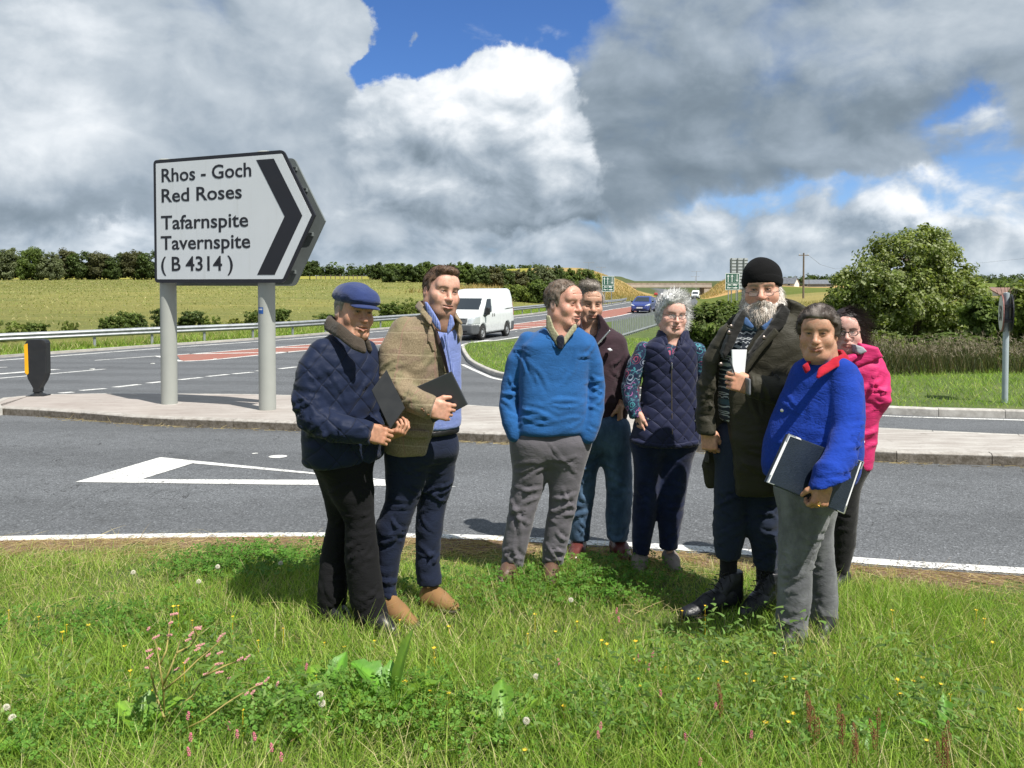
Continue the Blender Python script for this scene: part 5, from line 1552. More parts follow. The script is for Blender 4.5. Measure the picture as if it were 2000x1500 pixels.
M_SKIN = mat('skin', f_skin)
def f_vcol(b):
    a = X.t.nodes.new('ShaderNodeAttribute'); a.attribute_name = 'Col'; put(b.inputs['Base Color'], X(a.outputs['Color'])); put(b.inputs['Roughness'], 0.25)
M_EYE = mat('eyeball', f_vcol)
def f_hair(b):
    a = X.t.nodes.new('ShaderNodeAttribute'); a.attribute_name = 'Col'; o = coord()
    put(b.inputs['Base Color'], vop('SCALE', X(a.outputs['Color']), noise(o, 140, 4, 0.7).lin(0.25, 0.75, 0.65, 1.3))); put(b.inputs['Roughness'], 0.5); put(b.inputs['Specular IOR Level'], 0.35)
M_HAIR = mat('hair', f_hair)


def cloth(name, c, rough=0.9, weave=900.0, wv=0.25, var=0.10, sheen=0.15, fn2=None, bd=0.0015, fold=0.22):
    def fn(b):
        o = coord(); x, y, z = sep(o)
        col = mix(noise(o, 5.0, 4, 0.6).smooth(0.3, 0.7), tuple(q * (1 - var) for q in c), tuple(min(1, q * (1 + var)) for q in c))
        if fn2: col = fn2(o, x, y, z, col)
        fine = noise(o, weave * 0.3, 2, 0.6)
        put(b.inputs['Base Color'], mix(fine.smooth(0.3, 0.7) * 0.30, col, vop('SCALE', col, 0.62)))
        put(b.inputs['Roughness'], rough); put(b.inputs['Sheen Weight'], sheen); put(b.inputs['Specular IOR Level'], 0.25); b.inputs['Sheen Roughness'].default_value = 0.5
        fo = (noise(comb(x, y, z * 1.8), 11, 3, 0.5, 0.9) - 0.5).abs().smooth(0.10, 0.0); fo2 = (noise(comb(x * 0.8, y * 0.8, z * 2.4), 19, 2, 0.5, 0.7) - 0.5).abs().smooth(0.09, 0.0)
        bump(b, fine * wv + noise(o, 40, 4, 0.6) * 1.2 * wv - (fo * 1.0 + fo2 * 0.5) * fold, 0.8, max(bd * 1.0, 0.003))
    return mat(name, fn)


def wrinkle(v, f, amp, fr=(7, 7, 16), seed=0.0, it=1, zmask=None, ridge=True, warp=None):
    """push cloth vertices along their normals in soft folds"""
    n = vnormals(v, f); q = warp(v) if warp else v.copy(); q[:, 0] += 0.05 * pn(v, 4, seed + 3)
    a = pn(q, fr, seed); b = pn(q, np.array(fr) * 2.1, seed + 1)
    d = (np.abs(a) * -2 + 0.55 if ridge else a) * 0.7 + b * 0.4
    if zmask is not None: d = d * zmask(v)
    return v + n * (amp * d)[:, None]


class Head:
    """face frame: +y out of the face, +z up, origin between the ears"""
    def __init__(s, c, yaw, pitch=0.0, roll=0.0, S=1.0):
        s.c = np.array(c, float); s.S = S
        f = np.array([math.sin(yaw) * math.cos(pitch), -math.cos(yaw) * math.cos(pitch), math.sin(pitch)])
        r = np.cross(f, [0, 0, 1]); r /= np.linalg.norm(r); u = np.cross(r, f)
        r2 = r * math.cos(roll) + u * math.sin(roll); u2 = -r * math.sin(roll) + u * math.cos(roll)
        s.M = np.stack([r2, f, u2], 1)
    def W(s, p): return np.asarray(p) * s.S @ s.M.T + s.c
    def inv(s, p): return ((np.asarray(p) - s.c) @ s.M) / s.S


CRAN = ((0, -0.010, 0.040), (0.076, 0.094, 0.086))


def head_solid(o, neck_to, neck_r):
    """o: options: fat, jaw, nose, smile, age, open"""
    s = Solid(); fat = o.get('fat', 0.0); jw = o.get('jaw', 0.0); fem = o.get('fem', 0.0); sm = o.get('smile', 0.0); op = o.get('open', 0.0)
    s.ell(*CRAN, k=0.02)
    s.ell((0, 0.028, -0.020), (0.068 + fat * 0.009, 0.062, 0.086), 0.03)
    s.ell((0, 0.050, -0.064), (0.051 + fat * 0.008 + jw * 0.006, 0.037, 0.044), 0.03)
    s.cone((-0.020, 0.064, -0.098), (0.020, 0.064, -0.098), 0.021, 0.021, 0.024)
    for q in (-1, 1):
        s.cone((q * (0.056 + jw * 0.006 + fat * 0.008), 0.004, -0.056), (q * 0.032, 0.056, -0.094), 0.023 + fat * 0.006, 0.021 + fat * 0.004, 0.03)
        s.ell((q * 0.046, 0.060, -0.026), (0.024 + fat * 0.006, 0.024, 0.026), 0.025)                  # cheek
        s.cone((q * 0.012, 0.087, 0.030), (q * 0.046, 0.072, 0.031), 0.0095 - fem * 0.002, 0.010, 0.016)       # brow
        s.ell((q * 0.031, 0.100, 0.008), (0.017, 0.016, 0.0125), 0.014, cut=True)                   # eye socket
    s.ell((0, 0.070, 0.055), (0.056, 0.030, 0.042), 0.03)                                         # forehead
    ns = o.get('nose', 1.0)
    s.cone((0, 0.090, 0.018), (0, 0.109 * (0.985 + 0.015 * ns), -0.026), 0.0080, 0.0115 * ns, 0.014); s.ell((0, 0.109, -0.030), (0.0125 * ns, 0.0125, 0.011 * ns), 0.010)
    for q in (-1, 1):
        s.ell((q * 0.0135 * ns, 0.098, -0.033), (0.0085 * ns, 0.011, 0.0085), 0.008)
        s.ell((q * 0.0065, 0.106, -0.0415), (0.0036, 0.005, 0.004), 0.004, cut=True)
        # fold from nose to mouth
        s.cone((q * 0.022, 0.101, -0.040), (q * (0.034 + sm * 0.004), 0.092, -0.062), 0.0036, 0.0030, 0.013, cut=True)
        # lids round the eyeball, narrowed against the sun
        s.ell((q * 0.031, 0.0775, 0.008), (0.0150, 0.0142, 0.0138), 0.006)
        s.ell((q * 0.031, 0.0920, 0.0075), (0.0120, 0.0080, o.get('eye', 0.0034) * 0.85), 0.002, cut=True)
        # ear
        s.ell((q * 0.079, -0.010, -0.004), (0.0085, 0.019, 0.031), 0.006); s.ell((q * 0.087, -0.006, 0.002), (0.006, 0.010, 0.017), 0.006, cut=True)
    # mouth
    mz = -0.066 + 0.002 * sm
    s.ell((0, 0.088, mz + 0.004), (0.030, 0.016, 0.018), 0.016)
    for q in (-1, 1):
        s.cone((0, 0.1015, mz + 0.0055), (q * (0.021 + 0.003 * sm), 0.092 - 0.002 * sm, mz + 0.002 + sm * 0.004), 0.0052, 0.0032, 0.006)
        s.cone((0, 0.0995, mz - 0.0065 - op * 0.008), (q * (0.019 + 0.003 * sm), 0.091 - 0.002 * sm, mz - 0.002 + sm * 0.004 - op * 0.003), 0.0060, 0.0034, 0.006)
        s.cone((0, 0.1055, mz - op * 0.002), (q * (0.027 + 0.003 * sm), 0.0955 - 0.003 * sm, mz + sm * 0.006), 0.0030 + op * 0.0045, 0.0026, 0.004, cut=True)
    s.cone((-0.012, 0.094, mz - 0.018), (0.012, 0.094, mz - 0.018), 0.004, 0.004, 0.012, cut=True)
    ag = o.get('age', 0.5)
    if ag > 0.45 and o.get('lines', 1):
        for zf in (0.060, 0.074): s.chain([((-0.036, 0.0905, zf - 0.002), 0.0018), ((-0.012, 0.1035, zf + 0.001), 0.0022), ((0.014, 0.1035, zf), 0.0022), ((0.036, 0.0905, zf - 0.002), 0.0018)], 0.007); s.ops[-1] = ('cut',) + s.ops[-1][1:]
        for q in (-1, 1):
            s.cone((q * 0.003, 0.0985, 0.030), (q * 0.005, 0.0985, 0.043), 0.0018, 0.0016, 0.004, cut=True)
            s.cone((q * 0.020, 0.0925, -0.008), (q * 0.042, 0.0835, -0.010), 0.0026, 0.0022, 0.007, cut=True)
            s.cone((q * 0.036, 0.086, -0.078), (q * 0.032, 0.082, -0.096), 0.0026, 0.0018, 0.010, cut=True)
            s.cone((q * 0.052, 0.062, -0.040), (q * 0.050, 0.054, -0.078), 0.0035, 0.0020, 0.014, cut=True)
    if o.get('chin2', 0): s.ell((0, 0.035, -0.105), (0.045, 0.045, 0.028), 0.03)
    a = np.array([0, -0.022, -0.045]); b = np.array(neck_to)
    s.cone(a, a + (b - a) * 0.5, 0.062 * neck_r, 0.061 * neck_r, 0.03); s.cone(a + (b - a) * 0.5, b, 0.061 * neck_r, 0.070 * neck_r, 0.03)
    return s


def face_colour(v, o):
    """skin tone of each face vertex (head frame): lips, flush of nose and cheeks, brows, stubble, painted shade at eyes and wrinkles"""
    base_ = np.array(o.get('skin', (0.50, 0.29, 0.20))) * np.array([1.22, 1.30, 1.38]); base_ = np.minimum(base_, (0.72, 0.46, 0.38)); c = np.tile(base_, (len(v), 1)); x, y, z = v[:, 0], v[:, 1], v[:, 2]; ax_ = np.abs(x)
    def blend(m, col):
        m = np.clip(m, 0, 1)[:, None]; return c * (1 - m) + np.array(col) * m
    g = lambda cx, cy, cz, r: np.exp(-(((ax_ - cx) ** 2 + (y - cy) ** 2 + (z - cz) ** 2) / r ** 2))
    fl = o.get('flush', 0.5); c = blend(fl * (0.55 * g(0.045, 0.07, -0.028, 0.026) + 0.8 * g(0, 0.112, -0.03, 0.019) + 0.5 * g(0.079, -0.01, 0, 0.03)), base_ * np.array([1.02, 0.66, 0.60]))
    c = blend(0.42 * np.clip(0.5 + 1.2 * pn(v, 45, 2), 0, 1), base_ * np.array([0.98, 0.74, 0.68]))
    if o.get('stubble', 0):
        m = sstep(-0.035, -0.05, z) * sstep(0.0, 0.03, y + 0.02) * (1 - np.exp(-((ax_ / 0.02) ** 2 + ((z + 0.066) / 0.010) ** 2)))
        m = np.maximum(m, sstep(0.05, 0.062, ax_) * sstep(0.0, -0.02, z) * (y > -0.02)); c = blend(m * o['stubble'], o.get('stubc', (0.22, 0.15, 0.11)))
    mz = -0.066; lip = np.exp(-((ax_ / 0.024) ** 4 + ((z - mz + 0.001) / 0.0105) ** 4)) * sstep(0.085, 0.093, y)
    c = blend(lip * o.get('lips', 0.6), o.get('lipc', base_ * np.array([0.80, 0.46, 0.44])))
    zl_ = mz + o.get('smile', 0) * 0.006 * (ax_ / (0.027 + 0.003 * o.get('smile', 0))) ** 1.5 - o.get('open', 0) * 0.003; c = blend(np.exp(-((ax_ / (0.027 + 0.003 * o.get('smile', 0))) ** 6 + ((z - zl_) / (0.0030 + 0.003 * o.get('open', 0))) ** 2)) * sstep(0.078, 0.088, y) * 0.75, (0.13, 0.045, 0.04))
    bz = 0.0285 + 0.20 * (ax_ - 0.030) * (ax_ < 0.035) - 0.3 * np.maximum(ax_ - 0.04, 0)
    br = sstep(0.009, 0.014, ax_) * sstep(0.056, 0.048, ax_) * np.exp(-((z - bz) / 0.0050) ** 2) * (y > 0.05)
    c = blend(br * min(1, 0.28 + o.get('brow', 0.7)), o.get('browc', (0.09, 0.06, 0.04)))
    ey = np.exp(-(((ax_ - 0.031) / 0.017) ** 4 + ((z - 0.008) / 0.0062) ** 4)) * (y > 0.05); c = blend(ey * 0.60, base_ * np.array([0.44, 0.34, 0.32]))  # shade of the eye sockets painted into the skin colour
    lid = np.exp(-(((ax_ - 0.031) / 0.0135) ** 4 + ((z - 0.0108) / 0.0027) ** 2)) * (y > 0.05); c = blend(lid * o.get('lash', 0.85), (0.03, 0.02, 0.018))
    if o.get('greyside'):
        m = sstep(0.05, 0.062, ax_) * sstep(0.03, -0.04, y - 0.02) * sstep(-0.035, -0.01, z); c = blend(m * 0.8, o['greyside'])
    # crease shade painted into the skin as dark forehead lines
    ag = o.get('age', 0.5)
    ln = np.clip(np.sin((z + 0.004 * pn(v, 30, 4)) * 560) - 0.55, 0, 1) * np.exp(-((z - 0.068) / 0.02) ** 2) * (y > 0.05) * (ax_ < 0.05); c = blend(ln * ag * 0.5, base_ * 0.55)
    return c


def hand_solid(hw=1.0, curl=(0.9, 0.95, 1.0, 1.05), thumb=(0.5, 0.6), spread=0.06, k=0.006):
    """hand frame: wrist at the origin, fingers along +z, thumb side +x, back of the hand +y; curl in radians per joint"""
    s = Solid(); s.cone((0, 0, -0.05), (0, 0, 0.005), 0.027 * hw, 0.025 * hw, 0.02)
    s.box((0.002, 0.0, 0.050), (0.041 * hw, 0.0135 * hw, 0.046), 0.013, 0.02)
    s.ell((0.026, -0.010, 0.030), (0.017, 0.015, 0.030), 0.015)
    tips = []
    for i, (x0, L, r) in enumerate(((0.031, 0.074, 0.0092), (0.0105, 0.083, 0.0096), (-0.0105, 0.077, 0.0090), (-0.030, 0.060, 0.0080))):
        p = np.array([x0 * hw, 0.001, 0.090 - abs(i - 1) * 0.003]); a = 0.0; cr = curl[i]; r = r * hw
        s.ell(p, (r * 1.15, r * 1.2, r * 1.2), k)
        for j, (fr, rr) in enumerate(((0.45, 1.0), (0.31, 0.92), (0.24, 0.82))):
            a += cr * (0.95 if j == 0 else 1.05 if j == 1 else 0.7)
            q = p + np.array([spread * (1.5 - i) * math.cos(a) * L * fr, -math.sin(a) * L * fr, math.cos(a) * L * fr]); s.cone(p, q, r * rr, r * rr * 0.93, k * 0.7); p = q
        tips.append(p)
    a, b = thumb; p = np.array([0.034 * hw, -0.006, 0.018]); d = np.array([math.sin(a), -math.sin(b) * 0.8, math.cos(a)]); d /= np.linalg.norm(d); q = p + d * 0.042
    s.cone(p, q, 0.0140 * hw, 0.0115 * hw, 0.012); d2 = np.array([math.sin(a) * 0.35, -math.sin(b), math.cos(a)]); d2 /= np.linalg.norm(d2); q2 = q + d2 * 0.032
    s.cone(q, q2, 0.0112 * hw, 0.0088 * hw, 0.006)
    return s


def frame(z, y):
    """axes from the finger direction z and the back-of-hand direction y"""
    z = np.array(z, float); z /= np.linalg.norm(z); y = np.array(y, float); y -= z * (y @ z); y /= np.linalg.norm(y); return np.stack([np.cross(y, z), y, z], 1)


class Person:
    def __init__(s, label, px, py, dx=0.0):
        g = gp(px, py, fn=lambda x, y: float(vz(x, y))); s.o = g; s.Y = g[1]
        s.root = thing('person', label, 'person', tuple(g)); s.k = s.Y / F
    def J(s, px, py, dy=0.0): return at(px, py, s.Y + dy) - s.o
    def z(s, py): return float(s.J(1000, py)[2])
    def m(s, w): return w * s.k
    def limb(s, S, pts, k=0.02, grow=0.0):
        return S.chain([(s.J(p[0], p[1], p[3] if len(p) > 3 else 0), s.m(p[2]) + grow) for p in pts], k)
    def torso(s, S, rows, yaw, n=2.5, depth=0.72, grow=0.0, k=0.03, cap=0.04):
        """rows: (py, left, right[, dy[, depth ratio]]) traced outline"""
        out = []
        for r in rows:
            py, a, b = r[:3]; dy = r[3] if len(r) > 3 else 0.0; dr = r[4] if len(r) > 4 else depth; c = s.J((a + b) / 2, py, dy); hw = s.m((b - a) / 2)
            # half width seen = sqrt((a cos)^2 + (b sin)^2)
            A = hw / math.sqrt(math.cos(yaw) ** 2 + (dr * math.sin(yaw)) ** 2); out.append((c[2], c[0], c[1], A, A * dr))
        return S.stack(out, yaw, n, k, cap, grow)
    def skin(s, name, S, h, m, wr=None, it=0, cols=None):
        v, f = S.mesh(h)
        if it: v = relax(v, f, it)
        if wr:
            for w in (wr if isinstance(wr, list) else [wr]): v = wrinkle(v, f, **w)
        return np_mesh(name, v, f, m, s.root, smooth=True, cols=cols)

    # ---- skin of the whole body as one mesh: head and neck, trunk, limbs, hands
    def body(s, head, ho, neck_r, trunk, hands=(), h=0.0034):
        s.head = head; parts = []
        nb = head.inv(s.J(*trunk['neck'])); v, f = head_solid(ho, nb, neck_r).mesh(h / head.S); v = relax(v, f, 1, 0.35); c = face_colour(v, ho); parts.append((head.W(v), f, c))
        sk = np.array(ho.get('skin', (0.50, 0.29, 0.20)))
        T = Solid()
        for i, ch in enumerate(trunk['limbs']): s.limb(T, [(q[0], q[1], q[2] * (0.55 if i == 0 else 0.7)) + tuple(q[3:]) for q in ch], 0.02)
        v, f = T.mesh(0.026); parts.append((v, f, np.tile(sk, (len(v), 1))))
        hc = np.array(ho.get('handc', sk * np.array([1.2, 1.15, 1.12])))
        for wrist, zd, yd, sgn, kw in hands:
            v, f = hand_solid(**kw).mesh(0.0045); M = frame(zd, yd); w = v.copy(); w[:, 0] *= sgn
            cc = np.tile(hc, (len(v), 1)) * (0.9 + 0.22 * pn(v, 60, 3))[:, None]
            kn = np.exp(-(((v[:, 2] - 0.088) / 0.012) ** 2)) * (v[:, 1] > 0); cc = cc * (1 - 0.25 * kn)[:, None] + (hc * np.array([1, .7, .62]))[None] * (0.25 * kn)[:, None]
            parts.append((w @ M.T + np.asarray(wrist), f[:, ::-1] if sgn < 0 else f, cc))
        V = np.concatenate([p[0] for p in parts]); off = np.cumsum([0] + [len(p[0]) for p in parts[:-1]]); Fc = np.concatenate([p[1] + o for p, o in zip(parts, off)]); C = np.concatenate([p[2] for p in parts])
        b = np_mesh('body', V, Fc, M_SKIN, s.root, smooth=True, cols=C)
        # eyes
        th = np.linspace(0, math.pi, 9); ph = np.linspace(0, 2 * math.pi, 16, endpoint=False); P = np.array([(math.sin(a) * math.cos(p), math.cos(a), math.sin(a) * math.sin(p)) for a in th for p in ph])
        Fq = [(i * 16 + j, i * 16 + (j + 1) % 16, (i + 1) * 16 + (j + 1) % 16, (i + 1) * 16 + j) for i in range(8) for j in range(16)]
        gz = np.array(ho.get('gaze', (0, 1, 0)), float); gz /= np.linalg.norm(gz)
        for q in (-1, 1):
            dd = P @ gz; col = np.where((dd > 0.965)[:, None], (0.008, 0.008, 0.008), np.where((dd > 0.86)[:, None], ho.get('iris', (0.07, 0.05, 0.035)), (0.36, 0.31, 0.28)))
            np_mesh('eye', head.W(P * 0.0118 + np.array([q * 0.031, 0.0780, 0.0078])), np.array(Fq), M_EYE, b, smooth=True, cols=col)
        return b

    def hair(s, name, S, colfn, h=0.0055, n=2500, L=0.03, W=0.0022, dirfn=None, bend=None, disp=0.004, seed=1, clump=0.35, stick=0.25):
        """hair mass in the head frame plus loose strands"""
        hd = s.head; v, f = S.mesh(h / hd.S); nn = vnormals(v, f); v = v + nn * (disp * (pn(v, (45, 45, 30), seed) + 0.5 * pn(v, (110, 110, 60), seed + 1)))[:, None]
        g = np.random.default_rng(seed); c = colfn(v)
        V, Fs, Cs = [hd.W(v)], [f], [c]
        if n:
            i = g.integers(0, len(f), n); p = v[f[i]].mean(1); nr = nn[f[i, 0]]
            d = dirfn(p, nr); d = d / (np.linalg.norm(d, axis=1, keepdims=True) + 1e-9) + g.normal(size=(n, 3)) * clump * 0.7
            w = pn(p, 38, seed + 2)[:, None]; d = d + np.cross(nr, d) * w * 0.9; d = d - nr * ((d * nr).sum(1, keepdims=True) * (1 - stick)) + nr * 0.10 * stick
            l = L * (0.5 + g.random(n)); bd = np.zeros((n, 3)) if bend is None else np.tile(np.array(bend, float), (n, 1)) * (0.5 + g.random((n, 1)))
            rv, rf = ribbons(p - nr * 0.001, d, l, np.full(n, W) * (0.6 + 0.8 * g.random(n)), bd)
            Cs.append(np.repeat(colfn(p) * (0.7 + 0.65 * g.random(n))[:, None], 8, 0)); Fs.append(rf + len(v)); V.append(hd.W(rv))
        return np_mesh(name, np.concatenate(V), np.concatenate(Fs), M_HAIR, s.root, smooth=True, cols=np.concatenate(Cs))


def cranium(t, k=0.01, extra=()):
    S = Solid(); c, r = CRAN; S.ell(c, tuple(q + t for q in r), k)
    for e in extra: S.ell(*e, k=0.025)
    return S


def glasses(P, m, wdt=0.024, hgt=0.015, z=0.006, full=True, r=0.0013):
    """spectacles in the head frame; wdt, hgt half size of a lens"""
    hd = P.head; S = MB()
    def tb(pts, rr=r): S.tube([Vector(hd.W(p)) for p in pts], rr * hd.S, 5)
    for q in (-1, 1):
        ring = [(q * 0.034 + wdt * math.copysign(abs(math.cos(a)) ** 0.75, math.cos(a)), 0.103 - 0.25 * abs(q * 0.034 + wdt * math.cos(a)) ** 2 * 6, z + hgt * math.copysign(abs(math.sin(a)) ** 0.75, math.sin(a))) for a in np.linspace(0, 2 * math.pi, 25)]
        tb(ring if full else ring[:13] )
        tb([(q * (0.034 + wdt), 0.092, z + hgt * 0.4), (q * 0.076, 0.060, z + 0.008), (q * 0.083, -0.005, z + 0.006)], r * 1.1)
    tb([(-0.011, 0.104, z + hgt * 0.35), (0, 0.107, z + hgt * 0.5), (0.011, 0.104, z + hgt * 0.35)])
    o = S.build('glasses', m, P.root, smooth=True)
    L = mat('lens', color=(0.9, 0.95, 0.95), rough=0.02, alpha=0.16, spec=0.8)
    for q in (-1, 1):
        pts = [hd.W((q * 0.034 + wdt * 0.97 * math.cos(a), 0.1025 - 0.25 * abs(q * 0.034 + wdt * math.cos(a)) ** 2 * 6, z + hgt * 0.97 * math.sin(a))) for a in np.linspace(0, 2 * math.pi, 18, endpoint=False)]
        pydata('lens', pts, [tuple(range(18))], L, o)
    return o


def slab(name, label, cat, corners, thick, m, parent=None, bev=0.004, back=0.0):
    """a thin board through four corner points"""
    p = [np.array(q, float) for q in corners]; n = np.cross(p[1] - p[0], p[3] - p[0]); n /= np.linalg.norm(n); c = sum(p) / 4
    s = MB(); s.add([q - c - n * thick / 2 for q in p] + [q - c + n * thick / 2 for q in p], [(3, 2, 1, 0), (4, 5, 6, 7), (0, 1, 5, 4), (1, 2, 6, 5), (2, 3, 7, 6), (3, 0, 4, 7)])
    o = s.build(name, m, parent, bevel=bev); o.location = c
    if label: tag(o, label, cat)
    return o


def shoe(P, name, heel, toe, w, h, m, sole=None, ank=None, hs=1.0):
    """shoe from heel to toe (points on the ground, local), half width w, instep height h"""
    a, b = np.array(heel, float), np.array(toe, float); d = b - a; L = np.linalg.norm(d[:2]); d = d / np.linalg.norm(d); S = Solid()
    up = np.array([0, 0, 1.0]); g = 0.012
    S.cone(a + d * w * 0.9 + up * (w * 0.85), a + d * L * 0.45 + up * w * 0.85, w * 0.92, w * 0.90, 0.02); S.cone(a + d * L * 0.45 + up * w * 0.72, a + d * (L - w * 0.78) + up * w * 0.34, w * 0.93, w * 0.76, 0.03)
    S.cone(a + d * w * 1.1 + up * (h - w * 0.75), a + d * w * 1.1 + up * w, w * 0.80, w * 0.85, 0.03)
    S.cone(a + d * w * 1.4 + up * (h - w * 0.7), a + d * L * 0.58 + up * w * 0.9, w * 0.66, w * 0.72, 0.03)
    S.below(float(min(a[2], b[2])) + g, 0.004)
    o = P.skin(name, S, 0.0085, m)
    S2 = Solid(); nrm = np.array([-d[1], d[0], 0])
    for t, q in ((0.16, 0.86), (0.40, 0.80), (0.68, 1.0), (0.86, 0.80)): S2.ell(a + d * L * t + up * 0.012, (w * q * 1.08, w * q * 1.08, 0.03), 0.03)
    S2.below(float(min(a[2], b[2])) - 0.004, 0.003); S2.plane((0, 0, float(max(a[2], b[2])) + 0.016), (0, 0, 1), 0.003)
    v, f = S2.mesh(0.0085); np_mesh('sole', v, f, sole or M_SOLE, o, smooth=True)
    return o


M_SOLE = paint('shoe_sole', (0.05, 0.04, 0.03), 0.8)


def roll_collar(P, name, pts, hw, drop, m, wr=None, k=0.010, flare=0.25):
    """collar that runs round the neck: a path of (px, py, dy) and its fall in pixels"""
    S = Solid()
    for i in range(4):
        t = i / 3; c = np.mean([P.J(*q) for q in pts], 0); ch = []
        for q in pts:
            p = P.J(*q); o_ = (p - c) * np.array([1, 1, 0]); ch.append((p + o_ * flare * t - np.array([0, 0, P.m(drop) * t]), P.m(hw)))
        S.chain(ch, k)
    return P.skin(name, S, 0.007, m, wr)


def strokes_limb(P, ch, g, n=7, at_=(0.45, 0.2), amp=0.006):
    """creases lying across a limb, crowded round at_[0] (0..1 along it)"""
    out = []; c = np.array([(q[0], q[1], q[2]) for q in ch], float); s_ = np.r_[0, np.cumsum(np.hypot(np.diff(c[:, 0]), np.diff(c[:, 1])))]; s_ /= s_[-1]
    for i in range(n):
        t = float(np.clip(g.normal(at_[0], at_[1]), 0.04, 0.97)); x, y, w = [np.interp(t, s_, c[:, k]) for k in range(3)]
        t2 = min(1, t + 0.05); d = np.array([np.interp(t2, s_, c[:, 0]) - np.interp(t2 - 0.08, s_, c[:, 0]), np.interp(t2, s_, c[:, 1]) - np.interp(t2 - 0.08, s_, c[:, 1])]); d /= np.linalg.norm(d) + 1e-9; nrm_ = np.array([-d[1], d[0]])
        sl = g.normal(0, 0.45); side = g.choice([-1, 1]); a = np.array([x, y]) + nrm_ * side * w * 1.0 - d * sl * w; b = np.array([x, y]) - nrm_ * side * w * g.uniform(-0.1, 0.8) + d * sl * w
        out.append((tuple(a), tuple(b), g.uniform(2.2, 4.2), amp * g.uniform(0.6, 1.3)))
    return out


def fold(P, v, f, strokes, dy=-0.10):
    """press creases (pixel strokes with width and depth) into the front of a garment"""
    n = vnormals(v, f); m = np.clip(-n[:, 1] * 1.7 - 0.15, 0, 1); d_ = np.zeros(len(v))
    for a, b, w, amp in strokes:
        A, B = P.J(a[0], a[1], dy), P.J(b[0], b[1], dy); ax_, az_ = B[0] - A[0], B[2] - A[2]; L = math.hypot(ax_, az_) + 1e-6; ux, uz = ax_ / L, az_ / L; W = P.m(w)
        x, z = v[:, 0] - A[0], v[:, 2] - A[2]; t = x * ux + z * uz; s_ = -x * uz + z * ux + 0.18 * L * np.sin(np.clip(t / L, 0, 1) * math.pi) * (1 if (amp * 1e4) % 2 < 1 else -1) * 0.5
        k = (np.abs(s_) < W * 5) & (t > -W * 2) & (t < L + W * 2)
        if not k.any(): continue
        tt = np.clip((t[k] + W) / (L + 2 * W), 0, 1); tp = np.sin(math.pi * np.clip(tt, 0, 1)) ** 0.6
        d_[k] += amp * tp * (np.exp(-(s_[k] / W) ** 2) - 0.9 * np.exp(-((s_[k] + 1.5 * W) / (W * 0.9)) ** 2) - 0.25 * np.exp(-((s_[k] - 2.0 * W) / W) ** 2))
    return v + n * (d_ * m)[:, None]


def strokes_torso(P, L, R_, top, bot, g, n=9, amp=0.006):
    """drape lines from the armpits inwards and a few slack creases above the hem"""
    out = []; h = bot - top; w = R_ - L
    for i in range(n):
        side = g.choice([0, 1]); x0 = L + w * 0.04 if side == 0 else R_ - w * 0.04; sg = 1 if side == 0 else -1
        if g.random() < 0.55: y0 = top + h * g.uniform(0.10, 0.32); a = (x0 + sg * w * 0.10, y0); b = (x0 + sg * w * g.uniform(0.25, 0.45), y0 + h * g.uniform(0.08, 0.36))
        else: y0 = top + h * g.uniform(0.62, 0.92); a = (x0, y0); b = (x0 + sg * w * g.uniform(0.3, 0.6), y0 + h * g.uniform(-0.02, 0.10))
        out.append((a, b, g.uniform(2.6, 5.0), amp * g.uniform(0.6, 1.3)))
    return out

# ================================================================== fabrics
def quilt(o, x, y, z, f=22.0, sx=1.0):
    """stitched diamonds: 0 on the seams, 1 in the middle of each pad"""
    u = (x * sx + y * 0.6 + z) * f; v = (x * sx + y * 0.6 - z) * f
    a = u.pingpong(0.5) * 2.0; b = v.pingpong(0.5) * 2.0
    return a.min(b)


def quilted(name, c, f=11.0):
    def fn(b):
        o = coord(); x, y, z = sep(o); w = vop('SUBTRACT', noise(o, 6, 3, color=True), (0.5, 0.5, 0.5)); wx, wy, wz = sep(w)
        q = quilt(o, x + wx * 0.03, y, z + wz * 0.03, f); pad = q.smooth(0.0, 0.55)
        cr = noise(comb(x * 22, y * 22, z * 40), 1.0, 5, 0.65)
        put(b.inputs['Base Color'], mix(q.smooth(0.0, 0.07), tuple(k * 0.62 for k in c), mix(noise(o, 7, 4), c, tuple(k * 1.3 for k in c)))); put(b.inputs['Roughness'], 0.62); put(b.inputs['Specular IOR Level'], 0.18); put(b.inputs['Sheen Weight'], 0.1)
        bump(b, q.smooth(0.0, 0.16) * 0.35 + pad * 0.25 + cr * 0.45, 0.5, 0.011)
    return mat(name, fn)


def tweed_fn(o, x, y, z, col):
    w = noise(comb(x * 30, y * 30, z * 18), 6, 5, 0.8); c = ramp(w, (0.3, (0.13, 0.098, 0.060)), (0.5, (0.23, 0.178, 0.112)), (0.7, (0.35, 0.28, 0.185)))
    c = mix(noise(o, 12, 3).smooth(0.52, 0.66) * 0.35, c, (0.14, 0.155, 0.07)); c = mix(noise(vop('ADD', o, (3, 1, 2)), 13, 3).smooth(0.55, 0.68) * 0.35, c, (0.20, 0.12, 0.11))
    h = (z * 9.0 + x * 0.4 + y * 1.0 + (noise(o, 3, 2) - 0.5) * 0.5).frac(); v = ((x * 0.9 - y * 0.5) * 8.0 + z * 0.3 + (noise(o, 3, 2) - 0.5) * 0.4).frac()
    c = mix(h.lt(0.055) * 0.55, c, (0.36, 0.30, 0.20)); return mix(v.lt(0.05) * 0.40, c, (0.27, 0.14, 0.12))


def shirt_fn(o, x, y, z, col):
    s = ((x * 0.85 + y * 0.5) * 140.0).frac(); return mix(s.lt(0.40) * 0.5, col, (0.42, 0.50, 0.74))


def check_fn(o, x, y, z, col):
    a = (x * 55.0 + z * 14).frac().lt(0.16); b = (z * 55.0).frac().lt(0.16); return mix(a.max(b) * 0.55, col, (0.20, 0.19, 0.12))


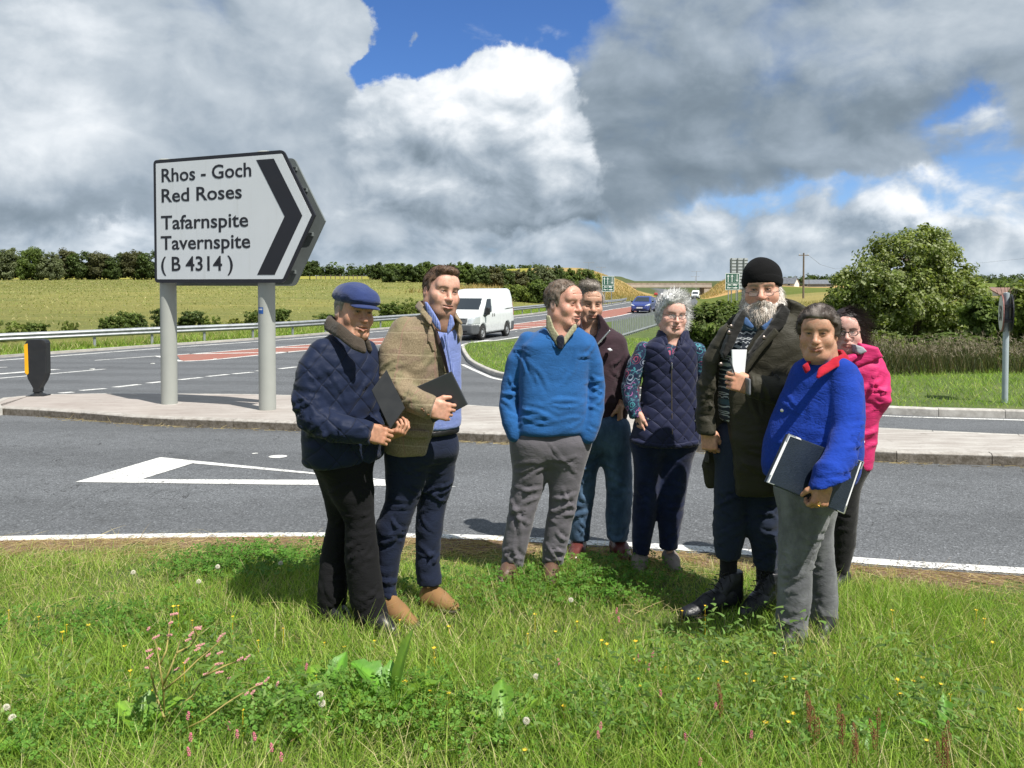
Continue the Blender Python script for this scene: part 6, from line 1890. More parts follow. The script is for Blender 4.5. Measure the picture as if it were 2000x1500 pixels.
def floral_fn(o, x, y, z, col):
    v = X.t.nodes.new('ShaderNodeTexVoronoi'); put(v.inputs['Vector'], vop('ADD', o, vop('SCALE', noise(o, 14, 2, color=True), 0.05))); put(v.inputs['Scale'], 20.0)
    d = X(v.outputs[0]); r, g, b_ = sep(X(v.outputs[1])); ring = (d * 3.2).pingpong(0.5).lt(0.18) * d.lt(0.62)
    pc = ramp(r, (0.0, (0.05, 0.25, 0.30)), (0.35, (0.42, 0.07, 0.14)), (0.6, (0.36, 0.40, 0.52)), (0.85, (0.34, 0.10, 0.30))); pc.v.node.color_ramp.interpolation = 'CONSTANT'
    w = noise(vop('ADD', o, (5, 2, 1)), 34, 3, 0.6, 1.5)
    c = mix(ring * g.gt(0.25), col, pc); return mix((w.smooth(0.56, 0.60)) * (w.lt(0.66)) * 0.8, c, (0.06, 0.22, 0.27))


def fairisle_fn(o, x, y, z, col):
    n, l, t = (0.022, 0.030, 0.045), (0.50, 0.53, 0.56), (0.055, 0.10, 0.13)
    zz = z * 1.0; xx = x + y * 0.4; P_ = 0.095; band = (zz / P_).frac(); f1 = (xx * 42.0).pingpong(0.5) * 2.0
    z1 = ((band - 0.10) * 9.0); zig = (f1 - z1).abs().lt(0.34) * band.lt(0.24)
    z2 = (band - 0.42) * 7.0; dia = ((xx * 30.0).pingpong(0.5) * 2.0 - (z2.abs() * 1.0)).gt(0.25) * (band - 0.42).abs().lt(0.13)
    st = (xx * 70.0).frac().lt(0.5) * ((band - 0.64).abs().lt(0.03)); st2 = (xx * 70.0 + 0.5).frac().lt(0.5) * ((band - 0.70).abs().lt(0.025))
    xx2 = ((xx * 26.0).pingpong(0.5) * 2.0 - ((band - 0.86) * 9.0 + 0.5)).abs().lt(0.2) * (band - 0.86).abs().lt(0.09); xx3 = ((xx * 26.0).pingpong(0.5) * 2.0 - (0.5 - (band - 0.86) * 9.0)).abs().lt(0.2) * (band - 0.86).abs().lt(0.09)
    c = mix((zz / (P_ * 2)).frac().gt(0.5) * band.gt(0.28) * band.lt(0.56), n, t); return mix(zig.max(dia).max(st).max(st2).max(xx2).max(xx3) * 0.9, c, l)


def denim_fn(c1, c2, lo=-9, hi=9):
    def fn(o, x, y, z, col):
        f = noise(comb(x * 3, y * 3, z * 1.5), 3.0, 4, 0.6); return mix(f.smooth(0.35, 0.68), c1, c2)
    return fn


def knit_fn(o, x, y, z, col): return mix(noise(o, 9, 4, 0.6).smooth(0.4, 0.7) * 0.35, col, vop('SCALE', col, 1.35))


C_QUILT = quilted('navy_quilt', (0.006, 0.0115, 0.034), 7.0); C_VEST = quilted('navy_gilet_quilt', (0.012, 0.015, 0.042), 11.5)
C_TWEED = cloth('tweed', (0.16, 0.13, 0.09), fn2=tweed_fn, wv=0.45); C_SHIRT = cloth('blue_striped_shirt', (0.12, 0.17, 0.46), fn2=shirt_fn, rough=0.7); C_NAVYCH = cloth('navy_chino', (0.010, 0.016, 0.040), rough=0.85, sheen=0.06)
C_BLACKT = cloth('black_trousers', (0.0065, 0.0065, 0.008), rough=0.9, sheen=0.02); C_SWEAT = cloth('blue_jumper', (0.016, 0.098, 0.29), fn2=knit_fn, weave=500, wv=0.5, bd=0.003); C_GREYCH = cloth('grey_chino', (0.125, 0.117, 0.135), rough=0.85)
C_CHECK = cloth('check_shirt', (0.42, 0.40, 0.26), fn2=check_fn); C_TIE = cloth('dark_tie', (0.012, 0.014, 0.030), rough=0.5); C_MAROON = cloth('maroon_fleece', (0.042, 0.022, 0.030), rough=0.9); C_MAROON2 = cloth('maroon_tee', (0.032, 0.020, 0.026), rough=0.9)
C_JEANS = cloth('blue_jeans', (0.02, 0.06, 0.12), fn2=denim_fn((0.036, 0.070, 0.125), (0.095, 0.165, 0.27)), weave=1200); C_DARKJ = cloth('dark_navy_jeans', (0.006, 0.012, 0.045), fn2=denim_fn((0.005, 0.009, 0.034), (0.009, 0.018, 0.062)))
C_FLORAL = cloth('floral_blouse', (0.012, 0.022, 0.062), fn2=floral_fn, rough=0.7); C_OLIVE = cloth('dark_olive_coat', (0.034, 0.031, 0.020), rough=0.62, sheen=0.05, wv=0.4); C_LINING = cloth('coat_lining', (0.020, 0.019, 0.018), rough=0.7); C_FAIR = cloth('patterned_jumper', (0.02, 0.03, 0.045), fn2=fairisle_fn, wv=0.5, bd=0.003)
C_CHAMB = cloth('blue_collar', (0.06, 0.13, 0.30), rough=0.8); C_DKTRO = cloth('dark_navy_trousers', (0.016, 0.024, 0.048), rough=0.9, sheen=0.1); C_BEANIE = cloth('black_beanie', (0.0045, 0.0045, 0.005), rough=1.0, weave=350, wv=0.6, bd=0.003, sheen=0.0, fold=0.05); C_CAP = cloth('navy_flat_cap', (0.018, 0.034, 0.125), rough=0.85, sheen=0.25); C_CAPL = cloth('cap_lining', (0.10, 0.10, 0.13))
C_FLEECE = cloth('royal_blue_fleece', (0.008, 0.042, 0.32), rough=0.95, weave=260, wv=0.6, bd=0.004, sheen=0.06); C_REDC = cloth('red_fleece_collar', (0.40, 0.012, 0.030), rough=0.95, sheen=0.05); C_GREYJ = cloth('grey_jeans', (0.13, 0.13, 0.14), fn2=denim_fn((0.105, 0.108, 0.118), (0.20, 0.205, 0.215))); C_PINK = cloth('pink_jacket', (0.60, 0.028, 0.15), rough=0.6, sheen=0.05)
C_PINKIN = cloth('pale_hood_lining', (0.36, 0.37, 0.42)); C_BLACKL = cloth('black_leggings', (0.007, 0.007, 0.008), rough=0.8); C_CORD = cloth('brown_corduroy', (0.060, 0.047, 0.036), weave=300, wv=0.8, bd=0.004, fn2=lambda o, x, y, z, col: mix(((x * 0.7 + z * 0.7 + y * 0.3) * 160).frac().lt(0.4) * 0.5, col, (0.028, 0.022, 0.018)))
C_SOCK = cloth('black_sock', (0.008, 0.008, 0.009)); L_TAN = paint('tan_suede', (0.23, 0.125, 0.050), 0.9, 0.12, 12); L_BROWN = paint('brown_leather', (0.10, 0.055, 0.038), 0.45, 0.2, 14, bmp=0.2); L_OX = paint('oxblood_leather', (0.105, 0.030, 0.026), 0.28, 0.2, 10); L_BOOT = paint('black_boot_leather', (0.013, 0.014, 0.018), 0.38, 0.2, 14, bmp=0.3); L_TAUPE = paint('taupe_shoe', (0.20, 0.17, 0.15), 0.75, 0.15, 30, bmp=0.3); L_BLK = paint('black_shoe', (0.012, 0.012, 0.013), 0.4)
M_BOARD = paint('black_board', (0.020, 0.021, 0.024), 0.42, 0.1, 8); M_FOLD = paint('grey_black_folder', (0.036, 0.040, 0.047), 0.48, 0.06, 6); M_PAPER = paint('paper', (0.76, 0.77, 0.80), 0.8, 0.03); M_CHROME = mat('chrome', color=(0.62, 0.63, 0.64), metal=0.9, rough=0.2); M_GLOSSF = paint('navy_leatherette', (0.014, 0.021, 0.033), 0.30, 0.12, 30, bmp=0.25); M_WHITEE = paint('white_edge', (0.70, 0.71, 0.73), 0.45)
M_GFRAME = paint('dark_glasses_frame', (0.03, 0.02, 0.018), 0.35); M_GWIRE = mat('wire_frame', color=(0.12, 0.10, 0.09), metal=0.6, rough=0.35); M_BTN = paint('brown_button', (0.16, 0.075, 0.035), 0.35); M_GOLD = mat('gold', color=(0.75, 0.5, 0.18), metal=1.0, rough=0.25)

MEN_HAIR = [(0.086, 0.088), (0.066, 0.064), (0.030, 0.050), (0.022, -0.012), (0.004, -0.018), (0.000, 0.024), (-0.028, 0.022), (-0.046, -0.030), (-0.080, -0.058), (-0.15, -0.05), (-0.15, 0.19), (0.13, 0.19), (0.13, 0.10)]


GF = np.random.default_rng(404)


def legs(P, name, m, chains, pel, yaw, hems, amp=0.0065, seed=0.0, h=0.0126, depth=0.8, fr=(6, 6, 17)):
    """trousers: pelvis outline and one traced chain per leg; hems = [(px, py, half, dy)]"""
    S = Solid(); P.torso(S, pel, yaw, 2.3, depth * 0.76, k=0.03, cap=0.07, grow=-0.008)
    for c in chains: P.limb(S, c, 0.06)
    zk = [float(np.mean([P.z(c[len(c) // 2][1]) for c in chains])), float(np.mean([P.z(q[1]) for q in hems]))]
    for px, py, hw, dy in hems:
        c = P.J(px, py, dy); w = P.m(hw) + 0.03; S.box((c[0], c[1], c[2] - 0.12), (w, w + 0.04, 0.12), 0.004, 0.006, kind='cut')
    mask = lambda v: 0.45 + 0.8 * np.exp(-((v[:, 2] - zk[0]) / 0.12) ** 2) + 0.9 * np.exp(-((v[:, 2] - zk[1]) / 0.11) ** 2)
    sh = lambda v: v + np.array([0, 0, 1.0]) * (0.55 * np.abs(v[:, 0] - np.round(v[:, 0] / 0.2) * 0.2))[:, None]
    v, f = S.mesh(h); st = []
    for c in chains: st += strokes_limb(P, c, GF, 9, (0.50, 0.10), amp * 0.95) + strokes_limb(P, c, GF, 7, (0.90, 0.06), amp * 0.9) + strokes_limb(P, c, GF, 3, (0.16, 0.08), amp * 0.5)
    v = fold(P, v, f, st)
    for w in (dict(amp=amp * 0.55, fr=fr, seed=seed, zmask=mask, warp=sh), dict(amp=amp * 0.5, fr=(3.2, 3.2, 4.5), seed=seed + 9, ridge=False)): v = wrinkle(v, f, **w)
    return np_mesh(name, v, f, m, P.root, smooth=True)


def patch(P, name, S, h, polys, m, out=0.006, deep=0.02, back=False, parent=None, dy=-0.12, side=None):
    """raised piece of the surface of S inside outlines given as pixels"""
    if not hasattr(S, '_f'): S._f = S.field(h)
    d, lo, h = S._f; ax = [(lo[i] + h * np.arange(d.shape[i])).astype(np.float32) for i in range(3)]; q = None
    for poly in polys:
        pp = [P.J(a, b, dy) for a, b in poly]; w = poly_sdf(ax[0][:, None], ax[2][None, :], [(a[0], a[2]) for a in pp]); q = w if q is None else np.minimum(q, w)
    cy = float(np.mean(ax[1])) if side is None else side; t = ax[1][None, :, None] - cy
    D = np.maximum(np.maximum(d - out, -(d + deep)), np.maximum(q[:, None, :], -t if back else t))
    i = np.argwhere(D < 0)
    if not len(i): return None
    a = np.maximum(i.min(0) - 2, 0); b = i.max(0) + 3; v, f = nets(D[a[0]:b[0], a[1]:b[1], a[2]:b[2]], lo + h * a, h)
    return np_mesh(name, v, f, m, parent or P.root, smooth=True)


def plate(P, name, poly, dy0, dy1, m, r=0.006, h=0.0065, wr=None, tilt=0.0):
    """rounded plate: pixel outline between two depths"""
    c = [P.J(a, b, (dy0 + dy1) / 2) for a, b in poly]; Q = np.array([(a[0], a[2]) for a in c]); y0, y1 = c[0][1] - abs(dy1 - dy0) / 2, c[0][1] + abs(dy1 - dy0) / 2; S = Solid(); mx = Q[:, 0].mean()
    def f(x, y, z):
        d = poly_sdf(x[:, 0, 0][:, None], z[0, 0][None, :], Q)[:, None, :] + r; yy = y - tilt * (x - mx); e = np.maximum(y0 + r - yy, yy - y1 + r)
        return np.minimum(np.maximum(d, e), 0) + np.sqrt(np.maximum(d, 0) ** 2 + np.maximum(e, 0) ** 2) - r
    pad = abs(tilt) * np.ptp(Q[:, 0]); S.fn((Q[:, 0].min(), y0 - pad, Q[:, 1].min()), (Q[:, 0].max(), y1 + pad, Q[:, 1].max()), f); return P.skin(name, S, h, m, wr)


def ring_collar(P, name, rows, yaw, m, notch=None, th=0.007, depth=0.95, dyn=-0.05, wr=None):
    S = Solid(); P.torso(S, rows, yaw, 2.2, depth, cap=0.004); I = Solid(); P.torso(I, [(rows[0][0] - 8,) + tuple(rows[0][1:])] + list(rows[1:-1]) + [(rows[-1][0] + 8,) + tuple(rows[-1][1:])], yaw, 2.2, depth, cap=0.002, grow=-th)
    k, lo, hi, fn, kk = I.ops[0]; S.fn(lo, hi, fn, 'cut', 0.003)
    if notch:
        pp = [P.J(a, b, dyn) for a, b in notch]; cy = float(P.J(rows[0][1], rows[0][0], rows[0][3] if len(rows[0]) > 3 else 0)[1]); S.prism_cut([(a[0], a[2]) for a in pp], -3, cy, 0.004)
    return P.skin(name, S, 0.006, m, wr)


def short_hair(P, prof, t, col, n=2600, L=0.014, seed=1, top=None, grey=None, clump=0.25, W=0.0022, up_=1.0):
    S = cranium(t, extra=top or ()); S.prism_cut(prof, -1, 1, 0.010, 'and', 'x')
    def cf(v):
        a = np.tile(np.array(col), (len(v), 1)) * (0.75 + 0.5 * np.clip(0.5 + pn(v, 70, seed), 0, 1))[:, None]
        if grey is not None:
            k = np.clip(grey[0] + grey[1] * sstep(0.05, -0.01, v[:, 2]) + 0.5 * pn(v, 60, seed + 5), 0, 1)[:, None]; a = a * (1 - k) + np.array(grey[2]) * k
        return a
    return P.hair('hair', S, cf, n=n, L=L, W=W, seed=seed, clump=clump, dirfn=lambda p, nr: nr * 0.22 + np.array([0.35, 0.55, 0.15]) * sstep(0.05, 0.10, p[:, 2])[:, None] * up_ + np.array([0, -0.55, -0.8]) * sstep(0.10, 0.05, p[:, 2])[:, None])


# ================================================================== 1  man in flat cap and quilted jacket
P = Person('person in a navy flat cap and navy quilted jacket holding a black clipboard', 690, 1226)
hd = Head(P.J(690, 611), 0.74, -0.03, 0.12, 1.04)
P.body(hd, dict(skin=(0.42, 0.225, 0.145), flush=0.6, nose=1.1, open=0.75, smile=0.5, age=0.9, brow=0.45, browc=(0.16, 0.12, 0.09), eye=0.0026, greyside=(0.30, 0.27, 0.24), jaw=0.3, gaze=(0.2, 1, -0.1), lips=0.5), 1.0,
       dict(neck=(668, 672, 0.0), limbs=[[(668, 660, 24), (668, 720, 34), (670, 880, 34)], [(676, 880, 26), (703, 1020, 19), (733, 1215, 16)], [(655, 880, 26, .1), (662, 1020, 15, .1), (648, 1205, 16, .1)], [(624, 700, 14, -.12), (612, 820, 13, -.15), (720, 843, 10, -.18)]]),
       [(P.J(717, 846, -0.20), (0.9, -0.25, -0.12), (-0.25, -0.85, 0.35), 1, dict(curl=(1.0, 1.1, 1.15, 1.2), thumb=(0.3, 0.9))), (P.J(751, 852, -0.13), (0.88, -0.30, 0.30), (0.1, -0.45, -0.9), -1, dict(curl=(0.75, 0.85, 0.95, 1.0), thumb=(0.5, 0.3)))])
J1 = Solid(); P.torso(J1, [(650, 650, 700), (660, 634, 712), (676, 616, 724), (700, 607, 737), (740, 602, 743), (800, 600, 744), (850, 600, 745), (892, 600, 742), (904, 603, 736)], 0.80, 2.3, 0.66, k=0.03, cap=0.02)
A1 = [(632, 690, 29, -0.10), (612, 725, 32, -0.13), (602, 780, 31, -0.16), (612, 818, 30, -0.18), (650, 834, 27, -0.20), (690, 841, 24, -0.21), (722, 846, 21, -0.21)]
P.limb(J1, A1, 0.016); P.limb(J1, [(712, 690, 26, 0.10), (722, 740, 24, 0.12), (722, 800, 22, 0.08), (736, 844, 17, -0.06)], 0.02)
c = P.J(722, 846, -0.21); J1.plane(c + np.array([0.012, 0, 0]), (0.95, -0.2, -0.15))
def quilt_disp(v, f, fr, amp):
    u = (v[:, 0] + 0.6 * v[:, 1] + v[:, 2]) * fr; w = (v[:, 0] + 0.6 * v[:, 1] - v[:, 2]) * fr; a = np.minimum(np.abs((u + 0.5) % 1 - 0.5), np.abs((w + 0.5) % 1 - 0.5)) * 2
    return v + vnormals(v, f) * (amp * (np.minimum(a / 0.5, 1) ** 0.6 - 0.7))[:, None]
v, f = J1.mesh(0.0118); v = fold(P, v, f, strokes_torso(P, 625, 740, 690, 890, GF, 10, 0.005) + strokes_limb(P, A1, GF, 20, (0.52, 0.2), 0.008)); v = quilt_disp(v, f, 7.0, 0.0028); v = wrinkle(v, f, 0.0075, (7, 7, 17), 1.0); np_mesh('jacket', v, f, C_QUILT, P.root, smooth=True)
roll_collar(P, 'collar', [(706, 668, -0.17), (690, 660, -0.17), (664, 638, -0.14), (644, 624, -0.06), (644, 620, 0.05), (668, 632, 0.12), (702, 655, 0.10), (716, 667, -0.02)], 5.5, 16, C_CORD, [dict(amp=0.003, fr=(14, 14, 14), seed=3)], flare=0.16)
legs(P, 'trousers', C_BLACKT, [[(674, 905, 50), (690, 960, 42), (703, 1015, 29), (707, 1090, 34), (716, 1165, 33), (733, 1228, 30)], [(655, 905, 44, .08), (662, 960, 32, .10), (663, 1015, 23, .12), (652, 1090, 27, .12), (650, 1143, 30, .1), (647, 1212, 29, .1)]], [(880, 606, 735), (915, 608, 732)], 0.8, [(733, 1224, 34, 0), (647, 1208, 32, .1)], 0.008, 2.0)
shoe(P, 'shoe', P.J(716, 1228, 0.02) * (1, 1, 0), P.J(776, 1236, -0.10) * (1, 1, 0), 0.048, 0.10, L_BLK); shoe(P, 'shoe', P.J(634, 1210, 0.12) * (1, 1, 0), P.J(690, 1218, 0.0) * (1, 1, 0), 0.048, 0.10, L_BLK)
# flat cap
K = Solid(); K.ell((0, -0.020, 0.066), (0.092, 0.108, 0.078), 0.02); K.ell((0, 0.040, 0.078), (0.088, 0.088, 0.046), 0.04); K.ell((0, 0.092, 0.060), (0.072, 0.05, 0.022), 0.03)
K.plane((0, 0, 0.044), (0, -0.14, -1), 0.02)
v, f = K.mesh(0.006); v = wrinkle(v, f, 0.004, (14, 10, 14), 4.0); np_mesh('flat_cap', hd.W(v), f, C_CAP, P.root, smooth=True)
K = Solid(); K.ell((0, 0.096, 0.044), (0.074, 0.060, 0.012), 0.01); K.plane((0, 0.055, 0), (0, -1, 0), 0.01); v, f = K.mesh(0.004); v[:, 2] -= 2.2 * v[:, 0] ** 2 + 0.25 * np.maximum(v[:, 1] - 0.09, 0); np_mesh('cap_peak', hd.W(v), f, C_CAP, P.root, smooth=True)
short_hair(P, [(0.030, 0.055), (0.026, -0.014), (0.006, -0.018), (0.000, 0.024), (-0.028, 0.022), (-0.046, -0.030), (-0.080, -0.062), (-0.15, -0.05), (-0.15, 0.06)], 0.006, (0.22, 0.20, 0.18), 500, 0.010, 3)
cb = [P.J(755, 722, -0.16), P.J(791, 797, -0.16)]; cb = [cb[0], cb[1], P.J(762, 838, -0.20), None]; cb[3] = cb[0] + cb[2] - cb[1]
cb = [q + P.o for q in cb]; slab('clipboard', 'black clipboard with white paper held by the man in the flat cap', 'clipboard', cb, 0.006, M_BOARD, bev=0.002)
nn_ = np.cross(cb[1] - cb[0], cb[3] - cb[0]); nn_ /= np.linalg.norm(nn_); ctr = sum(cb) / 4; CB = bpy.data.objects['clipboard']
for sgn_ in ((-1,) if nn_[1] < 0 else (1,)):
    q = [p + (ctr - p) * 0.03 + nn_ * sgn_ * 0.006 + (cb[1] - cb[3]) * 0.012 for p in cb]; o = slab('paper', None, None, q, 0.003, M_PAPER, bev=0.0005); o.parent = CB; o.location = Vector(sum(q) / 4) - CB.location
q0_, q1_ = cb[0] + (cb[1] - cb[0]) * 0.28, cb[0] + (cb[1] - cb[0]) * 0.78; e_ = (cb[3] - cb[0]); e_ /= np.linalg.norm(e_)
for sgn_ in ((-1,) if nn_[1] < 0 else (1,)):
    q = [q0_ + nn_ * sgn_ * 0.009, q1_ + nn_ * sgn_ * 0.009, q1_ + e_ * 0.03 + nn_ * sgn_ * 0.009, q0_ + e_ * 0.03 + nn_ * sgn_ * 0.009]; o = slab('clip', None, None, q, 0.006, M_BOARD, bev=0.002); o.parent = CB; o.location = Vector(sum(q) / 4) - CB.location

# ================================================================== 2  man in tweed
P = Person('person in a brown checked tweed jacket and blue shirt holding a dark folder', 795, 1205)
hd = Head(P.J(861, 572), 0.55, -0.02, 0.13, 1.02)
P.body(hd, dict(skin=(0.52, 0.29, 0.21), flush=0.5, nose=1.0, fat=0.55, jaw=0.5, stubble=0.75, stubc=(0.24, 0.14, 0.095), smile=0.4, brow=0.75, browc=(0.12, 0.075, 0.05), eye=0.0030, age=0.3, gaze=(-0.25, 1, 0)), 1.12,
       dict(neck=(858, 632, 0.0), limbs=[[(858, 625, 25), (840, 680, 40), (825, 850, 42)], [(800, 860, 26), (766, 1030, 18), (765, 1180, 10)], [(850, 860, 26, .12), (840, 1030, 17, .12), (838, 1145, 13, .12)], [(776, 665, 15, -.08), (768, 745, 15, -.12), (840, 797, 11, -.2)]]),
       [(P.J(840, 798, -0.272), (0.93, -0.05, -0.18), (-0.02, -0.98, 0.12), 1, dict(hw=1.08, curl=(0.9, 1.1, 1.2, 1.25), thumb=(0.65, 0.05)))])
T2 = Solid(); P.torso(T2, [(608, 834, 884), (622, 806, 893), (642, 776, 899), (668, 762, 901), (700, 756, 903), (740, 754, 904), (790, 754, 906), (830, 754, 906), (866, 755, 904), (880, 758, 900)], 0.55, 2.8, 0.66, k=0.03, cap=0.016)
P.limb(T2, [(792, 650, 31, -0.05), (772, 690, 31, -0.10), (768, 735, 29, -0.13), (782, 768, 28, -0.17), (812, 784, 24, -0.23), (844, 797, 22, -0.27)], 0.018)
c = P.J(846, 798, -0.27); T2.plane(c, (0.93, -0.1, -0.25))
op_ = [(826, 604), (838, 632), (852, 664), (868, 706), (876, 740), (880, 790), (874, 826), (862, 862), (846, 890), (890, 900), (892, 846), (897, 800), (895, 742), (892, 690), (889, 640), (884, 606)]
# opening cut with the near edge in front of the shirt
pp = [P.J(a, b, -0.14) for a, b in op_]; T2.prism_cut([(a[0], a[2]) for a in pp], -3, float(P.J(860, 700, 0.0)[1]), 0.010)
v, f = T2.mesh(0.0112); v = fold(P, v, f, strokes_torso(P, 762, 870, 650, 870, GF, 9, 0.005) + strokes_limb(P, [(792, 650, 31), (768, 735, 29), (812, 784, 24), (844, 797, 22)], GF, 13, (0.50, 0.17), 0.006)); v = wrinkle(v, f, 0.0060, (6, 6, 12), 5.0); np_mesh('jacket', v, f, C_TWEED, P.root, smooth=True)
SH = Solid(); P.torso(SH, [(642, 832, 890), (652, 806, 894), (680, 782, 898), (740, 774, 898), (790, 774, 899), (836, 777, 898)], 0.55, 2.3, 0.66, cap=0.012); P.skin('shirt', SH, 0.0125, C_SHIRT, [dict(amp=0.005, fr=(8, 8, 10), seed=6)])
plate(P, 'shirt_collar', [(828, 589), (834, 590), (848, 610), (860, 630), (862, 646), (852, 640), (840, 624), (832, 606)], -0.130, -0.108, C_SHIRT, 0.005, tilt=-0.4); plate(P, 'shirt_collar', [(879, 614), (884, 617), (888, 634), (882, 644), (874, 655), (873, 644)], -0.150, -0.125, C_SHIRT, 0.005, tilt=0.2)
plate(P, 'shirt_placket', [(866, 650), (872, 650), (890, 745), (884, 745)], -0.168, -0.15, C_SHIRT, 0.003)
patch(P, 'lapel', T2, 0.0112, [[(820, 590), (834, 594), (848, 626), (862, 680), (876, 728), (868, 732), (846, 690), (833, 660), (838, 640), (822, 632), (812, 606)]], C_TWEED, 0.009, dy=-0.13)
patch(P, 'lapel', T2, 0.0112, [[(889, 632), (897, 645), (904, 690), (899, 735), (894, 700), (890, 665)]], C_TWEED, 0.008, dy=-0.13)
roll_collar(P, 'jacket_collar', [(842, 622, -0.125), (828, 600, -0.09), (820, 590, -0.01), (830, 588, 0.06), (860, 596, 0.10), (884, 606, 0.05), (892, 622, -0.05)], 2.6, 10, C_TWEED, flare=0.22)
plate(P, 'lining_edge', [(849, 640), (854, 644), (870, 694), (880, 740), (877, 746), (864, 700), (852, 664)], -0.135, -0.115, paint('maroon_lining', (0.035, 0.018, 0.018), 0.7), 0.005)
for i in range(4):
    s = MB(); c = P.J(824 + i * 4.2, 799 + i * 3.6, -0.315); s.ops = None; s.lathe([(0, -0.004), (0.005, -0.003), (0.006, 0), (0, 0.003)], tuple(c), 10, 'y'); s.build('button', M_BTN, P.root, smooth=True)
BL = Solid(); P.torso(BL, [(836, 772, 896), (847, 769, 894)], 0.55, 2.3, 0.66, cap=0.004); P.skin('belt', BL, 0.008, L_BLK)
plate(P, 'pocket_flap', [(790, 838), (838, 842), (837, 858), (790, 853)], -0.19, -0.172, C_TWEED, 0.004, tilt=0.2)
legs(P, 'trousers', C_NAVYCH, [[(800, 880, 46), (793, 930, 40), (783, 985, 31), (766, 1030, 31), (760, 1075, 24), (757, 1110, 22), (756, 1150, 18), (764, 1182, 15)], [(850, 880, 44, .1), (856, 930, 33, .12), (843, 985, 30, .14), (838, 1030, 28, .14), (836, 1065, 25, .14), (835, 1100, 25, .14), (839, 1142, 26, .14)]], [(835, 772, 894), (880, 764, 892), (905, 764, 888)], 0.55, [(764, 1180, 20, 0), (839, 1140, 30, .14)], 0.009, 7.0)
shoe(P, 'shoe', P.J(748, 1207, 0.02) * (1, 1, 0), P.J(812, 1216, -0.13) * (1, 1, 0), 0.050, 0.115, L_TAN); shoe(P, 'shoe', P.J(822, 1166, 0.17) * (1, 1, 0), P.J(896, 1174, 0.06) * (1, 1, 0), 0.050, 0.115, L_TAN)
short_hair(P, MEN_HAIR, 0.010, (0.115, 0.070, 0.045), 3000, 0.020, 11, top=[((0, 0.050, 0.108), (0.058, 0.050, 0.026))], grey=(0.0, 0.35, (0.20, 0.16, 0.14)))
fd = [P.J(812, 756, -0.20), P.J(882, 725, -0.25), P.J(914, 790, -0.25), P.J(846, 826, -0.20)]; fd = [q + P.o for q in fd]; slab('folder', 'plain dark grey folder held under the arm of the man in tweed', 'folder', fd, 0.012, M_FOLD, bev=0.004)

# ================================================================== 3  man in the blue jumper
P = Person('person in a bright blue v-neck jumper and grey trousers with hands in pockets', 1040, 1124)
hd = Head(P.J(1100, 595), 0.87, 0.0, 0.02, 1.08)
P.body(hd, dict(skin=(0.50, 0.265, 0.19), flush=0.8, nose=1.12, smile=0.2, open=0.3, brow=0.45, browc=(0.20, 0.14, 0.10), eye=0.0028, age=0.8, jaw=0.2, gaze=(0.1, 1, -0.05), greyside=(0.22, 0.19, 0.17)), 1.08,
       dict(neck=(1094, 655, 0.0), limbs=[[(1094, 650, 24), (1085, 700, 40), (1075, 840, 44)], [(1040, 860, 24), (1018, 1000, 17), (1000, 1105, 13)], [(1108, 860, 24), (1096, 1000, 16), (1078, 1105, 12)], [(1024, 675, 12), (994, 765, 11), (1008, 850, 9)], [(1146, 678, 12), (1160, 765, 11), (1148, 850, 9)]]), [])
T3 = Solid(); P.torso(T3, [(634, 1074, 1118), (643, 1056, 1138), (655, 1036, 1152), (672, 1018, 1160), (700, 1012, 1156), (740, 1012, 1148, -0.01), (790, 1014, 1146, -0.03), (822, 1009, 1146, -0.03), (838, 1008, 1146, -0.03), (847, 1012, 1140, -0.03)], 0.12, 2.8, 0.60, cap=0.016)
P.limb(T3, [(1032, 668, 21), (1010, 705, 20), (997, 755, 18.5), (992, 795, 17.5, -.03), (997, 825, 17, -.06), (1006, 848, 16, -.07)], 0.012); P.limb(T3, [(1144, 672, 21), (1158, 708, 19.5), (1164, 755, 18), (1162, 800, 17.5, -.03), (1156, 828, 17, -.06), (1147, 852, 16, -.07)], 0.012)
pp = [P.J(a, b, -0.12) for a, b in ((1060, 622), (1066, 640), (1089, 678), (1116, 650), (1130, 628))]; T3.prism_cut([(a[0], a[2]) for a in pp], -3, float(P.J(1090, 650, 0.02)[1]), 0.008)
v, f = T3.mesh(0.0116); v = fold(P, v, f, strokes_torso(P, 1012, 1146, 660, 840, GF, 14, 0.007) + strokes_limb(P, [(1032, 668, 21), (997, 755, 18), (1006, 848, 16)], GF, 14, (0.55, 0.22), 0.007) + strokes_limb(P, [(1144, 672, 21), (1164, 755, 18), (1147, 852, 16)], GF, 14, (0.55, 0.22), 0.007)); v = wrinkle(v, f, 0.0040, (5, 5, 10), 9.0); T3m = np_mesh('jumper', v, f, C_SWEAT, P.root, smooth=True)
patch(P, 'neck_rib', T3, 0.0116, [[(1058, 634), (1066, 640), (1089, 678), (1116, 650), (1124, 644), (1118, 660), (1089, 690), (1058, 646)]], C_SWEAT, 0.005)
plate(P, 'shirt_collar', [(1067, 616), (1074, 616), (1082, 640), (1093, 656), (1090, 678), (1078, 660), (1067, 640)], -0.125, -0.095, C_CHECK, 0.005, tilt=-0.5); plate(P, 'shirt_collar', [(1120, 634), (1127, 632), (1126, 644), (1112, 660), (1102, 674), (1099, 662)], -0.135, -0.105, C_CHECK, 0.005, tilt=0.3)
SH = Solid(); P.torso(SH, [(636, 1074, 1120), (652, 1056, 1138), (672, 1036, 1150), (700, 1030, 1148)], 0.12, 2.3, 0.58, cap=0.015); P.skin('shirt', SH, 0.0135, C_CHECK)
plate(P, 'tie', [(1089, 655), (1100, 654), (1103, 664), (1098, 682), (1090, 682), (1086, 664)], -0.150, -0.11, C_TIE, 0.008)
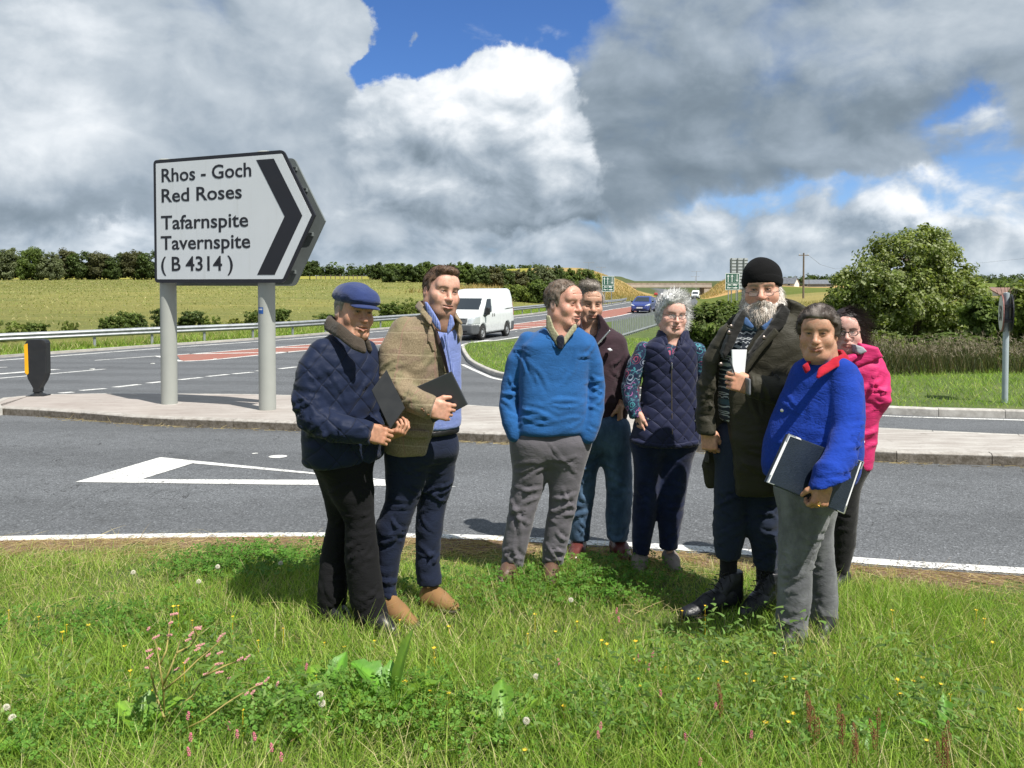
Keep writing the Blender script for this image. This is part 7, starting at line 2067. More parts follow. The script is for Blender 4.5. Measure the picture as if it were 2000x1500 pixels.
legs(P, 'trousers', C_GREYCH, [[(1042, 865, 44), (1037, 900, 37), (1031, 944, 31), (1021, 992, 27), (1014, 1028, 25), (1005, 1070, 24), (999, 1112, 19)], [(1110, 865, 42), (1107, 900, 37), (1104, 944, 30), (1098, 992, 26), (1092, 1020, 25), (1083, 1070, 24), (1077, 1110, 18)]], [(825, 1010, 1140), (860, 1002, 1150), (900, 1006, 1142)], 0.1, [(999, 1108, 24, 0), (1077, 1107, 22, 0)], 0.0116, 12.0)
shoe(P, 'shoe', P.J(1006, 1118, 0.06) * (1, 1, 0), P.J(974, 1133, -0.20) * (1, 1, 0), 0.049, 0.115, L_BROWN); shoe(P, 'shoe', P.J(1078, 1118, 0.06) * (1, 1, 0), P.J(1074, 1138, -0.22) * (1, 1, 0), 0.049, 0.115, L_BROWN)
short_hair(P, [(0.074, 0.108), (0.058, 0.080), (0.034, 0.056), (0.022, -0.012), (0.004, -0.018), (0.000, 0.024), (-0.028, 0.022), (-0.046, -0.030), (-0.080, -0.058), (-0.15, -0.05), (-0.15, 0.19), (0.09, 0.19)], 0.011, (0.15, 0.105, 0.075), 2600, 0.022, 13, grey=(0.25, 0.3, (0.26, 0.23, 0.20)))

# ================================================================== 4  man in maroon fleece and jeans
P = Person('person in a maroon fleece and blue jeans standing behind the man in the blue jumper', 1165, 1084)
hd = Head(P.J(1151, 595), 0.16, -0.06, 0.03, 0.99)
P.body(hd, dict(skin=(0.44, 0.25, 0.165), flush=0.6, nose=1.15, jaw=0.3, smile=0.1, brow=0.6, browc=(0.15, 0.11, 0.08), eye=0.0024, age=1.0, gaze=(-0.1, 1, 0)), 1.08,
       dict(neck=(1152, 650, 0.0), limbs=[[(1152, 645, 22), (1155, 700, 34), (1160, 830, 36)], [(1150, 840, 22), (1138, 960, 15), (1131, 1050, 11)], [(1196, 840, 22), (1209, 960, 15), (1205, 1050, 12)], [(1206, 680, 11), (1218, 760, 10), (1208, 815, 8)]]), [(P.J(1214, 790, -0.03), (-0.1, -0.2, -1), (0.9, -0.4, 0), -1, dict(curl=(0.5, 0.5, 0.5, 0.5)))])
T4 = Solid(); P.torso(T4, [(634, 1126, 1180), (645, 1112, 1200), (660, 1102, 1216), (690, 1100, 1222), (730, 1106, 1214), (790, 1110, 1206), (818, 1112, 1206), (828, 1114, 1200)], 0.15, 2.4, 0.62, cap=0.012)
P.limb(T4, [(1204, 668, 19), (1216, 710, 18), (1219, 755, 17), (1216, 790, 15), (1211, 812, 14)], 0.012); P.limb(T4, [(1112, 668, 18), (1104, 720, 16), (1106, 780, 14)], 0.012)
pp = [P.J(a, b, -0.12) for a, b in ((1130, 622), (1134, 640), (1152, 690), (1176, 650), (1182, 622))]; T4.prism_cut([(a[0], a[2]) for a in pp], -3, float(P.J(1152, 650, 0.02)[1]), 0.006)
v, f = T4.mesh(0.0120); v = fold(P, v, f, strokes_torso(P, 1108, 1210, 660, 820, GF, 10, 0.006) + strokes_limb(P, [(1204, 668, 19), (1219, 755, 17), (1211, 812, 14)], GF, 10, (0.5, 0.2), 0.006)); v = wrinkle(v, f, 0.007, (5, 5, 9), 15.0); np_mesh('fleece', v, f, C_MAROON, P.root, smooth=True)
SH = Solid(); P.torso(SH, [(646, 1128, 1184), (662, 1112, 1204), (730, 1112, 1206)], 0.15, 2.3, 0.56, cap=0.02); P.skin('tee_shirt', SH, 0.0135, C_MAROON2)
plate(P, 'collar', [(1166, 612), (1174, 616), (1190, 640), (1186, 652), (1164, 676), (1160, 668), (1170, 640)], -0.13, -0.05, C_MAROON, 0.008, tilt=-0.1); plate(P, 'collar', [(1132, 616), (1126, 630), (1136, 668), (1146, 660), (1136, 636)], -0.12, -0.05, C_MAROON, 0.008)
plate(P, 'zip', [(1190, 644), (1193, 646), (1168, 674), (1165, 672)], -0.146, -0.12, M_CHROME, 0.002, 0.003)
plate(P, 'logo', [(1186, 682), (1192, 680), (1196, 684), (1190, 686)], -0.172, -0.13, M_PAPER, 0.002, 0.003)
legs(P, 'jeans', C_JEANS, [[(1158, 840, 36), (1147, 880, 27), (1141, 925, 25), (1137, 968, 24), (1131, 1016, 23), (1131, 1056, 19)], [(1196, 840, 33), (1202, 880, 30), (1208, 925, 27), (1210, 968, 26), (1207, 1010, 25), (1206, 1058, 20)]], [(812, 1118, 1218), (850, 1116, 1228), (875, 1122, 1228)], 0.15, [(1131, 1054, 24, 0), (1206, 1055, 24, 0)], 0.0075, 17.0)
shoe(P, 'shoe', P.J(1132, 1062, 0.10) * (1, 1, 0), P.J(1121, 1084, -0.18) * (1, 1, 0), 0.052, 0.12, L_OX); shoe(P, 'shoe', P.J(1200, 1064, 0.10) * (1, 1, 0), P.J(1229, 1087, -0.16) * (1, 1, 0), 0.052, 0.12, L_OX)
short_hair(P, MEN_HAIR, 0.014, (0.17, 0.135, 0.105), 2800, 0.035, 21, top=[((0.01, 0.03, 0.125), (0.066, 0.07, 0.034))], grey=(0.55, 0.3, (0.36, 0.33, 0.30)), clump=0.55)

# ================================================================== 5  woman in the navy gilet
P = Person('person with windblown grey hair and glasses in a navy quilted gilet and floral sleeves', 1285, 1106)
hd = Head(P.J(1313, 617), 0.12, -0.04, 0.07, 0.93)
P.body(hd, dict(skin=(0.57, 0.34, 0.265), flush=0.7, nose=0.95, fat=0.7, fem=1, smile=0.7, brow=0.2, eye=0.0030, age=0.7, lines=0, lips=0.5, chin2=1, lash=0.5, gaze=(-0.1, 1, 0.05)), 1.08,
       dict(neck=(1313, 674, 0.0), limbs=[[(1313, 668, 24), (1310, 720, 36), (1300, 850, 40)], [(1270, 870, 20), (1258, 1000, 13), (1250, 1098, 10)], [(1326, 870, 20), (1314, 1000, 13), (1307, 1090, 10)], [(1250, 690, 10), (1232, 755, 9), (1244, 815, 7)], [(1366, 690, 10), (1372, 745, 9), (1366, 800, 7)]]),
       [(P.J(1243, 806, -0.06), (0.28, -0.2, -1), (-0.9, -0.3, 0), 1, dict(hw=0.85, curl=(0.25, 0.25, 0.25, 0.25), thumb=(0.3, 0.2)))])
V5 = Solid(); P.torso(V5, [(652, 1290, 1338), (664, 1272, 1352), (676, 1256, 1360), (700, 1254, 1362), (740, 1256, 1362), (790, 1250, 1362), (830, 1238, 1366), (858, 1231, 1369), (868, 1234, 1366)], 0.1, 2.5, 0.68, cap=0.014)
pp = [P.J(a, b, -0.12) for a, b in ((1296, 640), (1298, 660), (1308, 690), (1312, 706), (1320, 690), (1330, 660), (1334, 640))]; V5.prism_cut([(a[0], a[2]) for a in pp], -3, float(P.J(1312, 670, 0.03)[1]), 0.006)
v, f = V5.mesh(0.0116); v = quilt_disp(v, f, 11.5, 0.0045); v = wrinkle(v, f, 0.004, (7, 7, 10), 23.0); np_mesh('gilet', v, f, C_VEST, P.root, smooth=True)
B5 = Solid(); P.torso(B5, [(668, 1280, 1346), (690, 1258, 1360), (740, 1264, 1354), (800, 1268, 1350)], 0.1, 2.3, 0.6, cap=0.02)
P.limb(B5, [(1258, 684, 17), (1242, 715, 18), (1231, 755, 17.5), (1233, 785, 15.5, -.04), (1243, 815, 13, -.06)], 0.015); P.limb(B5, [(1360, 684, 17), (1369, 712, 17), (1374, 745, 16), (1371, 790, 14), (1364, 820, 13)], 0.015)
c = P.J(1243, 815, -0.06); B5.plane(c, (0.3, 0, -1)); P.skin('blouse', B5, 0.0116, C_FLORAL, [dict(amp=0.006, fr=(8, 8, 14), seed=25)])
ring_collar(P, 'gilet_collar', [(644, 1286, 1344, 0.015), (655, 1282, 1346, 0.01), (672, 1278, 1348, 0.0)], 0.1, C_VEST, [(1298, 636), (1330, 636), (1322, 690), (1306, 690)], 0.012)
patch(P, 'zip', V5, 0.0116, [[(1309, 706), (1314, 706), (1315, 866), (1311, 866)]], M_GWIRE, 0.004); patch(P, 'zip_pull', V5, 0.0116, [[(1310, 707), (1313, 707), (1313.5, 722), (1310.5, 722)]], M_CHROME, 0.017)
for w_ in ([(1254, 790), (1259, 789), (1250, 835), (1245, 834)], [(1358, 795), (1362, 796), (1366, 840), (1361, 840)]): patch(P, 'pocket_welt', V5, 0.0116, [w_], C_VEST, 0.010)
for px, py in ((1266, 818), (1358, 822)):
    s = MB(); s.lathe([(0, -0.004), (0.005, -0.003), (0.006, 0), (0, 0)], tuple(P.J(px, py, -0.185)), 8, 'y'); s.build('snap_button', M_CHROME, P.root)
patch(P, 'hem', V5, 0.0116, [[(1230, 858), (1300, 866), (1368, 860), (1368, 872), (1300, 876), (1230, 868)]], C_VEST, 0.008)
legs(P, 'trousers', C_DARKJ, [[(1266, 870, 33), (1265, 915, 27), (1261, 968, 24), (1256, 1016, 22), (1251, 1086, 16)], [(1327, 870, 32), (1321, 915, 27), (1317, 956, 24), (1312, 1000, 23), (1308, 1030, 21), (1305, 1076, 17)]], [(845, 1236, 1362), (880, 1238, 1356)], 0.1, [(1251, 1082, 20, 0), (1305, 1072, 20, 0)], 0.006, 27.0)
shoe(P, 'shoe', P.J(1252, 1096, 0.07) * (1, 1, 0), P.J(1245, 1115, -0.17) * (1, 1, 0), 0.046, 0.075, L_TAUPE); shoe(P, 'shoe', P.J(1304, 1090, 0.10) * (1, 1, 0), P.J(1322, 1108, -0.13) * (1, 1, 0), 0.046, 0.075, L_TAUPE)
H5 = cranium(0.022, extra=[((0.075, -0.01, 0.0), (0.030, 0.05, 0.065)), ((-0.075, -0.01, -0.01), (0.032, 0.05, 0.075)), ((0, 0.02, 0.125), (0.07, 0.07, 0.034)), ((0.03, 0.062, 0.105), (0.045, 0.035, 0.03))]); H5.prism_cut([(0.098, 0.090), (0.070, 0.072), (0.034, 0.040), (0.026, -0.06), (-0.02, -0.085), (-0.15, -0.10), (-0.15, 0.25), (0.15, 0.25), (0.15, 0.12)], -1, 1, 0.014, 'and', 'x')
def cf5(v): return np.tile(np.array((0.62, 0.62, 0.61)), (len(v), 1)) * (0.70 + 0.55 * np.clip(0.5 + pn(v, 60, 3), 0, 1))[:, None]
P.hair('hair', H5, cf5, n=3400, L=0.034, W=0.0030, seed=31, clump=0.55, disp=0.007, stick=0.45, dirfn=lambda p, nr: nr * 0.5 + np.array([-0.45, -0.35, 0.25]) + np.array([0, 0.1, -0.9]) * sstep(0.08, 0.0, p[:, 2])[:, None], bend=(-0.25, 0, 0.1))
glasses(P, M_GFRAME, 0.025, 0.0125, 0.004, True, 0.0013)

# ================================================================== 6  bearded man in beanie and dark coat
P = Person('person with a grey beard, black beanie and dark olive coat holding a white notepad', 1450, 1186)
hd = Head(P.J(1489, 567), -0.36, -0.04, -0.04, 1.09)
P.body(hd, dict(skin=(0.50, 0.275, 0.19), flush=0.95, nose=1.2, fat=0.6, smile=0.1, brow=0.5, browc=(0.22, 0.18, 0.14), eye=0.0028, age=0.8, gaze=(0.2, 1, -0.05), lips=0.3), 1.15,
       dict(neck=(1492, 640, 0.0), limbs=[[(1492, 630, 28), (1490, 700, 52), (1480, 880, 52)], [(1440, 880, 26), (1425, 1030, 19), (1421, 1120, 14)], [(1492, 880, 26), (1490, 1030, 19), (1496, 1140, 14)], [(1392, 705, 11), (1383, 765, 11), (1383, 850, 11)], [(1550, 680, 15), (1548, 765, 15, -.08), (1462, 752, 11, -.25)]]),
       [(P.J(1383, 842, -0.03), (0.05, -0.15, -1), (-0.65, -0.75, 0), 1, dict(hw=1.08, curl=(1.1, 1.15, 1.2, 1.25), thumb=(0.15, 0.9))), (P.J(1463, 754, -0.285), (-0.93, -0.22, 0.28), (-0.12, -0.95, 0.1), -1, dict(hw=1.08, curl=(0.95, 1.05, 1.15, 1.2), thumb=(0.35, 0.55)))])
T6 = Solid(); P.torso(T6, [(606, 1456, 1534), (622, 1430, 1556), (645, 1410, 1572), (680, 1400, 1580), (740, 1396, 1582), (800, 1394, 1580), (860, 1386, 1578), (905, 1376, 1560), (945, 1380, 1540), (958, 1384, 1534)], -0.30, 2.5, 0.66, cap=0.014)
P.limb(T6, [(1424, 662, 27), (1402, 705, 28), (1388, 760, 27), (1383, 810, 24), (1384, 846, 21, -.03)], 0.016); P.limb(T6, [(1550, 662, 30), (1564, 705, 33), (1562, 745, 32, -.05), (1548, 768, 31, -.12), (1510, 762, 27, -.24), (1464, 753, 22, -.285)], 0.016)
c = P.J(1384, 848, -0.03); T6.box((c[0], c[1], c[2] - 0.05), (0.075, 0.075, 0.05), 0.004, 0.006, kind='cut'); c = P.J(1461, 753, -0.285); T6.box((c[0] - 0.06, c[1], c[2]), (0.06, 0.075, 0.085), 0.004, 0.005, kind='cut')
op6 = [(1448, 600), (1446, 622), (1424, 680), (1410, 722), (1408, 780), (1410, 830), (1402, 905), (1398, 920), (1330, 902), (1330, 1000), (1449, 1000), (1446, 958), (1437, 880), (1435, 770), (1446, 715), (1476, 668), (1506, 628), (1520, 600)]
pp = [P.J(a, b, -0.17) for a, b in op6]; T6.prism_cut([(a[0], a[2]) for a in pp], -3, float(P.J(1480, 700, 0.02)[1]), 0.008)
v, f = T6.mesh(0.0120); v = fold(P, v, f, strokes_torso(P, 1440, 1575, 660, 950, GF, 12, 0.007) + strokes_limb(P, [(1424, 662, 27), (1388, 760, 27), (1384, 846, 21)], GF, 14, (0.55, 0.2), 0.008) + strokes_limb(P, [(1564, 705, 33), (1548, 768, 31), (1510, 762, 27), (1464, 753, 22)], GF, 12, (0.5, 0.22), 0.008)); v = wrinkle(v, f, 0.0116, (5, 5, 10), 33.0); np_mesh('coat', v, f, C_OLIVE, P.root, smooth=True)
N6 = Solid(); P.torso(N6, [(618, 1466, 1524), (640, 1436, 1548), (680, 1412, 1566), (740, 1406, 1566), (790, 1406, 1564, -0.02), (824, 1410, 1560, -0.02)], -0.30, 2.3, 0.66, cap=0.02); P.skin('jumper', N6, 0.0115, C_FAIR, [dict(amp=0.004, fr=(6, 6, 9), seed=35)])
plate(P, 'shirt_collar', [(1452, 618), (1458, 620), (1472, 638), (1466, 643), (1450, 633)], -0.15, -0.11, C_CHAMB, 0.005); plate(P, 'shirt_collar', [(1508, 620), (1513, 625), (1498, 651), (1488, 644), (1487, 637)], -0.14, -0.10, C_CHAMB, 0.005)
plate(P, 'coat_collar', [(1452, 604), (1446, 606), (1422, 648), (1408, 690), (1412, 700), (1426, 682), (1446, 640), (1455, 616)], -0.15, -0.08, C_LINING, 0.010, wr=[dict(amp=0.004, fr=(14, 14, 14), seed=36)])
plate(P, 'coat_collar', [(1526, 592), (1540, 606), (1532, 630), (1500, 664), (1462, 708), (1450, 706), (1474, 668), (1500, 636), (1516, 610)], -0.17, -0.09, C_LINING, 0.011, wr=[dict(amp=0.005, fr=(14, 14, 14), seed=37)])
plate(P, 'hood', [(1528, 582), (1552, 590), (1572, 606), (1568, 622), (1540, 634), (1524, 616)], -0.08, 0.14, C_OLIVE, 0.025, 0.007, wr=[dict(amp=0.010, fr=(9, 9, 16), seed=38)])
plate(P, 'storm_flap', [(1512, 640), (1520, 650), (1488, 684), (1452, 735), (1446, 730), (1470, 690)], -0.20, -0.15, C_OLIVE, 0.008)
patch(P, 'pocket_zip', T6, 0.0120, [[(1494, 700), (1497, 699), (1506, 736), (1502, 737)]], C_LINING, 0.008)
ring = [((1492, 660), -0.205), ((1428, 638), -0.17), ((1424, 650), -0.17), ((1408, 712), -0.16)]
for (px, py), dy in ring:
    s = MB(); s.lathe([(0, -0.005), (0.006, -0.004), (0.0116, 0), (0, 0.002)], tuple(P.J(px, py, dy)), 10, 'y'); s.build('snap_button', M_GWIRE, P.root)
plate(P, 'cuff_lining', [(1453, 736), (1459, 737), (1459, 770), (1454, 768)], -0.36, -0.22, paint('grey_cuff', (0.14, 0.145, 0.16), 0.9, 0.2, 60), 0.006)
legs(P, 'trousers', C_DKTRO, [[(1434, 870, 36), (1428, 940, 33), (1425, 987, 31), (1423, 1030, 31), (1422, 1062, 28), (1421, 1092, 22)], [(1490, 880, 38), (1490, 960, 34), (1490, 1020, 34), (1495, 1062, 28), (1496, 1112, 22)]], [(815, 1405, 1545), (870, 1400, 1528), (900, 1402, 1526)], -0.3, [(1421, 1090, 27, 0), (1496, 1110, 26, 0)], 0.008, 39.0)
for (ax_, ay_, bx_, by_, ank, dyh) in ((1432, 1176, 1330, 1172, (1423, 1100), 0.0), (1506, 1194, 1446, 1206, (1494, 1120), 0.0)):
    S = Solid(); a = P.J(ax_, ay_, dyh) * (1, 1, 0); b = P.J(bx_, by_, dyh - 0.16) * (1, 1, 0); an = P.J(*ank, dyh)
    S.cone(a + (0, 0, 0.05), an + (0, 0, -0.02), 0.050, 0.047, 0.02)
    o = P.skin('sock', Solid().cone(an + np.array((0, 0, -0.10)), an + np.array((0, 0, 0.06)), 0.043, 0.045), 0.007, C_SOCK, [dict(amp=0.003, fr=(8, 8, 40), seed=1)])
    bo = shoe(P, 'boot', a - (b - a) * 0.08, b, 0.056, 0.13, L_BOOT); sh = Solid(); up = np.array([0, 0, 1.0]); d_ = (b - a) / np.linalg.norm(b - a)
    sh.cone(a + up * 0.06, a + up * 0.19, 0.052, 0.050, 0.02); sh.cone(a + d_ * 0.02 + up * 0.15, a + d_ * 0.08 + up * 0.09, 0.045, 0.045, 0.02); sh.plane(a + up * 0.195, (0, 0, 1)); v, f = sh.mesh(0.010); v = wrinkle(v, f, 0.003, (20, 20, 30), 2); np_mesh('boot_shaft', v, f, L_BOOT, bo, smooth=True)
    s = MB()
    for i in range(5):
        q = a + d_ * (0.075 + 0.022 * i) + up * (0.175 - 0.021 * i); sd_ = np.array([-d_[1], d_[0], 0]) * 0.035; s.tube([q - sd_ + d_ * 0.012, q + up * 0.012 + d_ * 0.02, q + sd_ + d_ * 0.012], 0.0028, 5)
    q = a + d_ * 0.075 + up * 0.185; s.tube([q, q + np.array([-.02, -.03, .03]), q + np.array([-.03, -.05, -.01]), q + np.array([-.01, -.05, -.06])], 0.0025, 5); s.tube([q, q + np.array([.02, -.03, .025]), q + np.array([.03, -.05, -.02])], 0.0025, 5)
    s.build('laces', C_SOCK, bo, smooth=True)
# beanie, beard, spectacles low on the nose
K = Solid(); K.ell((0, -0.006, 0.056), (0.093, 0.114, 0.102), 0.02); K.plane((0, 0.06, 0.026), (0, 0.30, -1), 0.012)
v, f = K.mesh(0.0065); v = wrinkle(v, f, 0.0028, (10, 10, 16), 40.0); np_mesh('beanie', hd.W(v), f, C_BEANIE, P.root, smooth=True)
K = Solid(); K.ell((0, -0.007, 0.052), (0.0960, 0.1170, 0.100), 0.02); K.plane((0, 0.06, 0.027), (0, 0.28, -1), 0.01); K.plane((0, 0.06, 0.074), (0, -0.28, 1), 0.006); v, f = K.mesh(0.0065); np_mesh('beanie_cuff', hd.W(v), f, C_BEANIE, P.root, smooth=True)
Bd = Solid(); Bd.ell((0, 0.052, -0.092), (0.068, 0.054, 0.056), 0.03)
for q in (-1, 1):
    Bd.cone((q * 0.072, 0.010, 0.000), (q * 0.064, 0.028, -0.075), 0.020, 0.033, 0.025); Bd.cone((q * 0.060, 0.030, -0.075), (q * 0.020, 0.072, -0.120), 0.032, 0.030, 0.03); Bd.cone((q * 0.004, 0.104, -0.047), (q * 0.036, 0.088, -0.064), 0.0105, 0.009, 0.012)
Bd.cone((0, 0.076, -0.118), (0, 0.062, -0.158), 0.042, 0.028, 0.03); Bd.ell((0, 0.112, -0.066), (0.020, 0.012, 0.0045), 0.004, cut=True)
def cfb(v):
    g_ = np.clip(0.55 + 0.5 * pn(v, 45, 7) + 4.5 * (np.abs(v[:, 0]) - 0.035), 0, 1)[:, None]; return (np.array((0.36, 0.27, 0.20)) * (1 - g_) + np.array((0.68, 0.65, 0.61)) * g_) * (0.75 + 0.45 * np.clip(0.5 + pn(v, 120, 9), 0, 1))[:, None]
P.hair('beard', Bd, cfb, n=3600, L=0.022, W=0.0022, seed=41, clump=0.5, disp=0.005, stick=0.5, dirfn=lambda p, nr: nr * 0.6 + np.array([0, 0.15, -0.9]))
short_hair(P, [(0.030, 0.05), (0.022, -0.03), (0.004, -0.018), (0.000, 0.024), (-0.028, 0.022), (-0.046, -0.030), (-0.080, -0.07), (-0.15, -0.05), (-0.15, 0.05)], 0.008, (0.40, 0.38, 0.35), 600, 0.016, 43)
glasses(P, M_GWIRE, 0.022, 0.012, -0.010, True, 0.0010)
n6 = [P.J(1429, 683, -0.30), P.J(1458, 683, -0.27), P.J(1452, 745, -0.27), P.J(1431, 745, -0.30)]; slab('notepad', 'white notepad held against the chest of the bearded man', 'notepad', [q + P.o for q in n6], 0.008, M_PAPER, bev=0.001)
s = MB(); s.tube([P.J(1425, 700, -0.33) + P.o, P.J(1433, 726, -0.36) + P.o], 0.0045, 8); s.tube([P.J(1433, 726, -0.36) + P.o, P.J(1435, 733, -0.365) + P.o], [0.0045, 0.001], 8); tag(s.build('pen', M_BOARD), 'black pen held in the hand of the bearded man', 'pen')

# ================================================================== 8  woman in the pink jacket (behind)
P = Person('person with dark hair and glasses in a bright pink jacket and black leggings', 1642, 1143)
hd = Head(P.J(1653, 648), -0.36, -0.05, 0.0, 0.96)
P.body(hd, dict(skin=(0.55, 0.32, 0.26), flush=0.5, nose=1.0, fat=0.5, fem=1, smile=-0.4, brow=0.6, browc=(0.05, 0.03, 0.03), eye=0.0030, age=0.6, lines=0, lips=0.5, chin2=1, gaze=(0.3, 1, 0)), 1.05,
       dict(neck=(1652, 704, 0.0), limbs=[[(1652, 700, 24), (1665, 750, 40), (1668, 900, 34)], [(1660, 900, 22), (1648, 1020, 15), (1641, 1130, 9.5)], [(1630, 900, 22, .1), (1618, 1020, 15, .1), (1606, 1130, 9.5, .1)]]), [(P.J(1684, 822, 0.05), (-0.5, 0.1, -0.8), (0.7, -0.6, 0), -1, dict(hw=0.85, curl=(0.8, 0.8, 0.8, 0.8)))])
T8 = Solid(); P.torso(T8, [(684, 1630, 1690), (696, 1618, 1706), (716, 1612, 1718), (760, 1612, 1722), (810, 1616, 1712), (860, 1620, 1706), (905, 1616, 1700), (915, 1618, 1698)], -0.4, 2.4, 0.66, cap=0.014)
P.limb(T8, [(1702, 712, 23, -.03), (1717, 745, 22, -.05), (1716, 778, 22, -.07), (1700, 804, 20, -.04), (1686, 818, 17, 0.0)], 0.012)
pp = [P.J(a, b, -0.12) for a, b in ((1628, 680), (1640, 706), (1654, 712), (1668, 690), (1672, 676))]; T8.prism_cut([(a[0], a[2]) for a in pp], -3, float(P.J(1652, 690, 0.0)[1]), 0.006)
v, f = T8.mesh(0.0120); v = fold(P, v, f, strokes_torso(P, 1640, 1720, 700, 905, GF, 9, 0.008) + strokes_limb(P, [(1702, 712, 23), (1717, 745, 22), (1716, 778, 22), (1686, 818, 17)], GF, 14, (0.5, 0.25), 0.007)); v = wrinkle(v, f, 0.0095, (6, 6, 12), 45.0); np_mesh('jacket', v, f, C_PINK, P.root, smooth=True)
plate(P, 'hood', [(1668, 668), (1686, 672), (1702, 676), (1712, 694), (1690, 704), (1660, 714), (1652, 706), (1664, 690)], -0.12, 0.06, C_PINK, 0.016, 0.006, wr=[dict(amp=0.007, fr=(10, 10, 14), seed=46)])
plate(P, 'hood_lining', [(1666, 672), (1682, 677), (1690, 686), (1676, 692), (1668, 688)], -0.145, -0.08, C_PINKIN, 0.006); plate(P, 'collar', [(1644, 700), (1668, 690), (1672, 698), (1654, 712), (1642, 716)], -0.16, -0.10, C_PINK, 0.008)
legs(P, 'leggings', C_BLACKL, [[(1660, 905, 34), (1650, 960, 28), (1648, 1016, 25), (1648, 1060, 22), (1644, 1095, 17), (1641, 1122, 14)], [(1626, 905, 32, .1), (1620, 960, 26, .1), (1614, 1030, 22, .1), (1608, 1122, 14, .1)]], [(890, 1618, 1694), (925, 1618, 1690)], -0.4, [(1641, 1119, 18, 0), (1608, 1119, 18, .1)], 0.004, 47.0)
shoe(P, 'shoe', P.J(1650, 1140, 0.07) * (1, 1, 0), P.J(1624, 1146, -0.15) * (1, 1, 0), 0.043, 0.058, L_BLK); shoe(P, 'shoe', P.J(1616, 1138, 0.17) * (1, 1, 0), P.J(1590, 1144, -0.05) * (1, 1, 0), 0.043, 0.058, L_BLK)
H8 = cranium(0.015, extra=[((-0.075, -0.02, -0.02), (0.028, 0.045, 0.085)), ((0.07, -0.02, -0.02), (0.026, 0.045, 0.08)), ((-0.03, -0.06, -0.07), (0.06, 0.05, 0.06))]); H8.prism_cut([(0.092, 0.100), (0.070, 0.070), (0.026, 0.040), (0.016, -0.06), (-0.02, -0.11), (-0.15, -0.14), (-0.15, 0.22), (0.15, 0.22), (0.15, 0.12)], -1, 1, 0.012, 'and', 'x')
def cf8(v): return np.tile(np.array((0.020, 0.013, 0.013)), (len(v), 1)) * (0.7 + 0.8 * np.clip(0.5 + pn(v, 60, 3), 0, 1))[:, None]
P.hair('hair', H8, cf8, n=2600, L=0.060, W=0.0022, seed=51, clump=0.22, disp=0.004, stick=0.25, dirfn=lambda p, nr: nr * 0.3 + np.array([-0.55, -0.35, -0.5]) * (0.5 + 0.9 * sstep(0.06, -0.04, p[:, 2]))[:, None], bend=(-0.5, -0.1, 0.1))
glasses(P, M_GFRAME, 0.024, 0.0155, 0.004, True, 0.0021)
n8 = [P.J(1674, 822, -0.10), P.J(1677, 820, -0.09), P.J(1691, 862, -0.09), P.J(1686, 864, -0.10)]; n8 = [P.J(1672, 824, -0.16), P.J(1677, 822, -0.02), P.J(1690, 862, -0.02), P.J(1686, 866, -0.16)]; slab('notebook', 'slim white notebook held at the side of the woman in pink', 'notebook', [q + P.o for q in n8], 0.008, M_PAPER, bev=0.001)

# ================================================================== 7  woman in the royal blue fleece (front right)
P = Person('smiling person in a royal blue fleece with red collar, holding a navy folder', 1562, 1252)
hd = Head(P.J(1598, 652), -0.48, -0.03, 0.0, 0.99)
P.body(hd, dict(skin=(0.42, 0.228, 0.145), flush=0.35, nose=1.05, fat=0.12, fem=1, smile=1.6, brow=0.35, browc=(0.06, 0.042, 0.032), eye=0.0038, age=0.7, lines=0, lips=0.55, gaze=(-0.1, 1, 0.02), chin2=0.3, open=0.12), 1.0,
       dict(neck=(1612, 716, 0.0), limbs=[[(1612, 710, 28), (1610, 770, 48), (1590, 930, 46)], [(1576, 950, 26), (1558, 1080, 21), (1547, 1248, 15)], [(1606, 950, 26, .12), (1602, 1080, 18, .12), (1609, 1235, 15, .12)], [(1646, 740, 14, -.1), (1652, 850, 14, -.17), (1614, 945, 11, -.3)]]),
       [(P.J(1611, 945, -0.31), (-0.28, -0.04, -1), (0.25, -0.96, 0.05), -1, dict(hw=1.02, curl=(0.95, 1.05, 1.1, 1.15), thumb=(0.65, 0.55)))])
T7 = Solid(); P.torso(T7, [(698, 1580, 1646), (712, 1562, 1660), (735, 1552, 1670), (780, 1536, 1672), (830, 1517, 1670), (880, 1503, 1666), (915, 1500, 1660), (938, 1504, 1654)], -0.70, 2.4, 0.58, cap=0.016)
P.limb(T7, [(1640, 728, 29, -.07), (1652, 780, 31, -.11), (1655, 840, 29, -.17), (1644, 885, 29, -.24), (1622, 925, 29, -.295), (1612, 955, 30, -.31)], 0.003)
c = P.J(1613, 950, -0.31); T7.plane(c, (-0.42, 0, -1)) if False else T7.box(c + np.array([-0.01, 0.04, -0.085]), (0.13, 0.15, 0.085), 0.004, 0.006, M=Matrix.Rotation(-0.28, 3, 'Y'), kind='cut')
v, f = T7.mesh(0.0116); v = fold(P, v, f, strokes_torso(P, 1515, 1640, 715, 930, GF, 10, 0.006) + strokes_limb(P, [(1640, 728, 29), (1655, 840, 29), (1612, 955, 30)], GF, 13, (0.58, 0.2), 0.006)); v = wrinkle(v, f, 0.0075, (5, 5, 8), 55.0); np_mesh('fleece', v, f, C_FLEECE, P.root, smooth=True)
roll_collar(P, 'collar', [(1586, 699, -0.05), (1592, 692, 0.0), (1618, 684, 0.06), (1644, 686, 0.02), (1648, 694, -0.05), (1630, 702, -0.11), (1610, 715, -0.14), (1602, 722, -0.15)], 3.4, 12, C_REDC, [dict(amp=0.004, fr=(12, 12, 16), seed=56)], flare=0.30)
plate(P, 'collar', [(1567, 715), (1577, 707), (1583, 722), (1573, 730)], -0.155, -0.135, C_REDC, 0.004)
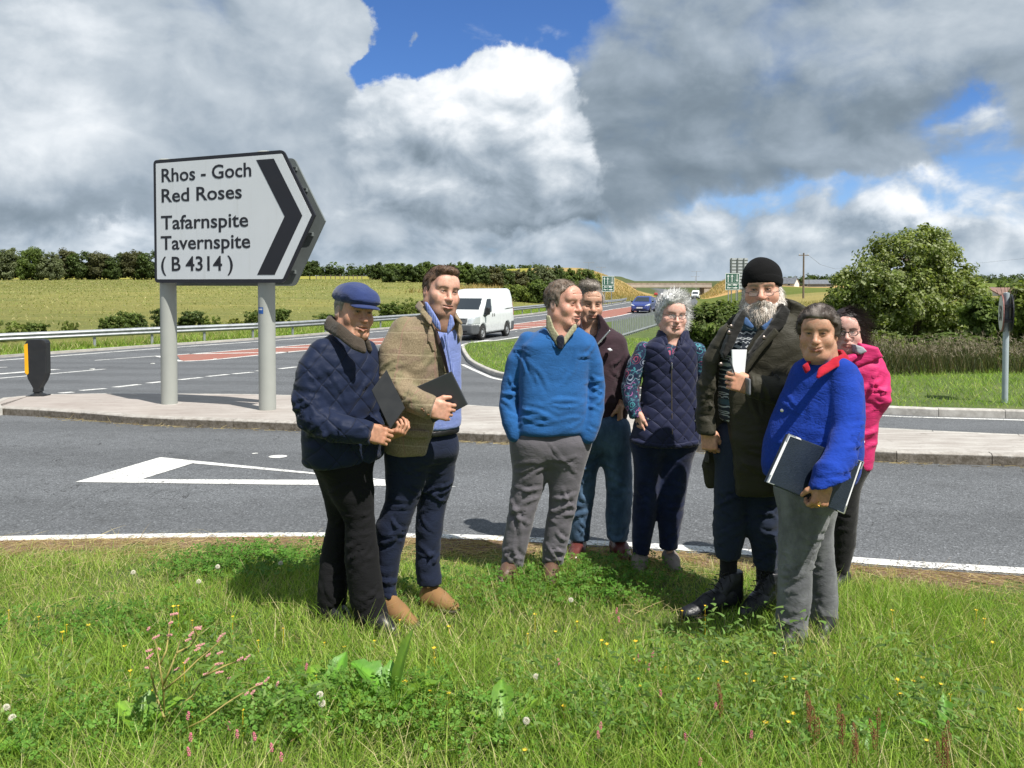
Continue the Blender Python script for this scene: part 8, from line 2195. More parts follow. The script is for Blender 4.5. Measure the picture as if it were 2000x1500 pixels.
patch(P, 'badge', T7, 0.0116, [[(1564, 754), (1570, 748), (1575, 753), (1571, 763), (1566, 764)]], paint('badge_red', (0.5, 0.08, 0.03), 0.5), 0.007, dy=-0.16); patch(P, 'badge', T7, 0.0116, [[(1567, 754), (1571, 753), (1570, 759), (1567, 759)]], M_PAPER, 0.0105, dy=-0.16)
patch(P, 'placket', T7, 0.0116, [[(1580, 728), (1590, 732), (1545, 790), (1524, 850), (1514, 930), (1508, 930), (1516, 850), (1534, 788)]], C_FLEECE, 0.007, dy=-0.15)
s = MB(); s.lathe([(0, -0.005), (0.006, -0.004), (0.008, 0), (0, 0.002)], tuple(P.J(1527, 802, -0.20)), 10, 'y'); s.build('snap_button', M_CHROME, P.root)
legs(P, 'jeans', C_GREYJ, [[(1574, 950, 50), (1570, 1005, 47), (1560, 1055, 39), (1554, 1104, 33), (1552, 1163, 32), (1547, 1207, 31), (1545, 1256, 29)], [(1600, 960, 42, .10), (1597, 1030, 31, .13), (1603, 1080, 25, .13), (1606, 1104, 26, .13), (1610, 1163, 27, .13), (1609, 1240, 28, .13)]], [(915, 1515, 1650), (960, 1520, 1642), (990, 1522, 1634)], -0.6, [(1545, 1252, 33, 0), (1609, 1235, 31, .13)], 0.0075, 57.0, fr=(4, 4, 22))
shoe(P, 'shoe', P.J(1560, 1252, 0.05) * (1, 1, 0), P.J(1520, 1258, -0.16) * (1, 1, 0), 0.044, 0.09, L_BLK); shoe(P, 'shoe', P.J(1622, 1240, 0.15) * (1, 1, 0), P.J(1600, 1246, -0.05) * (1, 1, 0), 0.044, 0.09, L_BLK)
H7 = cranium(0.014, extra=[((0, -0.05, 0.05), (0.084, 0.07, 0.088)), ((0, 0.05, 0.088), (0.066, 0.050, 0.034)), ((0.074, -0.01, 0.025), (0.022, 0.045, 0.055)), ((-0.074, -0.01, 0.025), (0.022, 0.045, 0.055))]); H7.prism_cut([(0.094, 0.078), (0.070, 0.064), (0.026, 0.045), (0.018, -0.005), (0.004, -0.012), (0.000, 0.020), (-0.028, 0.016), (-0.050, -0.045), (-0.10, -0.07), (-0.15, -0.05), (-0.15, 0.20), (0.13, 0.20), (0.13, 0.10)], -1, 1, 0.010, 'and', 'x')
def cf7(v):
    k = np.clip(0.02 + 0.8 * pn(v * np.array([1, 0.4, 1]), 40, 3) + 0.8 * np.exp(-((v[:, 0] + 0.01) / 0.018) ** 2) * (v[:, 1] > 0.02), 0, 1)[:, None]; return np.array((0.040, 0.028, 0.022)) * (1 - k) + np.array((0.22, 0.19, 0.17)) * k
P.hair('hair', H7, cf7, n=3200, L=0.030, W=0.0022, seed=61, clump=0.22, disp=0.003, dirfn=lambda p, nr: nr * 0.22 + np.array([0, -0.9, 0.1]) + np.array([0, -0.2, -0.5]) * sstep(0.08, 0.02, p[:, 2])[:, None])
fc = [P.J(1537, 847, -0.24), P.J(1684, 902, -0.16), P.J(1645, 1003, -0.22), P.J(1494, 941, -0.30)]; fw = [q + P.o for q in fc]
fo = slab('folder', 'glossy navy folder with silver corners held by the smiling woman in royal blue', 'folder', fw, 0.022, M_GLOSSF, bev=0.005); ctr = sum(fw) / 4; nn_ = np.cross(fw[1] - fw[0], fw[3] - fw[0]); nn_ /= np.linalg.norm(nn_); nn_ = nn_ if nn_[1] < 0 else -nn_
def edge_bar(a, b, wdt, m, nm, off=0.0115, thick=0.004):
    inn = (ctr - (a + b) / 2); inn /= np.linalg.norm(inn); q = [a + nn_ * off, b + nn_ * off, b + inn * wdt + nn_ * off, a + inn * wdt + nn_ * off]; o = slab(nm, None, None, q, thick, m, bev=0.0008); o.parent = fo; o.location = Vector(sum(q) / 4) - fo.location
edge_bar(fw[0], fw[3], 0.012, M_WHITEE, 'silver_edge'); edge_bar(fw[1] * 0.97 + fw[0] * 0.03, fw[2], 0.006, M_WHITEE, 'silver_edge'); edge_bar(fw[0], fw[0] * 0.85 + fw[1] * 0.15, 0.012, M_WHITEE, 'silver_edge')
for i in range(4):
    a, b, c_ = fw[i], fw[(i + 1) % 4], fw[i - 1]; u_ = (b - a) / np.linalg.norm(b - a); w_ = (c_ - a) / np.linalg.norm(c_ - a)
    edge_bar(a - w_ * 0.001, a + u_ * 0.035, 0.008, M_CHROME, 'metal_corner', 0.0125); edge_bar(a - u_ * 0.001, a + w_ * 0.035, 0.008, M_CHROME, 'metal_corner', 0.0130)
s = MB(); q = P.J(1600, 984, -0.345); s.lathe([(0.010, -0.002), (0.0115, 0.0), (0.010, 0.002)], tuple(q), 12, 'x'); s.build('finger_ring', M_GOLD, P.root)

# ================================================================== grass and weeds
def blades(P, H, W, lean, cols, g, seg=2, az=None, curl=0.5):
    """grass blades: roots, heights, widths, lean; random facing"""
    n = len(P); a = g.random(n) * 2 * math.pi if az is None else az; b = g.random(n) * 2 * math.pi
    D = np.stack([np.cos(a) * lean, np.sin(a) * lean, np.ones(n)], 1); D /= np.linalg.norm(D, axis=1, keepdims=True)
    Bn = np.stack([np.cos(a), np.sin(a), -0.35 * np.ones(n)], 1) * (curl * (0.3 + g.random(n)) * (0.4 + lean))[:, None]
    S = np.stack([np.cos(b), np.sin(b), np.zeros(n)], 1); V = []
    for i in range(seg + 1):
        t = i / seg; c = P + (D * t + Bn * t * t) * H[:, None]; w = (W * (1 - t ** 1.5 * 0.92) / 2)[:, None]; V += [c - S * w, c + S * w]
    V = np.stack(V, 1).reshape(-1, 3); q = np.arange(n)[:, None] * (2 * seg + 2)
    Fc = np.concatenate([q + np.array([[2 * i, 2 * i + 1, 2 * i + 3, 2 * i + 2]]) for i in range(seg)], 0)
    return V, Fc, np.repeat(cols, 2 * seg + 2, 0)


def join(parts):
    off = np.cumsum([0] + [len(p[0]) for p in parts[:-1]])
    return np.concatenate([p[0] for p in parts]), np.concatenate([p[1] + o for p, o in zip(parts, off)]), np.concatenate([p[2] for p in parts])


def stuff(name, parts, label=None):
    V, Fc, c = join(parts); o = np_mesh(name, V, Fc, M_LEAF, cols=c); tag(o, label, None, None, 'stuff'); return o


def pal(g, n, *cw):
    """random mix of colours: (weight, colour)"""
    w = np.array([q[0] for q in cw], float); i = g.choice(len(cw), n, p=w / w.sum()); return np.array([q[1] for q in cw])[i] * (0.65 + 0.7 * g.random((n, 1)))


g = np.random.default_rng(77)
GA, GB, GC, GS, GO = (0.225, 0.365, 0.042), (0.150, 0.280, 0.032), (0.340, 0.455, 0.090), (0.54, 0.48, 0.26), (0.36, 0.40, 0.11)
# ---- the verge at our feet
def area(n, y0, y1, marg=0.6):
    y = np.sqrt(y0 ** 2 + g.random(n) * (y1 ** 2 - y0 ** 2)); x = (g.random(n) * 2 - 1) * (y * 0.645 + marg); return x, y
def edge(x): return np.interp(x, near[:, 0], near[:, 1])
n = 185000; x, y = area(n, 2.2, 5.9, 1.8); d = edge(x) - y
p3 = np.stack([x, y, np.zeros(n)], 1)
dry = np.clip(0.5 + 0.9 * pn(p3, 0.9, 2) + 0.5 * pn(p3, 2.7, 3), 0, 1); dry = np.maximum(dry * 0.50, sstep(0.75, 0.15, d + 0.25 * pn(p3, 1.6, 5)))
thin = sstep(0.02, 0.65, d + 0.22 * pn(p3, 2.2, 6)); keep = (d > 0.03) & (g.random(n) < 0.10 + 0.90 * thin)
x, y, d, dry, p3 = x[keep], y[keep], d[keep], dry[keep], p3[keep]; n = len(x); z = vz(x, y); root = np.stack([x, y, z - 0.01], 1)
hgt = (0.055 + 0.055 * g.random(n)) * (0.70 + 0.7 * np.clip(0.5 + pn(p3, 1.3, 8), 0, 1)) * (0.55 + 0.45 * sstep(0.1, 0.9, d)) * (1 + 1.0 * sstep(4.0, 2.9, y)) * (1 + 0.5 * (g.random(n) < 0.06))
lush = pal(g, n, (5, GA), (3, GB), (3, GC), (0.5, GS)); st = pal(g, n, (3, GS), (2.6, GO), (1.6, GC)); m = (g.random(n) < dry)[:, None]
cg = np.where(m, st, lush); wd = 0.0030 + 0.0030 * g.random(n); ln = 0.15 + 0.75 * g.random(n) ** 1.5; q = y < 4.0
stuff('verge_grass', [blades(root[k], hgt[k], wd[k], ln[k], cg[k], g, seg=sg) for k, sg in ((q, 2), (~q, 1))])
# ---- straw lying on the verge and along the road edge
n = 11000; x, y = area(n, 2.3, 5.8, 1.8); d = edge(x) - y; xe = (g.random(7000) * 2 - 1) * 5.2; de = 0.62 * g.random(7000) ** 1.3 - 0.03; x = np.r_[x, xe]; y = np.r_[y, edge(xe) - de]; d = edge(x) - y; n = len(x); p3 = np.stack([x, y, 0 * x], 1); w = np.where(d < 0.55, 1.0, np.clip(0.05 + 0.5 * pn(p3, 1.1, 12), 0, 1)); k = (d > -0.02) & (g.random(n) < w); x, y, d = x[k], y[k], d[k]; n = len(x)
a = g.random(n) * 2 * math.pi; L = 0.06 + 0.20 * g.random(n) ** 2; D = np.stack([np.cos(a), np.sin(a), 0.10 + 0.25 * g.random(n)], 1)
rv, rf = ribbons(np.stack([x, y, vz(x, y) + 0.004 + np.where(d > 0.6, 0.035, 0.0)], 1), D, L, 0.0020 + 0.0018 * g.random(n), np.stack([0.3 * g.normal(size=n), 0.3 * g.normal(size=n), -0.25 * np.ones(n)], 1))
stuff('dry_straw', [(rv, rf, np.repeat(pal(g, n, (3, (0.50, 0.41, 0.22)), (2, (0.36, 0.27, 0.13)), (1, (0.25, 0.16, 0.08))), 8, 0))])
# ---- clover and other low broad leaves
def leafpatch(cent, n, rad, size, hh, cw, seed):
    q = np.random.default_rng(seed); c = np.array(cent)[q.integers(0, len(cent), n)]; r = rad * np.sqrt(q.random(n)) * (0.6 + 0.7 * q.random(n)); a = q.random(n) * 2 * math.pi
    x = c[:, 0] + np.cos(a) * r * 1.5; y = c[:, 1] + np.sin(a) * r; k = edge(x) - y > 0.08; x, y = x[k], y[k]; n = len(x); zz = vz(x, y) + hh * (0.35 + 0.8 * q.random(n)); out = []
    rot = q.random(n) * 2 * math.pi; s = size * (0.65 + 0.7 * q.random(n)); tilt = q.normal(size=(n, 2)) * 0.35; col = pal(q, n, *cw)
    for j in range(3):
        an = rot + j * 2.1; ux, uy = np.cos(an), np.sin(an); vx, vy = -uy, ux; V = []
        for (t, w) in ((0.12, 0.0), (0.62, 0.46), (1.05, 0.12), (1.05, -0.12), (0.62, -0.46)):
            X_ = ux * t * s + vx * w * s; Y_ = uy * t * s + vy * w * s; V.append(np.stack([x + X_, y + Y_, zz + X_ * tilt[:, 0] + Y_ * tilt[:, 1] + 0.12 * t * s], 1))
        V4 = np.stack([V[0], V[1], V[2], V[3]], 1).reshape(-1, 3); out.append((V4, np.arange(n * 4).reshape(-1, 4), np.repeat(col, 4, 0)))
        V4 = np.stack([V[0], V[3], V[4]], 1); V4 = np.concatenate([V4, V4[:, 2:]], 1).reshape(-1, 3)
        out.append((np.stack([V[0], V[2], V[3], V[4]], 1).reshape(-1, 3), np.arange(n * 4).reshape(-1, 4), np.repeat(col * 0.93, 4, 0)))
    return out
cl = [gp(*p)[:2] for p in ((470, 1110), (430, 1130), (540, 1130), (560, 1100), (1130, 1150), (1080, 1165), (1170, 1130), (1230, 1170), (120, 1260), (250, 1250), (940, 1180))]
cf_ = [gp(*p)[:2] for p in ((640, 1460), (760, 1440), (560, 1420), (860, 1470), (960, 1490), (700, 1400), (1080, 1460), (480, 1480), (1180, 1430), (320, 1470), (150, 1450), (1330, 1460), (40, 1490), (1500, 1480))]
stuff('clover', leafpatch(cl, 3600, 0.30, 0.016, 0.075, ((3, (0.10, 0.235, 0.03)), (2, (0.13, 0.26, 0.04))), 81) + leafpatch(cf_, 2000, 0.22, 0.0165, 0.125, ((3, (0.12, 0.26, 0.036)), (2, (0.17, 0.32, 0.06))), 82))
# jagged grey-green weed foliage near the camera
n = 2800; cc = np.array([gp(*p)[:2] for p in ((1250, 1400), (1330, 1360), (1420, 1330), (1500, 1330), (1380, 1450), (1290, 1480), (1480, 1420), (1180, 1490), (1560, 1400), (1600, 1480), (1050, 1380), (420, 1350), (560, 1480), (1780, 1380), (1800, 1470), (1900, 1490), (60, 1420))]); c = cc[g.integers(0, len(cc), n)]
x = c[:, 0] + g.normal(size=n) * 0.11; y = c[:, 1] + g.normal(size=n) * 0.10; k = y > 2.35; x, y = x[k], y[k]; n = len(x); hh = 0.22 * g.random(n); P0 = np.stack([x, y, vz(x, y) + hh], 1); D = np.stack([g.normal(size=n), g.normal(size=n), 0.5 + 0.3 * g.normal(size=n)], 1)
rv, rf = ribbons(P0, D, 0.022 + 0.03 * g.random(n), 0.008 + 0.007 * g.random(n), np.stack([0 * x, 0 * x, -0.35 + 0 * x], 1)); stuff('weed_foliage', [(rv, rf, np.repeat(pal(g, n, (3, (0.14, 0.25, 0.055)), (2, (0.20, 0.30, 0.085)), (1.0, (0.09, 0.16, 0.045))), 8, 0))])
# ---- tiny yellow flowers in the grass
n = 70; pts = [gp(px, py)[:2] for px, py in zip(g.integers(-20, 2020, n), g.integers(1235, 1500, n))]; s = MB()
for (x_, y_) in pts:
    z_ = float(vz(x_, y_)) + g.uniform(0.06, 0.13); r_ = g.uniform(0.004, 0.0095)
    for j in range(5):
        a_ = j * 1.257 + g.random(); s.add([(x_, y_, z_), (x_ + r_ * math.cos(a_ - .5), y_ + r_ * math.sin(a_ - .5), z_ + r_ * .6), (x_ + 1.4 * r_ * math.cos(a_), y_ + 1.4 * r_ * math.sin(a_), z_ + r_ * .8), (x_ + r_ * math.cos(a_ + .5), y_ + r_ * math.sin(a_ + .5), z_ + r_ * .6)], [(0, 1, 2, 3)])
    s.tube([(x_, y_, z_ - 0.10), (x_, y_, z_)], 0.0011, 4)
tag(s.build('yellow_flowers', paint('petal_yellow', (0.72, 0.48, 0.02), 0.6, 0.15, 80), recalc=False), kind='stuff')

# ---- single weeds
M_DOCK = None
def f_dock(b):
    o = coord('Object'); a = X.t.nodes.new('ShaderNodeAttribute'); a.attribute_name = 'Col'; c = X(a.outputs['Color'])
    c = mix(noise(o, 26, 5, 0.65).smooth(0.35, 0.7) * 0.5, c, vop('MULTIPLY', c, (1.6, 1.35, 0.9))); put(b.inputs['Base Color'], c); put(b.inputs['Roughness'], 0.42); bump(b, noise(o, 38, 4, 0.6), 0.4, 0.006)
    t = X.t; tr = t.nodes.new('ShaderNodeBsdfTranslucent'); put(tr.inputs[0], vop('MULTIPLY', c, (1.6, 1.6, 0.6))); ms = t.nodes.new('ShaderNodeMixShader'); ms.inputs[0].default_value = 0.3
    t.links.new(b.outputs[0], ms.inputs[1]); t.links.new(tr.outputs[0], ms.inputs[2]); t.links.new(ms.outputs[0], t.nodes['Material Output'].inputs[0])
M_DOCK = mat('broad_leaf', f_dock)


def broad_leaf(parent, az, L, W, elev, droop, col, wav=0.15, seed=0, base=(0, 0, 0)):
    nu, nv = 9, 5; V = []; C = []
    for i in range(nu):
        t = i / (nu - 1); e = elev - droop * t; r = L * (math.sin(elev) * t if False else t)
        cx = L * sum(math.cos(elev - droop * q / 12) for q in range(int(12 * t) + 1)) / 13; cz = L * sum(math.sin(elev - droop * q / 12) for q in range(int(12 * t) + 1)) / 13
        w = W * (math.sin(math.pi * min(1, t * 0.93 + 0.05)) ** 0.75) * (1 + wav * math.sin(t * 23 + seed)) * (0.12 if t < 0.12 else 1)
        for j in range(nv):
            v = (j / (nv - 1) - 0.5) * 2; zz = cz + abs(v) * w * 0.28 + wav * 0.35 * W * math.sin(t * 17 + seed + v * 2) * abs(v)
            V.append((base[0] + math.cos(az) * cx - math.sin(az) * v * w / 2, base[1] + math.sin(az) * cx + math.cos(az) * v * w / 2, base[2] + zz)); C.append(np.array(col) * (1.35 if j == 2 else 1.0 - 0.1 * abs(v)))
    Fq = [(i * nv + j, i * nv + j + 1, (i + 1) * nv + j + 1, (i + 1) * nv + j) for i in range(nu - 1) for j in range(nv - 1)]
    return np_mesh('leaf', np.array(V), np.array(Fq), M_DOCK, parent, smooth=True, cols=np.array(C))


def dock(label, px, py, leaves, group='broad leaved docks in the verge'):
    p = gp(px, py, fn=lambda x, y: float(vz(x, y))); t = thing('dock_plant', label, 'weed', tuple(p), 0, group)
    for k, (a, L, W, e, dr) in enumerate(leaves): broad_leaf(t, R(a), L, W, R(e), R(dr), (0.105 + 0.05 * random.random(), 0.24 + 0.07 * random.random(), 0.032), seed=k * 1.7 + px)
    return t
dock('large dock with a tall upright ribbed leaf, below the tan shoe', 765, 1395, [(35, 0.33, 0.075, 84, 22), (150, 0.27, 0.12, 66, 60), (10, 0.22, 0.09, 55, 50), (100, 0.20, 0.08, 70, 35), (215, 0.20, 0.10, 45, 40), (300, 0.18, 0.09, 50, 40), (175, 0.20, 0.09, 40, 30)])
dock('broad dock leaves just left of the tall upright dock leaf', 640, 1385, [(70, 0.22, 0.09, 66, 30), (130, 0.20, 0.10, 55, 40), (200, 0.18, 0.09, 45, 40), (320, 0.17, 0.08, 50, 45)])
dock('pale ribbed dock leaves low in the middle foreground below the blue jumper', 985, 1445, [(95, 0.22, 0.09, 60, 35), (40, 0.20, 0.10, 50, 40), (170, 0.18, 0.08, 50, 40), (250, 0.16, 0.08, 45, 40)])
dock('single wide curled dock leaf below the woman in the gilet', 1195, 1405, [(30, 0.20, 0.11, 70, 80), (120, 0.15, 0.06, 70, 30), (200, 0.14, 0.06, 50, 40)])
dock('small yellow green dock at the bottom left corner', 60, 1475, [(30, 0.16, 0.09, 45, 50), (120, 0.14, 0.07, 50, 40), (210, 0.14, 0.08, 40, 40)])
dock('broad dock leaves at the foot of the pink redshank', 275, 1445, [(40, 0.20, 0.09, 55, 45), (150, 0.18, 0.08, 55, 40), (95, 0.17, 0.08, 65, 30), (330, 0.15, 0.07, 50, 45)])
dock('low dock leaves at the bottom right below the grey jeans', 1700, 1480, [(60, 0.17, 0.09, 50, 45), (140, 0.15, 0.08, 45, 40), (20, 0.15, 0.07, 50, 50)])
dock('small upright dock leaf near the right edge of the verge', 1850, 1460, [(70, 0.18, 0.06, 70, 25), (160, 0.14, 0.06, 55, 40)])

M_STEMR = paint('reddish_stem', (0.26, 0.22, 0.06), 0.6, 0.2, 30); M_PINKF = paint('pink_flower', (0.62, 0.30, 0.30), 0.8, 0.2, 300); M_PINKD = paint('deep_pink_flower', (0.60, 0.16, 0.24), 0.8, 0.2, 300); M_STEMG = paint('green_stem', (0.16, 0.23, 0.05), 0.6, 0.15, 30)
M_CREAM = paint('clover_flower', (0.66, 0.62, 0.52), 0.8, 0.15, 300); M_RUST = paint('rusty_seed', (0.20, 0.085, 0.035), 0.9, 0.25, 200); M_YELF = paint('sow_thistle_flower', (0.72, 0.50, 0.03), 0.7, 0.12, 200)


def spike(parent, p, d, L, r, m, name='flower_head', seed=0):
    """flower spike of many small florets round a curved axis"""
    q = random.Random(seed); s = MB(); p = Vector(p); d = Vector(d).normalized(); n = max(14, int(L / 0.0016))
    for i in range(n):
        t = i / n; a = i * 2.4; u = d.orthogonal().normalized(); v = d.cross(u); rr = r * math.sin(math.pi * (0.12 + 0.85 * t)) ** 0.6
        c = p + d * L * t + (u * math.cos(a) + v * math.sin(a)) * rr * 0.7; e = 0.0026 * q.uniform(0.8, 1.3)
        s.add([c + Vector(k) * e for k in ((1, 0, 0), (-.5, .87, 0), (-.5, -.87, 0), (0, 0, 1.4), (0, 0, -1.0))], [(0, 1, 3), (1, 2, 3), (2, 0, 3), (1, 0, 4), (2, 1, 4), (0, 2, 4)])
    return s.build(name, m, parent, recalc=False)


p = gp(328, 1452, fn=lambda x, y: float(vz(x, y))); t = thing('redshank_plant', 'tall branching redshank with many pale pink flower spikes at lower left', 'weed', tuple(p)); k_ = p[1] / F
def rk(px, py, dy=0): q = at(px, py, p[1] + dy); return Vector(q - p)
br = [[(328, 1452), (322, 1400), (318, 1340), (312, 1300), (306, 1262), (298, 1240)], [(320, 1400), (306, 1360), (296, 1320), (289, 1290)], [(318, 1340), (335, 1300), (345, 1275), (352, 1250)], [(330, 1440), (400, 1405), (440, 1375), (480, 1350), (510, 1335)], [(318, 1350), (360, 1315), (385, 1290), (410, 1270), (432, 1250)], [(320, 1400), (375, 1360), (400, 1320), (420, 1300)], [(312, 1300), (325, 1270), (330, 1235), (334, 1205)], [(345, 1275), (372, 1262), (385, 1240), (380, 1228)], [(400, 1320), (440, 1300), (462, 1292)]]
s = MB()
for b_ in br: s.tube([rk(a, c, 0.10 * math.sin(i * 1.3 + b_[0][0])) for i, (a, c) in enumerate(b_)], [0.0042 * (1 - 0.6 * i / len(b_)) for i in range(len(b_))], 6)
s.build('stem', M_STEMR, t, smooth=True)
for i, (a, c) in enumerate(((333, 1201), (330, 1218), (288, 1232), (326, 1241), (298, 1248), (369, 1243), (380, 1227), (382, 1226), (362, 1252), (383, 1263), (380, 1271), (285, 1272), (305, 1266), (430, 1244), (424, 1254), (287, 1287), (403, 1282), (424, 1277), (360, 1296), (420, 1298), (422, 1315), (283, 1305), (464, 1291), (478, 1289), (500, 1338), (517, 1332), (540, 1340), (490, 1356), (478, 1358), (397, 1318), (341, 1310), (444, 1325))):
    spike(t, rk(a, c, random.uniform(-.08, .08)), (random.uniform(0.2, 1), random.uniform(-.3, .3), random.uniform(0.0, 0.7)), random.uniform(0.018, 0.034), 0.0046, M_PINKF, seed=i)
for i, (a, c, az) in enumerate(((312, 1330, 30), (330, 1300, 150), (360, 1320, 20), (300, 1345, 200), (375, 1350, 60), (345, 1285, 40), (318, 1390, 170), (392, 1330, 330), (420, 1385, 20), (350, 1390, 100), (290, 1330, 120), (440, 1345, 60))):
    broad_leaf(t, R(az), random.uniform(0.07, 0.11), 0.024, R(35), R(50), (0.10, 0.185, 0.030), 0.03, i, base=tuple(rk(a, c)))

ordw += ['twenty-first', 'twenty-second', 'twenty-third']


def flower(px, py, kind, seed, label, group, hgt=0.16):
    q = at(px, py, 1.0); base_p = None
    for yy in np.linspace(2.3, 5.4, 320):          # stand the stem where its head is seen at (px, py)
        w = at(px, py, yy)
        if w[2] < float(vz(w[0], w[1])) + hgt: base_p = w; break
    if base_p is None: return
    x_, y_, z_ = base_p; zg = float(vz(x_, y_)); t = thing('clover_flower' if kind == 'white' else 'pink_flower' if kind == 'pink' else 'dock_seed_stalk' if kind == 'rust' else 'yellow_thistle', label, 'flower', (x_, y_, zg), 0, group)
    s = MB(); L = z_ - zg; s.tube([(0.01, 0.01, -0.01), (0.004, 0.004, L * 0.5), (0, 0, L)], 0.0018, 5); s.build('stem', M_STEMG if kind != 'rust' else M_RUST, t)
    if kind == 'pink': spike(t, (0, 0, L - 0.004), (random.uniform(-.2, .2), 0, 1), 0.030, 0.0065, M_PINKD, seed=seed)
    elif kind == 'rust':
        for j in range(3): spike(t, (random.uniform(-.012, .012), random.uniform(-.01, .01), L * (0.45 + 0.18 * j)), (random.uniform(-.25, .25), 0, 1), 0.075, 0.010, M_RUST, 'seed_head', seed + j)
    elif kind == 'white':
        s = MB(); r_ = random.Random(seed)
        for i in range(60):
            ph = math.acos(1 - 1.75 * (i + .5) / 60); a = i * 2.4; d = Vector((math.sin(ph) * math.cos(a), math.sin(ph) * math.sin(a), math.cos(ph))); c = Vector((0, 0, L)) + d * 0.0095; u = d.orthogonal().normalized() * 0.0022; v = d.cross(u).normalized() * 0.0022
            s.add([c + u, c + v, c - u, c - v, c + d * 0.0052], [(0, 1, 4), (1, 2, 4), (2, 3, 4), (3, 0, 4)])
        s.build('flower_head', M_CREAM, t, recalc=False)
    else:
        s = MB(); s.lathe([(0.003, -0.012), (0.006, -0.006), (0.005, 0.0)], (0, 0, L), 8); s.build('bud', M_STEMG, t, smooth=True)
        s = MB()
        for i in range(16):
            a = i * 0.3927; s.add([(0, 0, L), (0.004 * math.cos(a - .2), 0.004 * math.sin(a - .2), L + .004), (0.011 * math.cos(a), 0.011 * math.sin(a), L + 0.005 + 0.002 * (i % 2)), (0.004 * math.cos(a + .2), 0.004 * math.sin(a + .2), L + .004)], [(0, 1, 2, 3)])
        s.build('flower_head', M_YELF, t, recalc=False)
        for j in range(3):
            a = random.uniform(0, 6.28); s = MB(); s.tube([(0, 0, L * 0.72), (0.025 * math.cos(a), 0.025 * math.sin(a), L * 0.9)], 0.0013, 4); s.lathe([(0.001, -0.008), (0.0055, -0.003), (0.003, 0.006), (0, 0.007)], (0.025 * math.cos(a), 0.025 * math.sin(a), L * 0.9 + .005), 7); s.build('bud', M_STEMG, t, smooth=True)
L_ = sorted(((1203, 1197), (1209, 1214), (1249, 1290), (1273, 1282), (1266, 1308), (1092, 1297), (1172, 1424), (1168, 1441), (1290, 1360), (1340, 1446), (1366, 1494), (1398, 1384), (448, 1424), (498, 1444), (366, 1404), (372, 1446), (549, 1485), (531, 1466), (597, 1307), (1466, 1440), (370, 1474), (463, 1440))); rank = lambda i: ordw[i]
for i, (a, c) in enumerate(L_):
    flower(a, c, 'pink', i, f'pink flower spike in the verge, {rank(i)} from the left', 'pink flower spikes in the verge', 0.15)
L_ = sorted(((625, 1357), (629, 1374), (1028, 1408), (1047, 1322), (12, 1382), (24, 1402), (260, 1118), (388, 1136), (425, 1107), (548, 1100), (1115, 1172)))
for i, (a, c) in enumerate(L_):
    flower(a, c, 'white', i, f'white clover head in the verge, {rank(i)} from the left', 'white clover heads', 0.13 if c > 1300 else 0.09)
L_ = sorted(((1582, 1370), (1590, 1400), (1645, 1395), (1672, 1430), (1714, 1405), (1405, 1355), (1850, 1465), (1840, 1430)))
for i, (a, c) in enumerate(L_):
    flower(a, c, 'rust', i, f'rusty dock seed stalk in the verge, {rank(i)} from the left', 'rusty dock seed stalks', 0.20)
L_ = sorted(((1758, 1356), (1472, 1332), (1513, 1278), (1550, 1328), (1420, 1295), (1784, 1332), (1838, 1338), (1810, 1448), (1540, 1412), (1085, 1235), (1025, 1467)))
for i, (a, c) in enumerate(L_):
    flower(a, c, 'yellow', i, f'yellow sow thistle in the verge, {rank(i)} from the left', 'yellow sow thistles', 0.17 if c > 1270 else 0.10)

# ---- mown verge across the side road, the barrier verge, tall weeds, long meadow grass
from mathutils.geometry import tessellate_polygon
def inside(x, y, poly):
    return poly_sdf(np.asarray(x, np.float32), np.asarray(y, np.float32), np.array(poly)) < -0.12
def scatter(n, x0, x1, y0, y1, test): x = x0 + (x1 - x0) * g.random(n); y = y0 + (y1 - y0) * g.random(n); k = test(x, y); return x[k], y[k]
x, y = scatter(95000, -3, 17, 12.3, 34, lambda x, y: inside(x, y, vpoly) & (x < y * 0.66 + 0.6) & (g.random(len(x)) < np.clip(17 / y, 0.25, 1)))
n = len(x); p3 = np.stack([x, y, 0 * x], 1); hh = (0.07 + 0.07 * g.random(n)) * (0.8 + 0.5 * np.clip(0.5 + pn(p3, 0.8, 3), 0, 1)); m = (g.random(n) < np.clip(0.10 + 0.35 * pn(p3, 0.5, 4), 0, 1))[:, None]
stuff('mown_grass', [blades(np.stack([x, y, verge_h(x, y) - 0.01], 1), hh, 0.008 + 0.008 * g.random(n) + 0.0006 * np.maximum(0, y - 16), 0.2 + 0.6 * g.random(n), np.where(m, pal(g, n, (2, GO), (1, GC), (0.6, GS)), pal(g, n, (4, GA), (3, GB), (2, GC))), g, seg=1)])
# tall dark weeds with pale seed heads behind it
x, y = scatter(9000, 2.5, 18, 17.6, 20.6, lambda x, y: (y > 17.9 + 0.25 * np.sin(x * 1.3)) & (x > 6.2 + 0.5 * np.sin(y * 3))); n = len(x); zz = np.maximum(verge_h(x, y), terrain(x, y)); hh = (0.42 + 0.34 * g.random(n)) * (0.75 + 0.6 * np.clip(0.5 + pn(np.stack([x, y, 0 * x], 1), 1.1, 3), 0, 1))
tall = blades(np.stack([x, y, zz], 1), hh, 0.010 + 0.012 * g.random(n), 0.05 + 0.22 * g.random(n), pal(g, n, (3, (0.060, 0.072, 0.028)), (2, (0.10, 0.11, 0.045)), (1.5, (0.15, 0.125, 0.07)), (1, (0.05, 0.08, 0.02))), g)
k = g.random(n) < 0.6; P0 = np.stack([x, y, zz + hh * 0.88], 1)[k]; nk = len(P0)
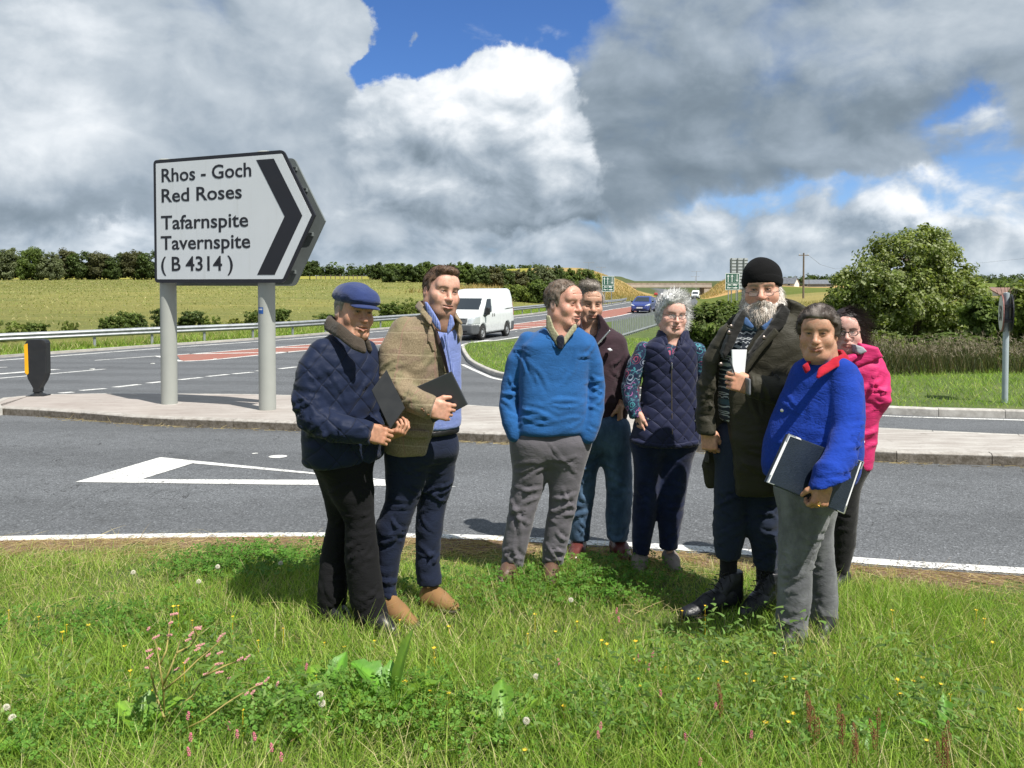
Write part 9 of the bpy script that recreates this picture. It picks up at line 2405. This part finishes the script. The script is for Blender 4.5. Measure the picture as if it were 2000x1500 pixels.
heads = ribbons(np.repeat(P0, 2, 0), g.normal(size=(nk * 2, 3)) * 0.6 + np.array([0.2, 0, 0.8]), 0.06 + 0.06 * g.random(nk * 2), np.full(nk * 2, 0.018)); hc = np.repeat(pal(g, nk * 2, (2, (0.20, 0.17, 0.12)), (1, (0.30, 0.26, 0.20)), (1, (0.12, 0.11, 0.06))), 8, 0)
stuff('tall_weeds', [tall, (heads[0], heads[1], hc)])
# strip between the far kerb and the barrier, rough grass behind it
yy = 22 + 60 * g.random(45000) ** 1.3; off = 1.6 + 5.2 * g.random(45000) ** 1.2; x = xl(yy) - off; k = np.abs(x) < yy * 0.66 + 1; x, yy, off = x[k], yy[k], off[k]; n = len(x)
tallk = sstep(2.8, 4.6, off) ; hh = 0.09 + 0.07 * g.random(n) + 0.32 * tallk * g.random(n); m = (g.random(n) < 0.15 + 0.55 * tallk)[:, None]
stuff('roadside_grass', [blades(np.stack([x, yy, terrain(x, yy) - 0.08], 1), hh, 0.018 + 0.018 * g.random(n), 0.15 + 0.5 * g.random(n), np.where(m, pal(g, n, (2, GO), (1, GS), (2, GB)), pal(g, n, (4, GA), (3, GC), (1, GB))), g, seg=1)])
# long pale meadow grass on the right and on the cutting banks
yy = 24 + 75 * g.random(40000) ** 1.2; x = xr(np.maximum(yy, 36)) + 3 + 55 * g.random(40000); k = (x < yy * 0.68 + 2) & (x > 6); x, yy = x[k], yy[k]; n = len(x); zz = np.maximum(terrain(x, yy), np.where(yy < 30, verge_h(x, yy), -9))
stuff('meadow_grass', [blades(np.stack([x, yy, zz - 0.1], 1), 0.25 + 0.35 * g.random(n), 0.03 + 0.03 * g.random(n), 0.1 + 0.4 * g.random(n), pal(g, n, (3, (0.33, 0.29, 0.12)), (2, (0.20, 0.20, 0.06)), (2, (0.11, 0.15, 0.03))), g, seg=1)])
yy = np.r_[110 + 200 * g.random(16000), 235 + 110 * g.random(9000)]; sd_ = np.r_[-(3 + 26 * g.random(16000)), 3 + 28 * g.random(9000)]; x = np.where(sd_ < 0, xl(yy), xr(yy)) + sd_; n = len(x)
stuff('bank_grass', [blades(np.stack([x, yy, terrain(x, yy) - 0.15], 1), 0.5 + 0.7 * g.random(n), 0.10 + 0.10 * g.random(n), 0.1 + 0.4 * g.random(n), pal(g, n, (4, (0.42, 0.33, 0.14)), (2, (0.30, 0.25, 0.10)), (1.2, (0.16, 0.17, 0.05))), g, seg=1)])
yy = 40 + 185 * g.random(60000) ** 1.15; x = xl(yy) - 9 - 150 * g.random(60000); k = (np.abs(x) < yy * 0.67 + 3) & (xl(yy) - x > 10); x, yy = x[k], yy[k]; n = len(x); rw = 0.5 + 0.5 * np.sin(yy * 0.55 + x * 0.10 + 2 * pn(np.stack([x, yy, 0 * x], 1), 0.03, 4)); m = (g.random(n) < 0.25 + 0.5 * rw)[:, None]
stuff('pasture_grass', [blades(np.stack([x, yy, terrain(x, yy) - 0.1], 1), 0.14 + 0.16 * g.random(n), 0.0011 * yy + 0.05 * g.random(n), 0.3 + 0.6 * g.random(n), np.where(m, pal(g, n, (3, (0.36, 0.35, 0.14)), (1, (0.42, 0.37, 0.19))), pal(g, n, (2, (0.21, 0.26, 0.065)), (2, (0.26, 0.29, 0.085)))), g, seg=1)])
# litter of dead grass in the gutter below the island kerb
P_ = resample(fs, 0.01); i = g.integers(5, len(P_) - 5, 1500); t_ = P_[i + 1] - P_[i - 1]; t_ /= np.linalg.norm(t_, axis=1, keepdims=True); nn2 = np.stack([t_[:, 1], -t_[:, 0]], 1); q = P_[i] + nn2 * (np.abs(g.normal(size=(1500, 1))) * 0.07 + 0.01); pz = pn(np.c_[q, 0 * q[:, :1]], 0.9, 9); k = g.random(1500) < np.clip(0.3 + pz, 0, 1); q, t2 = q[k], t_[k]; n = len(q)
rv, rf = ribbons(np.c_[q, base(q[:, 1]) + 0.008], np.c_[t2 + g.normal(size=(n, 2)) * 0.6, 0.12 * g.random(n)], 0.05 + 0.10 * g.random(n), 0.004 + 0.004 * g.random(n)); stuff('gutter_litter', [(rv, rf, np.repeat(pal(g, n, (3, (0.46, 0.38, 0.21)), (2, (0.30, 0.23, 0.13)), (1, (0.12, 0.10, 0.07))), 8, 0))])
